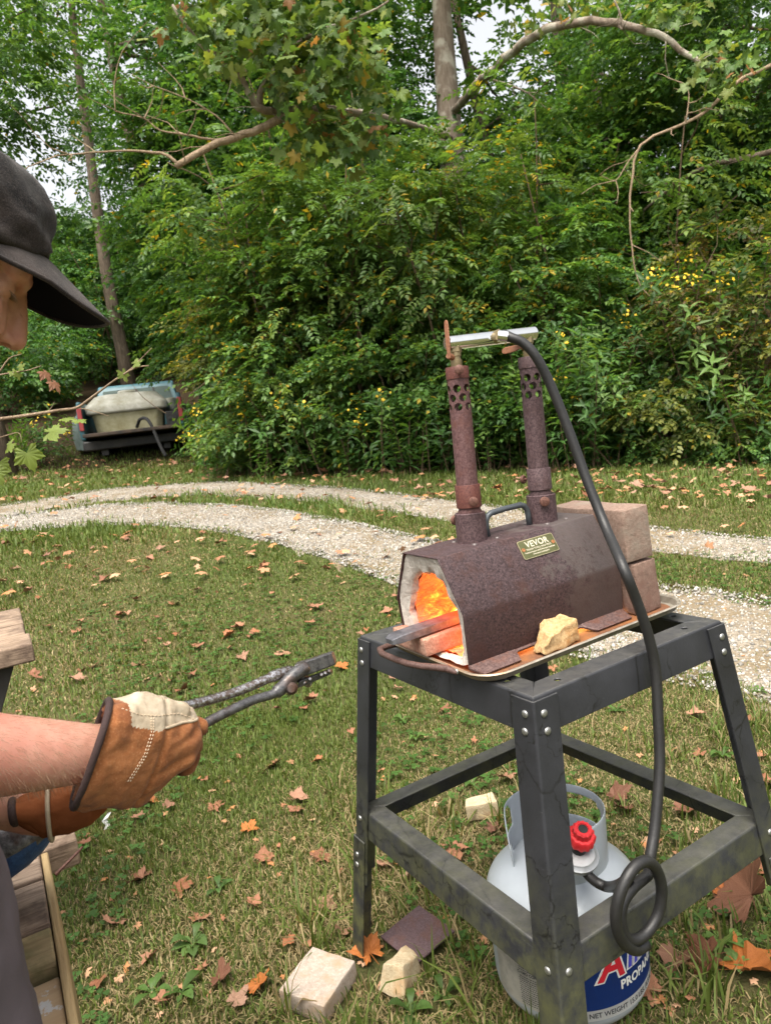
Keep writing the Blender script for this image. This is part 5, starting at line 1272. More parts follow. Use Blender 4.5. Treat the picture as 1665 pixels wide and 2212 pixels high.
# joints
Wr = at(222, 1626, 0.79); Fm = at(0, 1640, 0.715); El = Wr + nrm(Fm - Wr) * 0.26; El[2] += 0.01
NB = np.array([-0.535, 0.665, 1.335]); TM_ = np.array([-0.70, 0.62, 1.14]); rdir = np.array([0.64, -0.77, 0]); ShR = NB + np.array([-0.015, -0.165, -0.06]); ShL = NB + np.array([-0.07, 0.16, -0.05])
WrL = at(95, 1752, 0.86); ElL = np.array([-0.66, 0.80, 0.93])
HpR = at(-318, 1930, 0.56); HpC = HpR + np.array([-0.075, 0.085, 0]); HpL = HpR + np.array([-0.15, 0.17, 0])
HpC[2] = HpR[2] = HpL[2] = 0.88
KnR = np.array([HpR[0] + 0.02, HpR[1] + 0.03, 0.47]); KnL = np.array([HpL[0] + 0.04, HpL[1] + 0.03, 0.47])
AnR = np.array([HpR[0] - 0.02, HpR[1] - 0.02, 0.075]); AnL = np.array([HpL[0] + 0.0, HpL[1] + 0.0, 0.075])
b = MB()
q = lambda p: np.array(p) - PB
# torso, legs (dressed), neck
capsule(b, q(HpC), 0.115, q(TM_), 0.125, 18); capsule(b, q(TM_), 0.125, q(NB - np.array([0.05, 0.0, 0.08])), 0.105, 18)
capsule(b, q(ShR), 0.060, q(ShL), 0.060); capsule(b, q(NB - np.array([0, 0, 0.02])), 0.060, q(hd(-0.035, 0, -0.06)), 0.056)
for a_, k_, f_ in ((HpR, KnR, AnR), (HpL, KnL, AnL)):
    capsule(b, q(a_), 0.080, q(k_), 0.056); capsule(b, q(k_), 0.055, q(f_), 0.038); fd = np.array([0.76, 0.64, 0]); capsule(b, q(f_ + np.array([0, 0, -0.035])), 0.036, q(f_ + fd * 0.15 + np.array([0, 0, -0.045])), 0.030)
# arms
def lerp(a_, b_, t_): return np.array(a_) + (np.array(b_) - np.array(a_)) * t_
def arm(S_, E_, W_):
    capsule(b, q(S_), 0.056, q(E_), 0.043); capsule(b, q(E_), 0.043, q(lerp(E_, W_, 0.33)), 0.049, 20); capsule(b, q(lerp(E_, W_, 0.33)), 0.049, q(W_), 0.031, 20)
arm(ShR, El, Wr); arm(ShL, ElL, WrL)
capsule(b, q(Wr), 0.031, q(at(330, 1600, 0.83)), 0.034); capsule(b, q(WrL), 0.029, q(at(170, 1735, 0.875)), 0.03)
body = fuse(b, 'body_core', M_skin, person, 0.008, 6)
# head, finely built, then joined to the body as one mesh
h = MB(); Mh = HM
E_ = lambda c_, r_: ellipsoid(h, q(hd(*c_)), r_, 20, HM)
def K_(a_, ra, b_, rb): capsule(h, q(hd(*a_)), ra, q(hd(*b_)), rb, 14)
E_((-0.010, 0, 0.030), (0.097, 0.077, 0.090)); E_((0.022, 0, -0.035), (0.066, 0.062, 0.082)); E_((0.040, 0, 0.035), (0.050, 0.062, 0.055))
K_((0.079, -0.046, 0.016), 0.0125, (0.090, -0.012, 0.014), 0.011); K_((0.079, 0.046, 0.016), 0.0125, (0.090, 0.012, 0.014), 0.011)
K_((0.090, 0, 0.012), 0.0085, (0.104, 0, -0.022), 0.0095); K_((0.104, 0, -0.022), 0.0095, (0.1085, 0, -0.042), 0.0125); K_((0.076, 0, 0.004), 0.0135, (0.092, 0, -0.044), 0.0165); K_((0.070, -0.018, -0.012), 0.016, (0.078, -0.022, -0.045), 0.017); K_((0.070, 0.018, -0.012), 0.016, (0.078, 0.022, -0.045), 0.017)
K_((0.096, -0.0105, -0.046), 0.0085, (0.103, -0.008, -0.048), 0.0085); K_((0.096, 0.0105, -0.046), 0.0085, (0.103, 0.008, -0.048), 0.0085)
for s in (-1, 1):
    E_((0.058, s * 0.040, -0.034), (0.026, 0.024, 0.024)); E_((0.0735, s * 0.032, -0.004), (0.0135, 0.0155, 0.0125)); E_((0.0, s * 0.078, -0.005), (0.022, 0.010, 0.034))
    K_((0.05, s * 0.050, -0.075), 0.018, (0.078, s * 0.018, -0.108), 0.017)
K_((0.088, -0.020, -0.070), 0.009, (0.088, 0.020, -0.070), 0.009); K_((0.086, -0.018, -0.084), 0.009, (0.086, 0.018, -0.084), 0.009)
E_((0.076, 0, -0.108), (0.022, 0.026, 0.020)); E_((0.070, 0, -0.060), (0.022, 0.040, 0.030))
K_((-0.02, 0, -0.05), 0.058, (-0.045, 0, -0.13), 0.056)
head = fuse(h, 'head', M_skin, person, 0.0026, 5)
v = verts(head); loc = (v + PB - HCN) @ HM                     # head coordinates
for s in (-1, 1):
    c_ = np.array([0.102, s * 0.0075, -0.0575]); d2 = ((loc - c_) ** 2).sum(1); loc[:, 2] += 0.012 * np.exp(-d2 / 0.0052 ** 2); loc[:, 0] -= 0.003 * np.exp(-d2 / 0.0052 ** 2)
    d2 = ((loc - np.array([0.088, s * 0.020, -0.050])) ** 2).sum(1); loc[:, 0] -= 0.004 * np.exp(-d2 / 0.006 ** 2)       # fold beside the nostril
    e_ = loc - np.array([0.080, s * 0.032, -0.006]); cr_ = np.exp(-(e_[:, 2] + 0.0028 - 0.12 * np.abs(e_[:, 1])) ** 2 / 0.0011 ** 2) * np.exp(-(e_[:, 1] / 0.015) ** 2) * (loc[:, 0] > 0.06); loc[:, 0] -= 0.0022 * cr_
    cr_ = np.exp(-(e_[:, 2] - 0.0085) ** 2 / 0.0013 ** 2) * np.exp(-(e_[:, 1] / 0.016) ** 2) * (loc[:, 0] > 0.06); loc[:, 0] -= 0.002 * cr_
loc += 0.0005 * np.stack([fnoise(loc, 120, 1), fnoise(loc, 120, 2), fnoise(loc, 120, 3)], -1)
setverts(head, loc @ HM.T + HCN - PB)
bpy.ops.object.select_all(action='DESELECT'); body.select_set(True); head.select_set(True); bpy.context.view_layer.objects.active = body
bpy.ops.object.join(); body.name = 'body'
# brow, lashes, stubble and the hair on the forearm: fine strands
def strands(name, roots, dirs, lens, wid, col, label=None):
    V, L_, S_ = [], [], []; o = 0
    for p, d, l_ in zip(roots, dirs, lens):
        d = nrm(np.array(d)); s_ = nrm(np.cross(d, np.array(p) + PB - CAM)) * wid * 0.5; p = np.array(p)
        V += [p - s_, p + s_, p + d * l_ * 0.6 + s_ * 0.7, p + d * l_ * 0.6 - s_ * 0.7, p + d * l_]; S_ += [len(L_), len(L_) + 4]; L_ += [o, o + 1, o + 2, o + 3, o + 3, o + 2, o + 4]; o += 5
    m_ = bpy.data.materials.get('hair_' + name) or plain('hair_' + name, col, 0.55, var=0.2)
    ob = arrmesh(name, np.array(V), L_, S_, m_, person); ob['kind'] = 'stuff'; return ob
rr = np.random.default_rng(6)
ro, di, le = [], [], []
for k in range(220):
    s = -1 if k % 2 else 1; f_ = rr.random(); p = hd(0.0915 - 0.014 * f_ ** 1.5, s * (0.012 + 0.038 * f_), 0.0225 + 0.004 * math.sin(f_ * 3) + rr.normal(0, 0.0022)); ro.append(p - PB + hF * 0.001); di.append(hL * s * 0.9 + hF * 0.25 + hU * rr.normal(0.1, 0.3)); le.append(rr.uniform(0.006, 0.011))
strands('eyebrow', ro, di, le, 0.0005, (0.16, 0.085, 0.045))
ro, di, le = [], [], []
for k in range(70):
    s = -1 if k % 2 else 1; f_ = rr.uniform(-1, 1); ro.append(hd(0.0835 - 0.004 * f_ ** 2, s * 0.032 + f_ * 0.012, -0.009 + 0.002 * f_ ** 2) - PB); di.append(hF * 0.95 - hU * 0.35 + hL * 0.3 * f_); le.append(rr.uniform(0.008, 0.0115))
strands('eyelash', ro, di, le, 0.0005, (0.20, 0.11, 0.055))
ro, di, le = [], [], []
for k in range(900):
    a = rr.uniform(-0.030, 0.030); z = rr.uniform(-0.118, -0.060); x = 0.097 - 3.5 * a * a - (0.010 if z < -0.09 else 0)
    ro.append(hd(x - 0.004, a, z) - PB); di.append(hF + hL * rr.normal(0, 0.4) - hU * rr.uniform(0.2, 0.9)); le.append(rr.uniform(0.006, 0.012))
strands('beard', ro, di, le, 0.0005, (0.22, 0.12, 0.06))
ad = nrm(Wr - El); s1 = nrm(np.cross(ad, [0, 0, 1])); s2 = np.cross(s1, ad)
ro, di, le = [], [], []
for k in range(2600):
    f_ = rr.uniform(0.2, 0.95); a = rr.uniform(0, 6.283); r_ = 0.0485 + (0.031 - 0.0485) * max(0, (f_ - 0.33) / 0.67); n_ = s1 * math.cos(a) + s2 * math.sin(a)
    ro.append(lerp(El, Wr, f_) + n_ * (r_ - 0.0015) - PB); di.append(n_ * 0.45 + ad * rr.uniform(0.2, 1.0) - s2 * rr.uniform(0.2, 0.9)); le.append(rr.uniform(0.007, 0.016))
strands('arm_hair', ro, di, le, 0.00022, (0.26, 0.15, 0.08))
# clothes
t = NT('grey_cloth'); w_ = t.noise(400, 2); n = t.noise(12, 4, 0.6)
t.set(Base_Color=t.mix(n, (0.085, 0.070, 0.078), (0.135, 0.112, 0.122)), Roughness=0.9, Specular_IOR_Level=0.15); t.bump(w_, 0.3, 0.001); M_cloth = t.m
s = MB(); capsule(s, q(HpC), 0.128, q(TM_), 0.14, 18); capsule(s, q(TM_), 0.14, q(NB - np.array([0.05, 0.0, 0.075])), 0.118, 18); capsule(s, q(ShR), 0.075, q(ShL), 0.075)
capsule(s, q(ShR), 0.074, q(lerp(ShR, El, 0.55)), 0.066); capsule(s, q(ShL), 0.074, q(lerp(ShL, ElL, 0.55)), 0.066)
sh_ = fuse(s, 'shirt', M_cloth, person, 0.008, 5); v = verts(sh_); d_ = fnoise(v, 14, 2); v += nrm(v - v.mean(0)) * (d_ * 0.008)[:, None]; setverts(sh_, v)
s = MB(); capsule(s, q(HpR + np.array([0, 0, 0.05])), 0.112, q(KnR), 0.080, 20); capsule(s, q(KnR), 0.080, q(AnR), 0.070); capsule(s, q(HpL + np.array([0, 0, 0.05])), 0.112, q(KnL), 0.080, 20); capsule(s, q(KnL), 0.080, q(AnL), 0.070); capsule(s, q(HpR), 0.110, q(HpL), 0.110)
tr = fuse(s, 'trousers', M_cloth, person, 0.008, 5); v = verts(tr); d_ = fnoise(v, 9, 4); v[:, :2] += (nrm(v[:, :2] - v[:, :2].mean(0)) * (d_ * 0.010)[:, None]); setverts(tr, v)
M_boot = plain('boot_leather', (0.05, 0.035, 0.025), 0.6)
for a_ in (AnR, AnL):
    s = MB(); fd = np.array([0.76, 0.64, 0]); capsule(s, q(a_ + np.array([0, 0, 0.04])), 0.058, q(a_ + np.array([0, 0, -0.02])), 0.054); capsule(s, q(a_ + np.array([0, 0, -0.025]) - fd * 0.03), 0.050, q(a_ + fd * 0.17 + np.array([0, 0, -0.033])), 0.042)
    o = fuse(s, 'boot', M_boot, person, 0.008, 3); v = verts(o); v[:, 2] = np.maximum(v[:, 2], 0.002); setverts(o, v)
# cap: crown panels, band, curved brim, button
t = NT('faded_black_cotton'); n = t.noise(38, 6, 0.75, t.mapped((1, 1, 1))); w_ = t.noise(700, 2); st_ = t.noise(18, 3, 0.6)
c = t.mix(t.ramp(st_, [(0.42, 0.0), (0.70, 1.0)]), (0.010, 0.0085, 0.009), (0.052, 0.040, 0.036)); c = t.mix(t.ramp(n, [(0.56, 0.0), (0.85, 0.8)]), c, (0.10, 0.080, 0.070)); c = t.mix(t.ramp(t.noise(900, 2, 0.8), [(0.55, 0.0), (0.8, 1.0)]), c, (0.13, 0.105, 0.09))
t.set(Base_Color=c, Roughness=0.92, Specular_IOR_Level=0.12, Sheen_Weight=0.12); t.bump(t.math('ADD', w_, t.math('MULTIPLY', n, 2.0)), 0.5, 0.002); M_cap = t.m
t = NT('brim_lining'); t.set(Base_Color=(0.006, 0.006, 0.008), Roughness=0.95, Specular_IOR_Level=0.1); M_under = t.m
cap = empty('cap', q(hd(0, 0, 0.05)), (0, 0, 0), person); cap.matrix_local = Matrix.Translation(Vector(q(hd(0, 0, 0)))) @ Matrix(((hF[0], hL[0], hU[0]), (hF[1], hL[1], hU[1]), (hF[2], hL[2], hU[2]))).to_4x4()
nA, nZ = 72, 22; V, F = [], []
for i in range(nZ + 1):
    th = math.pi / 2 * i / nZ
    for j in range(nA):
        a = 2 * math.pi * j / nA; fr_ = max(0, math.cos(a))
        zz = math.sin(th); cr_ = math.cos(th) ** (0.72 if True else 1)
        rx = 0.106 + 0.004 * fr_; ry = 0.086
        x = rx * cr_ * math.cos(a) - 0.006; y = ry * cr_ * math.sin(a); z0 = 0.0124 + 0.0376 * fr_ ** 2
        z = z0 + (0.120 - z0) * zz + 0.016 * fr_ ** 2 * math.sin(2 * th) * 0.5
        p = Vector((x, y, z)); d_ = mnoise.fractal(p * 30, 1.0, 2.0, 4) * 0.0048 + 0.0034 * math.sin(z * 170 + x * 70 + 3.5 * mnoise.noise(p * 18)) * (1 - zz) * (zz > 0.05)
        seam = -0.0014 * math.exp(-(((a * 3 / math.pi) % 1 - 0.5) / 0.035) ** 2)
        n_ = Vector((x, y, (z - 0.03) * 0.9)).normalized(); p += n_ * (d_ + seam); V.append(p)
for i in range(nZ):
    for j in range(nA): F.append((i * nA + j, i * nA + (j + 1) % nA, (i + 1) * nA + (j + 1) % nA, (i + 1) * nA + j))
m = MB(); m.add(V, F); o = m.build('crown', M_cap, cap, smooth=180); sl_ = o.modifiers.new('thick', 'SOLIDIFY'); sl_.thickness = 0.0025; sl_.offset = -1
NB1, NB2 = 33, 10
def brimpt(i, j, up):
    a = R(-78 + 156 * i / (NB1 - 1)); f_ = j / (NB2 - 1)
    x0, y0 = 0.104 * math.cos(a) - 0.004, 0.085 * math.sin(a)
    ext = 0.084 * (1 - abs(a / R(80)) ** 3.2); x1, y1 = x0 + ext, y0 * (1 + 0.10 * math.cos(a))
    x, y = x0 + (x1 - x0) * f_, y0 + (y1 - y0) * f_
    z = 0.050 - 5.2 * y * y - 0.30 * (x - 0.1) * (1 if x > 0.1 else 0) - 0.004 * f_
    return (x, y, z + up)
Vt = [brimpt(i, j, 0.0) for i in range(NB1) for j in range(NB2)]; Vb = [brimpt(i, j, -0.0034) for i in range(NB1) for j in range(NB2)]
F = [(i * NB2 + j, (i + 1) * NB2 + j, (i + 1) * NB2 + j + 1, i * NB2 + j + 1) for i in range(NB1 - 1) for j in range(NB2 - 1)]
br_ = MB(); br_.add(Vt, F, 0); nV = len(Vt)
br_.add(Vb, [tuple(reversed(f_)) for f_ in F], 1)
edge = [i * NB2 + NB2 - 1 for i in range(NB1)]
br_.f += [[edge[i], edge[i + 1], nV + edge[i + 1], nV + edge[i]] for i in range(NB1 - 1)]; br_.m += [0] * (NB1 - 1)
o = br_.build('brim', [M_cap, M_under], cap, smooth=60, fixn=False)
m = MB(); m.tube([tuple(np.array(brimpt(i, NB2 - 1, -0.0017))) for i in range(NB1)], 0.0026, 8); m.build('brim_edge', M_cap, cap, smooth=180)
m = MB(); m.lathe([(0.0075, 0.0), (0.007, 0.003), (0.003, 0.005)], 14, center=(-0.006, 0, 0.119)); m.build('button', M_cap, cap, smooth=60)

# ---- gloves
t = NT('orange_suede'); n = t.noise(24, 5, 0.65); f_ = t.noise(420, 3, 0.8); st_ = t.noise(11, 4, 0.6)
c = t.mix(t.ramp(n, [(0.3, 0.0), (0.72, 1.0)]), (0.22, 0.075, 0.027), (0.37, 0.15, 0.058)); c = t.mix(t.ramp(f_, [(0.5, 0.0), (0.75, 1.0)]), c, (0.42, 0.20, 0.09)); c = t.mix(t.ramp(st_, [(0.52, 0.0), (0.68, 1.0)]), c, (0.10, 0.034, 0.018)); c = t.mix(t.ramp(t.noise(34, 6, 0.8), [(0.58, 0.0), (0.76, 0.8)]), c, (0.16, 0.085, 0.05))
t.set(Base_Color=c, Roughness=0.95, Specular_IOR_Level=0.08, Sheen_Weight=0.08); t.bump(f_, 0.35, 0.0015); M_suede = t.m
t = NT('dark_suede'); c = t.mix(n2 := t.noise(20, 5, 0.65), (0.11, 0.035, 0.014), (0.26, 0.085, 0.032)); t.set(Base_Color=c, Roughness=0.95, Specular_IOR_Level=0.08); t.bump(t.noise(420, 3, 0.8), 0.3, 0.0015); M_suede2 = t.m
t = NT('cream_leather'); n = t.noise(30, 5, 0.7); t.set(Base_Color=t.mix(t.ramp(n, [(0.3, 0.0), (0.75, 1.0)]), (0.34, 0.265, 0.18), (0.55, 0.47, 0.36)), Roughness=0.7, Specular_IOR_Level=0.3); t.bump(t.noise(70, 5, 0.7), 0.4, 0.003); M_creamL = t.m
M_bind = plain('brown_binding', (0.045, 0.024, 0.022), 0.85, var=0.25, scale=200, bump=0.4)
M_thread = plain('cream_thread', (0.60, 0.47, 0.33), 0.8)
def glove(name, label, rings, axis_dep, mat, fingers, voxel=0.0026, wall=0.88, wr=0.010):
    g_ = empty(name, (0, 0, 0)); o0 = at(*rings[2][0], rings[2][2]); g_.location = Vector(o0); tag(g_, label, 'glove')
    RG = []
    for (tp, bt, Y, hdp) in rings:
        T_, B_ = at(*tp, Y), at(*bt, Y); c_ = (T_ + B_) / 2; RG.append((c_, (T_ - B_) / 2, hdp))
    def ring(c_, uv, hdp, k, n=26):
        o = []
        for i in range(n):
            a = 2 * math.pi * i / n; ca, sa_ = math.cos(a), math.sin(a); e = 0.82
            o.append(c_ + uv * k * math.copysign(abs(sa_) ** e, sa_) + axis_dep * hdp * k * math.copysign(abs(ca) ** e, ca) - o0)
        return o
    m = MB(); seq = [ring(*RG[3], 0.62), ring(*RG[1], wall - 0.06), ring(*RG[0], wall)] + [ring(*r_, 1.0) for r_ in RG]
    m.loft(seq)
    for a_, ra, b_, rb in fingers: capsule(m, at(*a_) - o0, ra, at(*b_) - o0, rb)
    ob = fuse(m, 'leather', mat, g_, voxel, 4)
    v = verts(ob); dn = fnoise(v, 26, 3) * 0.0040 + fnoise(v, 9, 5) * 0.0045
    nr = np.empty(len(v) * 3, np.float32); ob.data.vertices.foreach_get('normal', nr); v += nr.reshape(-1, 3) * dn[:, None]
    return g_, ob, RG, o0, ring, v
dep = nrm(FW * 0.93 - RT * 0.36)
rings = [((238, 1514), (158, 1738), 0.775, 0.052), ((262, 1510), (205, 1738), 0.785, 0.053), ((290, 1498), (258, 1744), 0.80, 0.052), ((322, 1497), (298, 1738), 0.815, 0.050), ((356, 1508), (342, 1708), 0.83, 0.046), ((388, 1530), (382, 1674), 0.845, 0.042), ((413, 1541), (410, 1640), 0.853, 0.034), ((427, 1551), (424, 1604), 0.858, 0.018)]
fg = [((395, 1560, 0.89), 0.0125, (428, 1572, 0.875), 0.0115), ((385, 1590, 0.895), 0.0125, (420, 1605, 0.875), 0.0115), ((375, 1620, 0.89), 0.0125, (410, 1632, 0.875), 0.0115), ((365, 1650, 0.88), 0.012, (402, 1654, 0.87), 0.0105), ((300, 1512, 0.80), 0.012, (392, 1538, 0.835), 0.0105)]
g1, ob, RG, o0, ringf, v = glove('leather_glove', 'orange suede work glove with cream thumb gripping the tongs', rings, dep, M_suede, fg)
# creases across the cuff
vw = v + o0; ax_g = nrm(RG[5][0] - RG[0][0]); s_ = (vw - RG[0][0]) @ ax_g; uvn = nrm(RG[3][1]); hgt = (vw - RG[3][0]) @ uvn / np.linalg.norm(RG[3][1])
nr = np.empty(len(v) * 3, np.float32); ob.data.vertices.foreach_get('normal', nr); nr = nr.reshape(-1, 3)
for sc_, hc, wd in ((0.085, -0.15, 0.006), (0.075, -0.62, 0.006), (0.11, 0.30, 0.005)):
    v += nr * (-0.0045 * np.exp(-((hgt - hc - (s_ - sc_) * 4.0) / 0.09) ** 2) * np.exp(-((s_ - sc_) / 0.03) ** 2))[:, None]
v += nr * (-0.0030 * np.exp(-((s_ - 0.062 - 0.012 * hgt) / 0.0035) ** 2))[:, None]
setverts(ob, v)
ob.data.materials.append(M_creamL)
fc = np.empty(len(ob.data.polygons) * 3, np.float32); ob.data.polygons.foreach_get('center', fc); fc = fc.reshape(-1, 3) + o0
s_ = (fc - RG[0][0]) @ ax_g; hh = (fc - RG[3][0]) @ uvn / np.linalg.norm(RG[3][1])
thr = np.interp(s_, [0.0, 0.03, 0.055, 0.09, 0.13], [0.86, 0.70, 0.56, 0.52, 0.42])
ob.data.polygons.foreach_set('material_index', ((hh > thr) & (s_ > 0.020)).astype(np.int32)); ob.data.update()
me_ = ob.data; mi_ = np.empty(len(me_.polygons), np.int32); me_.polygons.foreach_get('material_index', mi_); ec = {}
for pl_ in me_.polygons:
    for ek in pl_.edge_keys: ec.setdefault(ek, []).append(mi_[pl_.index])
bp = np.array([(np.array(me_.vertices[a].co) + np.array(me_.vertices[b_].co)) / 2 for (a, b_), l_ in ec.items() if len(l_) == 2 and l_[0] != l_[1]]) + o0
dn_ = nrm(np.cross(ax_g, uvn)); dn_ = dn_ if dn_ @ (CAM - o0) > 0 else -dn_
bp = bp[(bp - RG[3][0]) @ dn_ > 0]; bs = (bp - RG[0][0]) @ ax_g; seam = []
for s0 in np.arange(0.024, bs.max(), 0.005):
    k_ = np.abs(bs - s0) < 0.006
    if k_.sum() > 1: seam.append(bp[k_].mean(0) - o0 + dn_ * 0.0006)
m = MB(); m.tube(sm(seam, 3), 0.0017, 7); m.build('seam', M_creamL, g1, smooth=180)
rg = ringf(*RG[0], 0.97, 40); m = MB(); m.tube(rg + [rg[0]], 0.0042, 8, cap=False); m.build('cuff_binding', M_bind, g1, smooth=180)
def stitches(parent, rings_pts, lift=0.0012, rad=0.0006):
    m = MB()
    for i in range(0, len(rings_pts) - 1, 2): m.tube([rings_pts[i], rings_pts[i + 1]], rad, 5)
    o = m.build('stitching', M_thread, parent); o['kind'] = 'stuff'; return o
from mathutils.bvhtree import BVHTree
def on_surface(o, pts, o0, lift=0.0008):
    dg = bpy.context.evaluated_depsgraph_get(); bv = BVHTree.FromObject(o, dg); out = []
    for p in pts:
        d = nrm(np.array(p) - CAM); hit = bv.ray_cast(Vector(CAM - o0), Vector(d))
        if hit[0] is not None: out.append(np.array(hit[0]) - d * lift)
    return out
for dx in (0, 5):
    line = on_surface(ob, [at(x + dx, y, 0.8) for x, y in zip(np.interp(np.linspace(0, 1, 44), [0, 0.3, 0.6, 1], [327, 328, 312, 277]), np.interp(np.linspace(0, 1, 44), [0, 0.3, 0.6, 1], [1544, 1582, 1632, 1688]))], o0); stitches(g1, line)
line = on_surface(ob, [at(x, y, 0.8) for x, y in zip(np.linspace(264, 420, 40), np.interp(np.linspace(0, 1, 40), [0, 0.25, 0.5, 0.8, 1], [1530, 1544, 1546, 1541, 1553]))], o0); stitches(g1, line)
rings2 = [((30, 1716), (40, 1768), 0.838, 0.034), ((88, 1696), (96, 1806), 0.85, 0.040), ((138, 1684), (150, 1796), 0.86, 0.043), ((185, 1672), (200, 1772), 0.87, 0.040), ((222, 1676), (230, 1745), 0.88, 0.032), ((246, 1692), (247, 1726), 0.886, 0.014)]
fg2 = [((150, 1750, 0.835), 0.013, (215, 1725, 0.85), 0.0115), ((140, 1775, 0.84), 0.013, (190, 1760, 0.85), 0.0115), ((160, 1720, 0.84), 0.013, (238, 1704, 0.858), 0.011)]
g2, ob2, RG2, o02, ringf2, v2 = glove('leather_glove', 'dark brown suede glove with a cream stripe, half hidden under the forearm', rings2, dep, M_suede2, fg2); setverts(ob2, v2)
c_, uv, hdp = RG2[1]; c2, uv2, hdp2 = RG2[2]; k_ = 0.35
rg = ringf2(lerp(c_, c2, k_), lerp(uv, uv2, k_), hdp + (hdp2 - hdp) * k_, 1.0, 40); m = MB(); m.tube(rg + [rg[0]], 0.0045, 8, cap=False, flat=0.6); m.build('cream_piping', M_creamL, g2, smooth=180)
rg = ringf2(*RG2[0], 0.97, 40); m = MB(); m.tube(rg + [rg[0]], 0.0045, 8, cap=False); m.build('cuff_binding', M_bind, g2, smooth=180)

# ---- tongs
t = NT('forged_steel'); n = t.noise(120, 5, 0.75); b_ = t.noise(16, 4, 0.6)
c = t.mix(t.ramp(n, [(0.35, 0.0), (0.7, 1.0)]), (0.05, 0.048, 0.052), (0.20, 0.195, 0.195)); c = t.mix(t.ramp(b_, [(0.5, 0.0), (0.66, 1.0)]), c, (0.085, 0.045, 0.030))
t.set(Base_Color=c, Roughness=t.ramp(n, [(0.3, 0.55), (0.7, 0.35)]), Metallic=0.7, Specular_IOR_Level=0.5); t.bump(n, 0.35, 0.002); M_forged = t.m
t = NT('worn_bright_steel'); n = t.noise(190, 5, 0.75, t.mapped((1, 1, 1)))
t.set(Base_Color=t.mix(t.ramp(n, [(0.46, 0.0), (0.62, 1.0)]), (0.16, 0.12, 0.10), (0.50, 0.50, 0.52)), Roughness=0.32, Metallic=0.85); M_bright = t.m
def Z7(x, y, Y): return at(345.5 + 0.2421 * x, 1382.2 + 0.2421 * y, Y)
tongs = empty('blacksmith_tongs', Z7(1180, 435, 1.0)); tag(tongs, 'long-handled blacksmith tongs held open towards the forge', 'tongs'); TO = np.array(Z7(1180, 435, 1.0)); T_ = lambda p: np.array(p) - TO
up_ = sm([T_(Z7(-420, 760, 0.80)), T_(Z7(-150, 685, 0.835)), T_(Z7(150, 610, 0.87)), T_(Z7(430, 540, 0.905)), T_(Z7(650, 475, 0.93)), T_(Z7(830, 405, 0.95)), T_(Z7(950, 352, 0.965)), T_(Z7(1080, 300, 0.985)), T_(Z7(1180, 285, 1.00)), T_(Z7(1260, 340, 1.012)), T_(Z7(1330, 380, 1.02))], 5)
n_ = len(up_); m = MB(); m.tube(up_, [0.0066 if i < n_ * 0.62 else 0.0082 for i in range(n_)], 12); m.build('upper_rein', M_bright, tongs, smooth=180)
lo_ = sm([T_(Z7(-250, 1060, 0.80)), T_(Z7(30, 935, 0.835)), T_(Z7(310, 800, 0.87)), T_(Z7(480, 705, 0.89)), T_(Z7(680, 605, 0.915)), T_(Z7(850, 530, 0.94)), T_(Z7(1000, 487, 0.955)), T_(Z7(1090, 425, 0.968)), T_(Z7(1160, 345, 0.978)), T_(Z7(1240, 280, 0.99)), T_(Z7(1300, 245, 1.0))], 5)
n_ = len(lo_); m = MB(); m.tube(lo_, [0.0064 if i < n_ * 0.62 else 0.0092 for i in range(n_)], 10); m.build('lower_rein', M_forged, tongs, smooth=180)
def hexa(pts, name, mat, bev=0.0022):
    m = MB(); m.add([T_(p) for p in pts], [(3, 2, 1, 0), (4, 5, 6, 7), (0, 1, 5, 4), (1, 2, 6, 5), (2, 3, 7, 6), (3, 0, 4, 7)]); return m.build(name, mat, tongs, bevel=bev)
hexa([Z7(1240, 350, 0.985), Z7(1570, 222, 1.035), Z7(1580, 190, 1.09), Z7(1240, 300, 1.04), Z7(1195, 225, 0.985), Z7(1535, 108, 1.035), Z7(1545, 95, 1.09), Z7(1215, 200, 1.04)], 'upper_jaw', M_forged)
hexa([Z7(1215, 440, 0.992), Z7(1535, 305, 1.038), Z7(1545, 290, 1.070), Z7(1225, 420, 1.03), Z7(1245, 365, 0.992), Z7(1525, 258, 1.038), Z7(1530, 250, 1.070), Z7(1250, 350, 1.03)], 'lower_jaw', M_forged)
for x, y in ((1285, 378), (1340, 345), (1440, 308), (1475, 292), (1512, 275)):
    p = T_(Z7(x, y, 1.008 + (x - 1285) * 0.0001)); m = MB(); d_ = nrm(np.array(Z7(x, y, 1.0)) - CAM); m.tube([p, p - d_ * 0.006, p - d_ * 0.008], [0.0036, 0.0034, 0.002], 6); m.build('jaw_tooth', M_bright, tongs)
p = T_(Z7(1175, 435, 0.965)); q_ = T_(Z7(1200, 400, 1.04)); d_ = nrm(q_ - p); m = MB(); m.tube([p - d_ * 0.004, p, p + d_ * 0.006, q_], [0.005, 0.0085, 0.0085, 0.005], 16); m.build('rivet', M_forged, tongs, smooth=40)

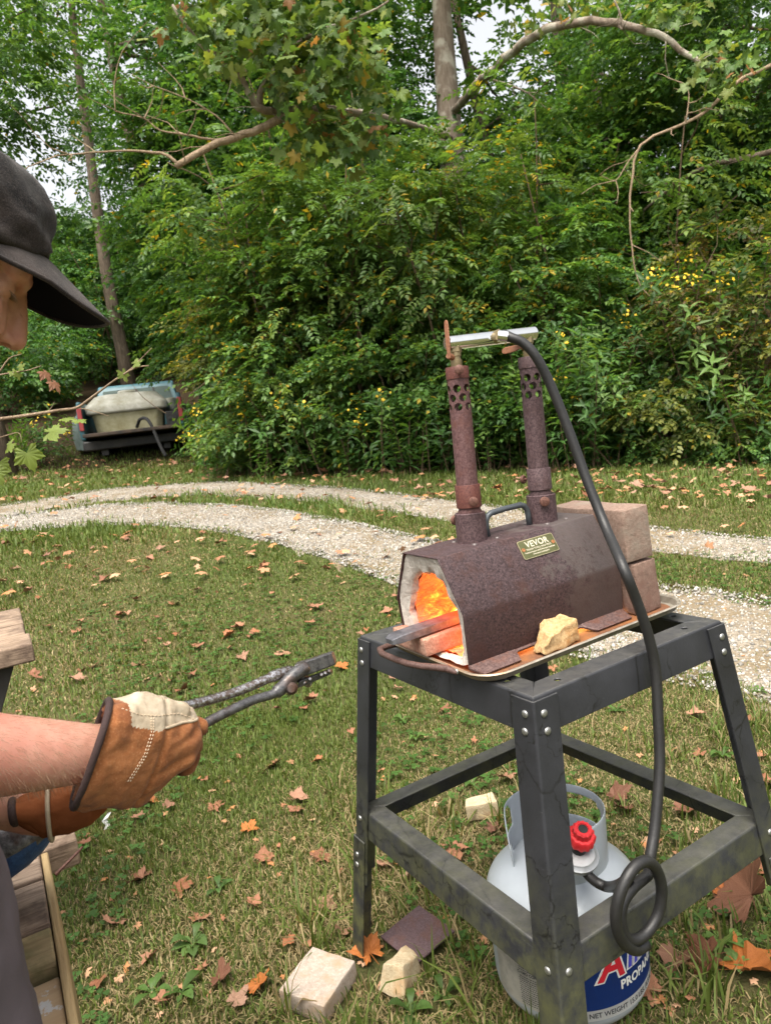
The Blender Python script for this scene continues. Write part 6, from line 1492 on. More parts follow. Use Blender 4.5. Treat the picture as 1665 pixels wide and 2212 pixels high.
# ================================================================== ANVIL ON ITS TIMBER STAND
def woodmat(name, c0, c1, stain=None, ring=60, ax=0, rough=0.85, moss=None):
    t = NT(name); scl = [14, 14, 14]; scl[ax] = 1.0
    g = t.noise(ring / 14, 6, 0.65, t.mapped(tuple(scl)), 0.6)
    c = t.mix(t.ramp(g, [(0.30, 0.0), (0.52, 0.6), (0.72, 1.0)]), c0, c1)
    if stain: c = t.mix(t.ramp(t.noise(11, 5, 0.7), [(0.46, 0.0), (0.66, 1.0)]), c, stain)
    if moss: c = t.mix(t.ramp(t.noise(14, 5, 0.7), [(0.45, 0.0), (0.62, 1.0)]), c, moss)
    t.set(Base_Color=c, Roughness=rough, Specular_IOR_Level=0.2); t.bump(g, 0.7, 0.006); return t.m
M_wdark = woodmat('weathered_dark_wood', (0.085, 0.055, 0.04), (0.36, 0.27, 0.20), (0.10, 0.07, 0.055), 110, 1)
M_wmoss = woodmat('mossy_wood', (0.13, 0.09, 0.045), (0.30, 0.235, 0.13), None, 70, 1, moss=(0.13, 0.12, 0.055))
M_wpale = woodmat('pale_timber', (0.36, 0.235, 0.13), (0.56, 0.42, 0.27), None, 40, 1)
M_wply = woodmat('yellow_plywood', (0.27, 0.18, 0.085), (0.42, 0.31, 0.165), None, 90, 0)
M_wgrey = woodmat('grey_weathered_wood', (0.13, 0.09, 0.062), (0.34, 0.25, 0.18), (0.09, 0.06, 0.045), 70, 1)
t = NT('paint_splashed_timber'); g = t.noise(4, 6, 0.65, t.mapped((14, 1, 14)), 0.6); c = t.mix(g, (0.34, 0.22, 0.12), (0.56, 0.41, 0.25)); c = t.mix(t.ramp(t.noise(24, 6, 0.75), [(0.53, 0.0), (0.57, 1.0)]), c, (0.52, 0.51, 0.50)); t.set(Base_Color=c, Roughness=0.85); t.bump(g, 0.6, 0.005); M_wsplash = t.m
SZ = 0.62
a0 = atz(115, 1830, SZ); a1 = atz(190, 2212, SZ); e1 = nrm((a1 - a0) * np.array([1, 1, 0])); sa = math.atan2(e1[1], e1[0])
# local frame: x along the edge towards the camera, y to its right (towards the lawn)
ast = empty('timber_stand', (a0[0], a0[1], 0.0), (0, 0, sa)); tag(ast, 'weathered timber block stand under the anvil at the lower left', 'stand')
def plank(x0, x1, y0, y1, z0, z1, mat, name='plank', bev=0.003): m = MB(); m.box((x0, y0, z0), (x1, y1, z1)); return m.build(name, mat, ast, bevel=bev)
xs = 0.0
plank(-0.092, -0.004, -0.33, 0.035, SZ - 0.045, SZ - 0.002, M_wgrey)
for w_, m_, dz in ((0.078, M_wdark, 0.0), (0.060, M_wdark, -0.004), (0.072, M_wdark, 0.001), (0.075, M_wmoss, -0.002)):
    plank(xs, xs + w_ - 0.0025, -0.36, -0.020, SZ - 0.05 + dz, SZ + dz, m_); xs += w_
plank(xs + 0.002, xs + 0.16, -0.36, -0.020, SZ - 0.07, SZ - 0.022, M_wsplash)
plank(-0.002, xs + 0.165, -0.0185, -0.008, 0.01, SZ - 0.004, M_wply, 'side_board')
for k in range(4): plank(0.0, xs + 0.16, -0.355, -0.022, 0.012 + k * 0.135, 0.012 + k * 0.135 + 0.132, M_wgrey, 'timber')
for x_, y_ in ((xs + 0.035, -0.075), (xs + 0.085, -0.10)):
    m = MB(); m.lathe([(0.008, 0.0), (0.0085, 0.0015), (0.006, 0.0025), (0.002, 0.001)], 14, center=(x_, y_, SZ - 0.022)); m.build('screw', plain('brass_screw', (0.42, 0.26, 0.10), 0.5, 0.5), ast, smooth=50)
m = MB(); m.tube([(0.045, -0.004, SZ - 0.022), (0.03, 0.028, SZ - 0.010), (0.022, 0.040, SZ - 0.006)], [0.003, 0.0024, 0.002], 6); m.build('bent_nail', M_screwrust, ast)
# anvil
t = NT('blue_cast_iron'); n = t.noise(70, 5, 0.75); big = t.noise(12, 4)
c = t.mix(t.ramp(n, [(0.35, 0.0), (0.7, 1.0)]), (0.010, 0.035, 0.115), (0.035, 0.10, 0.25)); c = t.mix(t.ramp(big, [(0.56, 0.0), (0.7, 1.0)]), c, (0.03, 0.03, 0.035)); t.set(Base_Color=c, Roughness=0.5); t.bump(n, 0.4, 0.003); M_blue = t.m
hn = nrm(np.array([-1.0, -0.25, 0])); tip = at(122, 1782, 0.94); hz = tip[2] - SZ - 0.128
anv = empty('anvil', (tip[0] + hn[0] * 0.30, tip[1] + hn[1] * 0.30, SZ + 0.003), (0, 0, math.atan2(-hn[1], -hn[0]))); tag(anv, 'blue painted anvil with bare steel horn under the gloved hand', 'anvil')
# local x towards the horn tip; the tip lies at x = 0.30
zt_ = 0.175
V = []
m = MB(); rings = []
for x_, r_, dz in ((0.300, 0.012, 0.002), (0.294, 0.022, 0.0), (0.28, 0.034, -0.004), (0.26, 0.044, -0.009), (0.235, 0.052, -0.014), (0.20, 0.056, -0.018), (0.10, 0.058, -0.020)):
    rings.append([(x_, math.cos(q_) * r_ * 0.88, 0.128 + dz + math.sin(q_) * r_ * 0.84) for q_ in np.linspace(0, 6.283, 25)[:-1]])
rings = [[(a_, b_, c_ + hz) for a_, b_, c_ in r_] for r_ in rings]; m.loft(rings); o = m.build('horn', [M_blue, M_forged], anv, smooth=60)
fc = np.empty(len(o.data.polygons) * 3, np.float32); o.data.polygons.foreach_get('center', fc); o.data.polygons.foreach_set('material_index', (fc.reshape(-1, 3)[:, 2] > 0.118 + hz).astype(np.int32))
m = MB(); m.box((-0.08, -0.048, 0.095 + hz), (0.105, 0.048, 0.148 + hz)); m.build('body', M_blue, anv, bevel=0.006)
m = MB(); m.box((-0.08, -0.050, 0.1485 + hz), (0.085, 0.050, 0.160 + hz)); m.build('face', M_forged, anv, bevel=0.003)
m = MB(); m.loft([[(sx * x_ + 0.01, sy * y_, z) for sx, sy in ((-1, -1), (1, -1), (1, 1), (-1, 1))] for z, x_, y_ in ((0.0, 0.085, 0.075), (0.022, 0.082, 0.072), (0.045, 0.055, 0.045), (0.075, 0.045, 0.038), (0.1 + hz, 0.07, 0.046))]); m.build('waist', M_blue, anv, bevel=0.006)
for sx in (-1, 1):
    for sy in (-1, 1): m = MB(); m.box((0.01 + sx * 0.085 - 0.02, sy * 0.065 - 0.02, 0.0), (0.01 + sx * 0.085 + 0.02, sy * 0.065 + 0.02, 0.026)); m.build('foot', M_blue, anv, bevel=0.006)
p = atz(-8, 1985, SZ); cl_ = empty('hold_down_bracket', (p[0], p[1], SZ + 0.001), (0, 0, sa + 0.1)); tag(cl_, 'dark upright steel bracket with blue foot on the timber stand', 'bracket')
m = MB(); m.prism([(-0.060, 0.0), (0.030, 0.0), (0.030, 0.02), (0.012, 0.04), (-0.035, 0.055), (-0.060, 0.055)], -0.025, 0.006, 'y'); m.build('plate', M_forged, cl_, bevel=0.003)
m = MB(); m.box((0.0, -0.027, 0.0), (0.034, 0.0085, 0.018)); m.build('blue_foot', M_blue, cl_, bevel=0.003)

# ================================================================== WORKBENCH CORNER
c1 = atz(58, 1345, 0.84); c2 = atz(71, 1390, 0.84); be = nrm((c2 - c1) * np.array([1, 1, 0])); ba = math.atan2(be[1], be[0])
bench = empty('workbench', (c1[0], c1[1], 0.0), (0, 0, ba)); tag(bench, 'corner of a weathered plank workbench at the left edge', 'workbench')
Lb = float(np.linalg.norm((c2 - c1)[:2])); bw = Lb / 2
for k in range(2): m = MB(); m.box((k * bw + 0.002, -1.3, 0.80), ((k + 1) * bw - 0.002, 0.0 - 0.008 * (1 - k), 0.84)); m.build('top_plank', M_wgrey, bench, bevel=0.004)
for k in range(2): m = MB(); m.box((-(k + 1) * bw + 0.002, -1.3, 0.80), (-k * bw - 0.002, -0.006, 0.8395)); m.build('top_plank', M_wgrey, bench, bevel=0.004)
M_wblk = plain('dark_stained_post', (0.035, 0.032, 0.028), 0.8, var=0.3, scale=20)
for x_ in (-2 * bw + 0.03, Lb - 0.09):
    m = MB(); m.loft([[(x_ + a, y_ + b2, z) for a, b2 in ((0, 0), (0.05, 0), (0.05, 0.06), (0, 0.06))] for z, y_ in ((0.799, -0.10), (0.0, -0.45))]); m.build('leg', M_wblk, bench, bevel=0.003)
    m = MB(); m.loft([[(x_ + a, y_ + b2, z) for a, b2 in ((0, 0), (0.05, 0), (0.05, 0.06), (0, 0.06))] for z, y_ in ((0.799, -1.2), (0.0, -0.85))]); m.build('leg', M_wblk, bench, bevel=0.003)

# ================================================================== THE OLD TRUCK
tp = at(298, 985, 13.6); TG = float(gz(tp[0], tp[1])); ty = R(14)
truck = empty('pickup_truck', (tp[0], tp[1], TG - 0.20), (R(0), R(0.8), ty)); tag(truck, 'abandoned teal pickup truck with its tailgate down among the bushes', 'pickup truck')
def dirty(name, c0, c1, rough=0.45, metal=0.0):
    t = NT(name); n = t.noise(3, 6, 0.75); t.set(Base_Color=t.mix(t.ramp(n, [(0.4, 0.0), (0.7, 1.0)]), c0, c1), Roughness=rough, Metallic=metal); return t.m
M_teal = dirty('teal_paint', (0.026, 0.095, 0.12), (0.06, 0.15, 0.175)); M_side = dirty('faded_grey_green_paint', (0.10, 0.135, 0.125), (0.17, 0.20, 0.185))
M_rubt = plain('old_tyre', (0.022, 0.022, 0.022), 0.9); M_bump = dirty('black_bumper', (0.012, 0.012, 0.012), (0.04, 0.036, 0.03), 0.6)
M_lens = plain('red_lens', (0.36, 0.05, 0.05), 0.35); M_bed = dirty('bed_liner', (0.02, 0.018, 0.016), (0.09, 0.055, 0.035), 0.85)
t = NT('cab_glass'); t.set(Base_Color=(0.10, 0.13, 0.12), Roughness=0.12, Specular_IOR_Level=0.9); M_glass = t.m
hw = 0.92                                  # local: x right, y forward (away), z up; the tail is at y = 0
for s in (-1, 1):
    m = MB(); x0, x1 = (s * (hw - 0.075), s * hw) if s > 0 else (s * hw, s * (hw - 0.075))
    m.loft([[(x0, y_, z0), (x1, y_, z0), (x1 + 0.0, y_, z1 * 0.55 + z0 * 0.45), (x1 if s > 0 else x1, y_, z1), (x0, y_, z1), (x0 - (0.03 if s < 0 else 0), y_, (z0 + z1) / 2)] for y_, z0, z1 in ((0.0, 0.62, 1.30), (0.03, 0.60, 1.31), (1.0, 0.60, 1.32), (2.35, 0.60, 1.33))]); m.build('bed_side', M_teal, truck, bevel=0.02)
    m = MB(); rg = []                       # bulging rear fender
    for y_, k in ((0.20, 0.3), (0.35, 0.8), (0.65, 1.0), (1.0, 1.05), (1.4, 1.0), (1.75, 0.75), (1.95, 0.3)):
        rg.append([(s * (hw - 0.01), y_, 0.52 if 0.6 < y_ < 1.5 else 0.42), (s * (hw + 0.20 * k), y_, 0.60 if 0.6 < y_ < 1.5 else 0.45), (s * (hw + 0.24 * k), y_, 0.70), (s * (hw + 0.20 * k), y_, 0.95 + 0.06 * k), (s * (hw + 0.08 * k), y_, 1.06 + 0.06 * k), (s * (hw - 0.01), y_, 1.10 + 0.06 * k)])
    m.loft(rg); m.build('fender', M_side, truck, smooth=50)
    m = MB(); m.box((s * (hw - 0.078) if s > 0 else s * (hw + 0.004), -0.03, 0.78), (s * (hw + 0.004) if s > 0 else s * (hw - 0.078), -0.001, 1.22)); tl_ = m.build('tail_light', M_lens, truck, bevel=0.012)
    for y_ in (1.05, 4.2):
        wc = (s * (hw + 0.07), y_, 0.36); w_ = empty('wheel', wc, (0, R(90), 0), truck)
        m = MB(); m.lathe([(0.20, -0.11), (0.34, -0.11), (0.37, -0.08), (0.37, 0.08), (0.34, 0.11), (0.20, 0.11)], 28, closed=True); m.build('tyre', M_rubt, w_, smooth=40)
        m = MB(); m.lathe([(0.205, -0.09), (0.205, 0.07), (0.15, 0.05), (0.05, 0.08)], 20); m.build('rim', M_side, w_, smooth=40)
m = MB(); m.box((-hw + 0.08, 0.0, 0.64), (hw - 0.08, 2.35, 0.70)); m.build('bed_floor', M_bed, truck)
m = MB(); m.box((-hw + 0.08, 2.30, 0.60), (hw - 0.08, 2.36, 1.36)); m.build('bed_front', M_teal, truck, bevel=0.01)
m = MB(); m.box((-hw + 0.09, -0.52, 0.635), (hw - 0.09, -0.006, 0.70)); m.build('tailgate', M_bed, truck, bevel=0.015)
m = MB(); m.box((-hw + 0.02, -0.14, 0.40), (hw - 0.02, -0.008, 0.58)); m.build('rear_bumper', M_bump, truck, bevel=0.03)
for s in (-1, 1): m = MB(); m.box((s * 0.55 - 0.06, -0.05, 0.30), (s * 0.55 + 0.06, 4.6, 0.44)); m.build('frame_rail', M_bump, truck)
# cab
cabp = [(2.42, 0.60), (2.42, 1.30), (2.50, 1.36), (2.62, 1.72), (2.72, 1.80), (3.55, 1.80), (3.70, 1.72), (4.15, 1.30), (5.30, 1.22), (5.36, 0.60)]
m = MB(); m.loft([[(x_ * (0.86 if z > 1.5 else 0.93 if z > 1.33 else 1.0), y_, z) for y_, z in cabp] for x_ in (-hw, hw)]); m.build('cab', M_teal, truck, bevel=0.03)
gw = MB(); gw.add([(-0.74, 2.475, 1.38), (0.74, 2.475, 1.38), (0.68, 2.585, 1.68), (-0.68, 2.585, 1.68)] + [(-0.74, 2.455, 1.38), (0.74, 2.455, 1.38), (0.68, 2.565, 1.68), (-0.68, 2.565, 1.68)], [(0, 1, 2, 3), (7, 6, 5, 4), (0, 4, 5, 1), (1, 5, 6, 2), (2, 6, 7, 3), (3, 7, 4, 0)]); rw = gw.build('rear_window', M_glass, truck)
for x_ in (-0.36, 0.0, 0.36):
    m = MB(); m.add([(x_ + a, y_ - 0.012, z) for a, y_, z in ((-0.02, 2.452, 1.38), (0.02, 2.452, 1.38), (0.019, 2.562, 1.68), (-0.019, 2.562, 1.68))] + [(x_ + a, y_ + 0.006, z) for a, y_, z in ((-0.02, 2.452, 1.38), (0.02, 2.452, 1.38), (0.019, 2.562, 1.68), (-0.019, 2.562, 1.68))], [(0, 1, 2, 3), (7, 6, 5, 4), (0, 4, 5, 1), (1, 5, 6, 2), (2, 6, 7, 3), (3, 7, 4, 0)]); m.build('window_bar', M_bump, rw)
TM = Matrix.Translation(Vector((tp[0], tp[1], TG - 0.20))) @ Matrix.Rotation(ty, 4, 'Z') @ Matrix.Rotation(R(0.8), 4, 'Y')
wt = empty('water_tank', TM @ Vector((-0.08, 0.85, 0.703)), (0, R(0.8), ty)); tag(wt, 'dirty off-white plastic tank lying in the bed of the old truck', 'tank')
t = NT('dirty_white_plastic'); n = t.noise(4, 6, 0.75); t.set(Base_Color=t.mix(t.ramp(n, [(0.35, 0.0), (0.7, 1.0)]), (0.30, 0.28, 0.20), (0.58, 0.57, 0.52)), Roughness=0.55); M_pl = t.m
t = NT('yellowed_plastic'); n = t.noise(4, 6, 0.75); t.set(Base_Color=t.mix(t.ramp(n, [(0.35, 0.0), (0.7, 1.0)]), (0.30, 0.27, 0.14), (0.52, 0.49, 0.33)), Roughness=0.55); M_pl2 = t.m
def oct_(hx, hy, z, ch): return [(-hx + ch, -hy, z), (hx - ch, -hy, z), (hx, -hy + ch, z), (hx, hy - ch, z), (hx - ch, hy, z), (-hx + ch, hy, z), (-hx, hy - ch, z), (-hx, -hy + ch, z)]
m = MB(); m.loft([oct_(0.60, 0.56, 0.0, 0.1), oct_(0.64, 0.6, 0.32, 0.1), oct_(0.66, 0.62, 0.36, 0.1)]); m.build('lower_shell', M_pl2, wt, bevel=0.03)
m = MB(); m.loft([oct_(0.745, 0.68, 0.361, 0.08), oct_(0.745, 0.68, 0.50, 0.08), oct_(0.72, 0.66, 0.53, 0.1), oct_(0.56, 0.52, 0.70, 0.16), oct_(0.50, 0.46, 0.72, 0.16)]); m.build('upper_shell', M_pl, wt, bevel=0.04)
m = MB(); m.lathe([(0.17, 0.72), (0.17, 0.78), (0.15, 0.80)], 24); m.build('lid', M_pl, wt, smooth=40)
def intruck(x, y, z): return np.array(TM @ Vector((x, y, z)))
o = MB(); o.lathe([(0.10, 0.0), (0.13, 0.02), (0.14, 0.24), (0.12, 0.27), (0.05, 0.28)], 14); o = o.build('plastic_jug', M_pl, smooth=40); o.location = Vector(intruck(0.70, 1.5, 1.05)); tag(o, 'small white jug on junk at the right side of the truck bed', 'jug')
for i, (x, y, w_, d_, h_, mt, lb) in enumerate(((0.72, 0.35, 0.12, 0.30, 0.28, M_bump, 'dark scrap box in the right of the truck bed'), (0.72, 1.5, 0.11, 0.25, 0.345, M_bed, 'rusty scrap crate under the white jug'))):
    m = MB(); m.box((-w_, -d_, 0), (w_, d_, h_)); m.box((-w_ * 0.6, -d_ - 0.02, h_ * 0.4), (w_ * 0.6, -d_ - 0.003, h_ * 0.6)); o = m.build('scrap_box', mt, bevel=0.02); o.location = Vector(intruck(x, y, 0.703)); o.rotation_euler = (0, R(0.8), ty + 0.15 * i); tag(o, lb, 'box')
m = MB(); m.tube(sm([(0, 0, 0), (0.1, -0.25, 0.12), (0.26, -0.62, 0.05), (0.40, -0.80, -0.45), (0.46, -0.84, -0.62)], 5), 0.03, 8); o = m.build('drain_hose', M_rubt, smooth=180); o.location = Vector(intruck(0.05, 0.22, 0.76)); o.rotation_euler = (0, 0, ty); tag(o, 'black pipe sagging from the tank over the tailgate', 'pipe')

# ================================================================== MAPLE TWIG CLOSE BY ON THE LEFT
TWY = 1.65
sap = G(-1.35, 1.75); mt_ = empty('maple_sapling', sap); tag(mt_, 'thin maple branch with pale green leaves reaching in from the left edge', 'branch'); TWO = np.array(sap)
tw = lambda x, y, dY=0.0: at(x, y, TWY + dY) - TWO
m = MB(); m.tube([(0, 0, -0.05), (0.02, 0, 0.5), (-0.02, 0.02, 1.0), (0.0, 0.0, 1.7), (0.03, 0.02, 2.3)], [0.016, 0.014, 0.011, 0.008, 0.003], 8); m.build('trunk', M_twig, mt_, smooth=180)
j0 = np.array([0.0, 0.0, 1.15])
def twg(pts, r0, r1): m = MB(); P_ = sm(pts, 4); m.tube(P_, [r0 + (r1 - r0) * i / (len(P_) - 1) for i in range(len(P_))], 7); m.build('twig', M_dead, mt_, smooth=180)
twg([j0, tw(-90, 912), tw(0, 905), tw(60, 897), tw(130, 886), tw(165, 881), tw(195, 861), tw(250, 820), tw(292, 795), tw(322, 790)], 0.005, 0.0016)
twg([tw(262, 812), tw(285, 795), tw(305, 775), tw(328, 752)], 0.0016, 0.0008)
twg([j0 + np.array([0, 0, 0.12]), tw(-60, 830), tw(-10, 812), tw(20, 775), tw(47, 765)], 0.003, 0.001)
twg([tw(-10, 812), tw(20, 806), tw(60, 800), tw(90, 790)], 0.0018, 0.001)
twg([tw(165, 881), tw(185, 884), tw(215, 892), tw(238, 900)], 0.0012, 0.0006)
twg([tw(-60, 960), tw(0, 945), tw(40, 935), tw(48, 955)], 0.0016, 0.0008)
twg([tw(95, 897), tw(112, 880), tw(118, 868)], 0.001, 0.0006)
def leaf_obj(name, parent, pos, ax, nr_, size, col, mat, curl=0.3):
    V, L_, S_, cv = palm_leaf_arrays(np.array([pos]), np.array([ax], float), np.array([nr_], float), np.array([size]), np.array([col]), curl); return arrmesh(name, V, L_, S_, mat, parent, cv)
lg = (0.20, 0.26, 0.055)
for x, y, ax, nr_, s_, dY in ((55, 968, (0.12, 0.1, -0.9), (0.15, -0.9, 0.35), 0.056, 0.0), (100, 938, (0.9, 0.05, 0.12), (0.0, -0.65, 0.75), 0.052, 0.03), (30, 955, (-0.6, 0.0, -0.5), (0.1, -0.6, 0.8), 0.034, 0.02), (135, 905, (0.8, 0, -0.1), (0, -0.25, 0.97), 0.035, 0.0), (165, 908, (0.7, -0.3, -0.2), (0, -0.25, 0.97), 0.028, -0.03), (0, 990, (-0.3, 0, -0.9), (0.1, -0.9, 0.3), 0.05, 0.05), (-15, 1010, (0.3, 0, -0.9), (0.2, -0.9, 0.3), 0.045, -0.02),
                              (262, 800, (0.3, 0.0, -0.8), (0.8, -0.5, 0.2), 0.030, 0.0), (288, 788, (0.9, 0, 0.4), (0.2, -0.6, 0.7), 0.026, 0.0), (25, 800, (0.4, 0, -0.6), (0.3, -0.6, 0.6), 0.020, 0.0), (40, 797, (0.7, 0, 0.4), (0.3, -0.6, 0.6), 0.020, 0.0), (38, 803, (0.1, 0, -0.9), (0.9, -0.4, 0.2), 0.020, 0.0), (-30, 930, (-0.4, 0, -0.6), (0.1, -0.8, 0.5), 0.05, 0.0)):
    f_ = rng.uniform(0.8, 1.2); leaf_obj('leaf', mt_, tw(x, y, dY), ax, nr_, s_ * 0.85, tuple(c_ * f_ for c_ in lg), M_leaf)
for x, y in ((92, 800), (112, 822)): leaf_obj('leaf', mt_, tw(x, y), (0.6, 0, -0.7), (0.5, -0.3, 0.4), 0.026, (0.25, 0.12, 0.07), M_leaf, 1.6)

# ================================================================== BRICKS AND SCRAP ON THE GRASS
def gb(name, label, px, z0, v8, mat, rz, amp=0.0015, seed=0, cat='brick', tilt=(0, 0)):
    p = ong(*px); o = rough_block(name, v8, mat, amp=amp, seed=seed, loc=(p[0], p[1], p[2] + z0), rot=(tilt[0], tilt[1], rz)); tag(o, label, cat); return o
p1, p2 = ong(620, 2168), ong(672, 2082); p3 = ong(770, 2118)
o = gb('half_fire_brick', 'squarish pale fire brick half lying at the bottom edge of the lawn', (694, 2150), 0.004, box8((-0.058, -0.062, 0), (0.058, 0.062, 0.048)), M_gfire, R(-31), 0.0018, 3, tilt=(R(4), R(2)))
o = gb('broken_fire_brick', 'broken yellowish fire brick leaning on the rusty plate by the left leg', (862, 2125), 0.003, [(-0.03, -0.055, 0), (0.032, -0.05, 0), (0.036, 0.05, 0), (-0.02, 0.045, 0), (-0.026, -0.05, 0.055), (0.020, -0.045, 0.058), (0.030, 0.030, 0.050), (-0.008, 0.062, 0.048)], M_cfire, R(-22), 0.0035, 6, tilt=(R(-14), R(10)))
o = gb('steel_plate', 'rusty brown steel plate lying flat by the left leg of the stand', (905, 2042), 0.026, [(-0.062, -0.062, 0), (0.062, -0.062, 0), (0.062, 0.062, 0), (-0.062, 0.062, 0), (-0.062, -0.062, 0.006), (0.062, -0.062, 0.006), (0.062, 0.062, 0.006), (-0.062, 0.062, 0.006)], rustmat('plate_rust', (0.06, 0.032, 0.034), (0.12, 0.08, 0.085), (0.11, 0.05, 0.035)), R(38), 0.0006, 1, 'plate', (R(3), R(-5)))
o = gb('cream_fire_brick', 'small cream fire brick on the grass behind the stand', (1042, 1764), 0.003, [(-0.048, -0.025, 0), (0.046, -0.025, 0), (0.046, 0.03, 0), (-0.044, 0.03, 0), (-0.050, -0.023, 0.05), (0.044, -0.026, 0.054), (0.044, 0.03, 0.054), (-0.040, 0.03, 0.046)], M_cfire, R(2), 0.002, 8)
m = MB(); pa = [(0, 0, 0.0), (0.004, 0.004, 0.014), (-0.006, 0.004, 0.028), (0.003, 0.008, 0.040), (0.012, 0.010, 0.052)]
V = []
for i, (x, y, z) in enumerate(pa): w_ = 0.010 - 0.0012 * i; V += [(x - w_, y, z), (x + w_, y + 0.004 * (-1) ** i, z)]
m.add(V, [(2 * i, 2 * i + 1, 2 * i + 3, 2 * i + 2) for i in range(4)]); o = m.build('paper_scrap', M_lwhite, fixn=False); o.location = Vector(ong(232, 1792)); so_ = o.modifiers.new('thick', 'SOLIDIFY'); so_.thickness = 0.0006; tag(o, 'crumpled white scrap of paper in the grass below the glove', 'paper')

# ================================================================== FALLEN LEAVES
def dryleafmat(name, cols):
    t = NT(name); r_ = t.info('Random'); c = t.ramp(r_, [(i / (len(cols) - 1), c_) for i, c_ in enumerate(cols)])
    c = t.mix(t.ramp(t.noise(50, 5, 0.7), [(0.35, 0.0), (0.75, 1.0)]), t.mix(1.0, c, (0.62, 0.55, 0.5), 'MULTIPLY'), c)
    t.set(Base_Color=c, Roughness=0.6, Specular_IOR_Level=0.3); t.bump(t.noise(90, 4, 0.7), 0.4, 0.003); return t.m
M_dry = dryleafmat('dry_leaf', [(0.22, 0.10, 0.055), (0.36, 0.175, 0.10), (0.28, 0.125, 0.07), (0.38, 0.22, 0.14), (0.17, 0.08, 0.05), (0.36, 0.145, 0.06), (0.30, 0.18, 0.12)])
M_orange = dryleafmat('orange_leaf', [(0.40, 0.135, 0.030), (0.46, 0.17, 0.045), (0.36, 0.12, 0.032)])
M_brown = dryleafmat('brown_leaf', [(0.15, 0.065, 0.035), (0.20, 0.085, 0.045), (0.17, 0.08, 0.048)])
M_tan = dryleafmat('tan_leaf', [(0.34, 0.22, 0.155), (0.38, 0.215, 0.14), (0.32, 0.17, 0.105)])
def dry_mesh(seed, curl, lob=5, fold=0.0):
    r_ = np.random.default_rng(seed); q = palmate(lob, r_.uniform(0.58, 0.78), seed=seed, wide=r_.uniform(0.30, 0.40)) * np.array([1.0, r_.uniform(0.75, 1.0)]) * r_.uniform(0.9, 1.06, (len(PALM[0]), 1)); n = len(q); V, F = [(0.0, 0.0, 0.0)], []
    ph = r_.random() * 6.28
    def hgt(x, y): r2 = x * x + y * y; a = math.atan2(y, x); return curl * (0.52 * r2 * (0.5 + 0.5 * math.cos(2 * a + ph)) + 0.10 * math.sin(5 * a + ph) * r2) + fold * abs(y) * 0.7 + 0.03 * math.sin(7 * x + ph) * math.sin(6 * y)
    inner = q * 0.5
    V += [(x, y, hgt(x, y) + 0.012 * (-1) ** i) for i, (x, y) in enumerate(inner)]
    V += [(x, y, hgt(x, y) + r_.normal(0, 0.03)) for x, y in q]
    for i in range(n):
        j = (i + 1) % n; F += [(0, 1 + i, 1 + j), (1 + i, 1 + n + i, 1 + n + j, 1 + j)]
    b = len(V)                                   # stalk
    V += [(0, 0.012, 0.008), (0, -0.012, 0.008), (-0.55, 0.05 + 0.008, 0.06), (-0.55, 0.05 - 0.008, 0.06)]; F.append((b, b + 1, b + 3, b + 2))
    z = min(v[2] for v in V); me = bpy.data.meshes.new('dry_leaf'); me.from_pydata([(x, y, h_ - z) for x, y, h_ in V], [], F); me.update(); shade(me, 50); return me
SH = []
for i in range(9): SH.append((i, [0.9, 0.5, 1.3, 0.7, 1.1, 0.4, 1.6, 0.8, 1.0][i], [0, 0.3, 0.1, 0.7, 0.0, 0.2, 0.4, 0.9, 0.2][i]))
DM = {}
def dmesh(kind, i, mat):
    k = (kind, i)
    if k not in DM: me = dry_mesh(SH[i][0] + 20, SH[i][1], 5, SH[i][2]); me.materials.append(mat); DM[k] = me
    return DM[k]
GL = 'dry fallen leaves on the lawn'; GF = 'fallen leaves on the far verge'
def fall(p, size, kind, mat, label, grp=None, rz=None, tilt=None, i=None):
    o = bpy.data.objects.new('fallen_leaf', dmesh(kind, i if i is not None else int(rng.integers(0, 9)), mat)); C.objects.link(o)
    o.location = Vector([float(p[0]), float(p[1]), float(p[2])]); o.scale = (size, size, size)
    tl = tilt if tilt is not None else (rng.normal(0, 0.22), rng.normal(0, 0.22)); o.rotation_euler = (tl[0], tl[1], rz if rz is not None else rng.random() * 6.28)
    return tag(o, label, 'leaf', grp)
def up(p, h): return (p[0], p[1], p[2] + h)
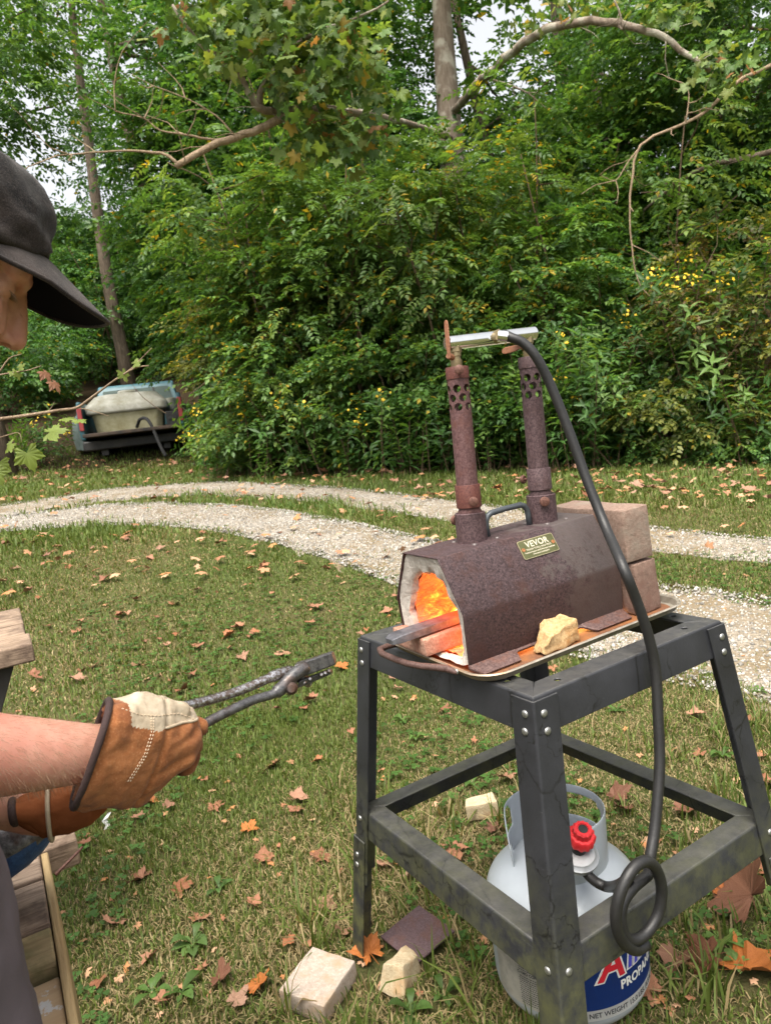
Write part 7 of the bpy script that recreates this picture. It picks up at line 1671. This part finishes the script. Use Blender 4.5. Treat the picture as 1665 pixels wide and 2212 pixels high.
# the ones that stand out
big = [((800, 2078), 0.062, 'o', M_orange, 'large orange leaf lying by the left leg and the broken brick', 2.2, (0.12, -0.25), 0),
       ((1630, 1990), 0.115, 'b', M_brown, 'big dark brown leaf standing up at the lower right', 1.4, (-0.9, 0.1), 1), ((1610, 2115), 0.108, 'b2', M_orange, 'large rust-orange leaf at the bottom right corner', 0.3, (-0.35, 0.2), 2),
       ((1535, 2095), 0.062, 'b', M_brown, 'curled brown leaf left of the bottom right corner leaf', 2.6, (-0.7, 0.5), 3), ((1562, 1990 - 35), 0.050, 'o', M_orange, 'crumpled orange leaf under the right lower rail', 0.7, (0.3, 0.3), 6),
       ((537, 1806), 0.040, 'o', M_orange, 'orange leaf lying alone in mid lawn', 1.2, (0.1, 0.1), 4), ((480, 2137), 0.048, 'b', M_brown, 'brown upright leaf near the bottom of the lawn', 1.5, (-0.5, 0.0), 0), ((565, 2148), 0.046, 'o', M_orange, 'orange leaf right of the brown upright leaf at the bottom', 1.9, (-0.4, 0.3), 1),
       ((320, 1745), 0.042, 'o', M_orange, 'orange leaf on top of the leaf cluster right of the gloves', 0.5, (0.2, 0.3), 7), ((303, 1776), 0.036, 't', M_tan, 'tan leaf under the cluster right of the gloves', 2.5, (0.0, 0.1), 5), ((364, 1754), 0.032, 'd', M_dry, 'small folded leaf at the right of the cluster by the gloves', 1.0, (0.3, 0.1), 3),
       ((893, 1912), 0.060, 't', M_tan, 'wide tan leaf behind the left lower rail', 0.4, (-0.4, 0.2), 4), ((832, 1882), 0.045, 'd', M_dry, 'dry leaf just right of the left leg', 2.0, (0.2, 0.2), 2),
       ((1330, 1736), 0.052, 'b', M_brown, 'dark brown leaf behind the gas bottle', 0.1, (0.2, -0.2), 6), ((1352, 1762), 0.040, 'b', M_brown, 'brown leaf beside the dark one behind the gas bottle', 1.9, (0.3, 0.3), 8),
       ((510, 2182), 0.038, 't', M_tan, 'tan leaf at the bottom centre left', 0.9, (0.1, 0.1), 0), ((640, 1738), 0.045, 'b2', M_tan, 'long curled tan leaf right of the middle lawn', 0.2, (0.2, 0.2), 7), ((640, 1765), 0.036, 'd', M_dry, 'pinkish leaf just below the long curled one', 1.4, (0.1, 0.2), 1),
       ((735, 1450), 0.046, 'o', M_orange, 'orange leaf beside the tips of the tongs', 0.8, (0.25, 0.2), 4), ((395, 1502), 0.046, 'd', M_dry, 'dry leaf just above the glove', 1.3, (-0.6, 0.2), 8)]
for px, s_, k_, m_, lb, rz, tl, i in big: fall(up(ong(*px), 0.012 + (0.55 * s_ * abs(math.sin(tl[0])) if abs(tl[0]) > 0.35 else 0.008)), s_ * 1.15, k_, m_, lb, None, rz, tl, i)
def zone(px):
    x, y = px
    if x > 1200 and y > 1400: return 'dry leaf on the grass right of the stand and hose'
    if x > 780: return 'dry leaf on the grass seen through the legs of the stand'
    if y < 1330: return 'dry leaf on the upper lawn just before the gravel drive'
    if y < 1560: return 'dry leaf on the lawn level with the tongs'
    if y < 1850: return 'dry leaf on the lawn between the gloves and the stand'
    return 'dry leaf on the lowest strip of lawn left of the stand'
near = [(360, 1398), (345, 1388), (165, 1367), (172, 1352), (540, 1378), (860, 1495), (680, 1520), (665, 1540), (445, 1695), (595, 1655), (565, 1870), (190, 1835), (312, 1908), (300, 1895), (385, 1925), (555, 1965), (360, 2170), (220, 2135), (690, 1860), (510, 1635), (1510, 1636), (1650, 1642), (200, 1450), (130, 1370), (70, 1280), (185, 1230), (320, 1215), (450, 1250), (350, 1185),
        (590, 1290), (260, 1345), (520, 1355), (640, 1455), (970, 1545), (1215, 1560), (1190, 1450), (1440, 1470), (975, 1850), (105, 1360), (375, 1312), (300, 1300), (560, 1255), (90, 1225), (170, 1475), (205, 1600), (470, 1755), (700, 1640), (760, 1590), (600, 1540), (820, 1420), (1100, 1690), (1270, 1640), (1500, 1560), (1620, 1560), (1640, 1700), (1060, 1800), (1480, 1770), (430, 1990), (330, 2080), (620, 2050), (700, 1960), (735, 1890), (250, 2010), (440, 2100), (1460, 2080), (1400, 2150), (740, 2030), (1660, 1880)]
for px in near: fall(up(ong(px[0] + rng.normal(0, 3), px[1] + rng.normal(0, 3)), rng.uniform(0.008, 0.024)), float(np.clip(np.exp(rng.normal(-3.25, 0.32)), 0.018, 0.062)), 'd', M_dry, zone(px), GL)
for k in range(70):
    x, y = rng.uniform(0, 860), 1150 + 330 * rng.random() ** 1.3; p = ong(x, y)
    fall(up(p, rng.uniform(0.010, 0.028)), float(np.clip(np.exp(rng.normal(-3.2, 0.32)), 0.02, 0.066)), 'd', M_dry, zone((x, y)), GL)
for k in range(125):
    x = rng.uniform(-20, 1690); y = rng.uniform(1002, 1044) + 40 * (x > 850) * rng.random() + (x > 1250) * 30 * rng.random(); p = ong(x, y)
    fall(up(p, 0.065), rng.uniform(0.045, 0.10), 't', M_tan if rng.random() < 0.6 else M_dry, 'pale dry leaf on the far grass verge before the woods', GF)
# smaller litter past the limit: one mass
V, L_, S_, CCs = [], [], [], []; o_ = 0
pts = [ong(rng.uniform(-30, 1700), 998 + 90 * rng.random() ** 1.5) for k in range(420)] + [ong(rng.uniform(0, 1665), rng.uniform(1150, 2200)) for k in range(260)] + [ong(rng.uniform(0, 1665), rng.uniform(1060, 1300)) for k in range(120)]
n = len(pts); pts = np.array(pts); far_ = pts[:, 1] > 4.5
pts[:, 2] += np.where(far_, 0.05, 0.012); ax = rng.normal(0, 1, (n, 3)) * np.array([1, 1, 0.2]); nr_ = rng.normal(0, 0.3, (n, 3)) + np.array([0, 0, 1])
cl = np.array([(0.36, 0.19, 0.10), (0.42, 0.25, 0.15), (0.28, 0.13, 0.07), (0.38, 0.17, 0.07)])[rng.integers(0, 4, n)]
V, L_, S_, cv = palm_leaf_arrays(pts, ax, nr_, np.where(far_, rng.uniform(0.03, 0.06, n), rng.uniform(0.010, 0.022, n)), cl, 0.6)
t = NT('leaf_litter'); t.set(Base_Color=t.attr(), Roughness=0.7, Specular_IOR_Level=0.2)
tag(arrmesh('leaf_litter', V, L_, S_, t.m, col=cv), 'small broken dry leaves scattered over the grass', 'leaf litter', kind='stuff')

# ================================================================== WEEDS IN THE LAWN
WG = 'broad-leaved weeds in the lawn'
def weed(px, size, n, label, col, upr=0.35, wid=0.45, grp=WG):
    p = ong(*px); V, F = [], []; r_ = np.random.default_rng(int(px[0] * 7 + px[1]))
    for k in range(n):
        a = 2 * math.pi * k / n + r_.normal(0, 0.3); L = size * 0.8 * r_.uniform(0.55, 1.25); w_ = L * wid * r_.uniform(0.8, 1.2); u_ = upr + r_.normal(0, 0.15); d = np.array([math.cos(a), math.sin(a), 0]); s_ = np.array([-d[1], d[0], 0]); o0 = len(V)
        for f_, wf in ((0.0, 0.10), (0.3, 0.5), (0.55, 1.0), (0.8, 0.75), (1.0, 0.05)):
            c_ = d * L * f_ + np.array([0, 0, 0.006 + u_ * L * math.sin(f_ * 2.4)]); V += [c_ - s_ * w_ * wf * 0.5 + np.array([0, 0, 0.12 * w_ * wf]), c_, c_ + s_ * w_ * wf * 0.5 + np.array([0, 0, 0.12 * w_ * wf])]
        for i in range(4):
            for j in range(2): q0 = o0 + i * 3 + j; F.append((q0, q0 + 1, q0 + 4, q0 + 3))
    V = np.array(V); loops = [i for f_ in F for i in f_]; cv = np.tile(np.array(col) , (len(V), 1)) * np.repeat(r_.uniform(0.75, 1.25, (n, 1)), 15, 0)
    o = arrmesh('lawn_weed', V, loops, np.arange(0, len(loops), 4), M_leaf, None, np.concatenate([cv, np.ones((len(V), 1))], 1), smooth=True); o.location = Vector(p); return tag(o, label, 'weed', grp)
gg = (0.085, 0.155, 0.035)
for a in (((420, 2045), 0.060, 12, 'leafy weed rosette in the lower left lawn', (0.10, 0.17, 0.045)), ((475, 1925), 0.052, 5, 'broad-leaved weed under a yellow leaf in the mid lawn', (0.075, 0.14, 0.035)), ((370, 1840), 0.036, 6, 'small bright weed right of the anvil', (0.12, 0.21, 0.05)), ((395, 2150), 0.060, 7, 'broad weed near the bottom edge left of the brick', gg), ((330, 2150), 0.055, 6, 'weed by the timber stand at the bottom', gg),
          ((890, 2195), 0.050, 9, 'round-leaved weed at the bottom beside the broken brick', (0.07, 0.13, 0.03)), ((960, 2160), 0.048, 8, 'low weed in front of the gas bottle', gg), ((1560, 2040), 0.055, 8, 'light green seedling among the big leaves at lower right', (0.15, 0.25, 0.06)), ((1590, 2090), 0.050, 6, 'light green weed at the lower right corner', (0.14, 0.23, 0.06)), ((1020, 1700), 0.045, 8, 'weed left of the small cream brick', gg), ((960, 1690), 0.05, 7, 'pale weed by the left rear rail', gg),
          ((1290, 1850 - 60), 0.05, 6, 'grass weed behind the bottle collar', gg), ((900, 1600), 0.050, 9, 'bright weed patch behind the left leg', (0.11, 0.19, 0.045)), ((870, 1560), 0.050, 9, 'bright weed patch nearer the forge table', (0.11, 0.19, 0.045)), ((1420, 1700), 0.05, 8, 'weed right of the hanging hose', gg), ((1560, 1640), 0.05, 8, 'weed between hose and right leg', gg), ((1640, 1500), 0.05, 9, 'weed by the edge of the gravel at right', gg), ((240, 1720), 0.05, 8, 'bright tuft of weed just below the cuff', (0.13, 0.24, 0.05)), ((1330, 1480 + 60), 0.05, 8, 'weed under the top rail', gg), ((290, 1560), 0.0, 0, '', gg)):
    if a[2]: weed(a[0], a[1], a[2], a[3], a[4])
# clover
n = 5200; P = scatter(n, 1.1, 4.5); P = keep(P, 0.0); P = P[wave(P, 2.2, 44) > -0.1]; n = len(P); V, L_, S_, cc = [], [], [], []
VV = []; CC = []
zz = gz(P[:, 0], P[:, 1]) + rng.uniform(0.012, 0.035, n); rad = rng.uniform(0.006, 0.012, n); a0_ = rng.random(n) * 6.28
for k in range(3):
    a = a0_ + k * 2.094; cx, cy = P[:, 0] + np.cos(a) * rad * 0.9, P[:, 1] + np.sin(a) * rad * 0.9
    for j in range(6): b_ = j * 1.047; VV.append(np.stack([cx + np.cos(b_) * rad * 0.75, cy + np.sin(b_) * rad * 0.75, zz + 0.25 * rad * math.sin(b_ * 2 + k)], -1))
V = np.stack(VV, 1).reshape(-1, 3); cv = (np.array([[0.06, 0.125, 0.028]]) * rng.uniform(0.7, 1.5, (n, 1))).repeat(18, 0)
loops = np.arange(n * 18); tag(arrmesh('clover', V, loops, np.arange(0, n * 18, 6), M_leaf, None, np.concatenate([cv, np.ones((len(cv), 1))], 1)), 'small clover leaves spread through the lawn', 'clover', kind='stuff')
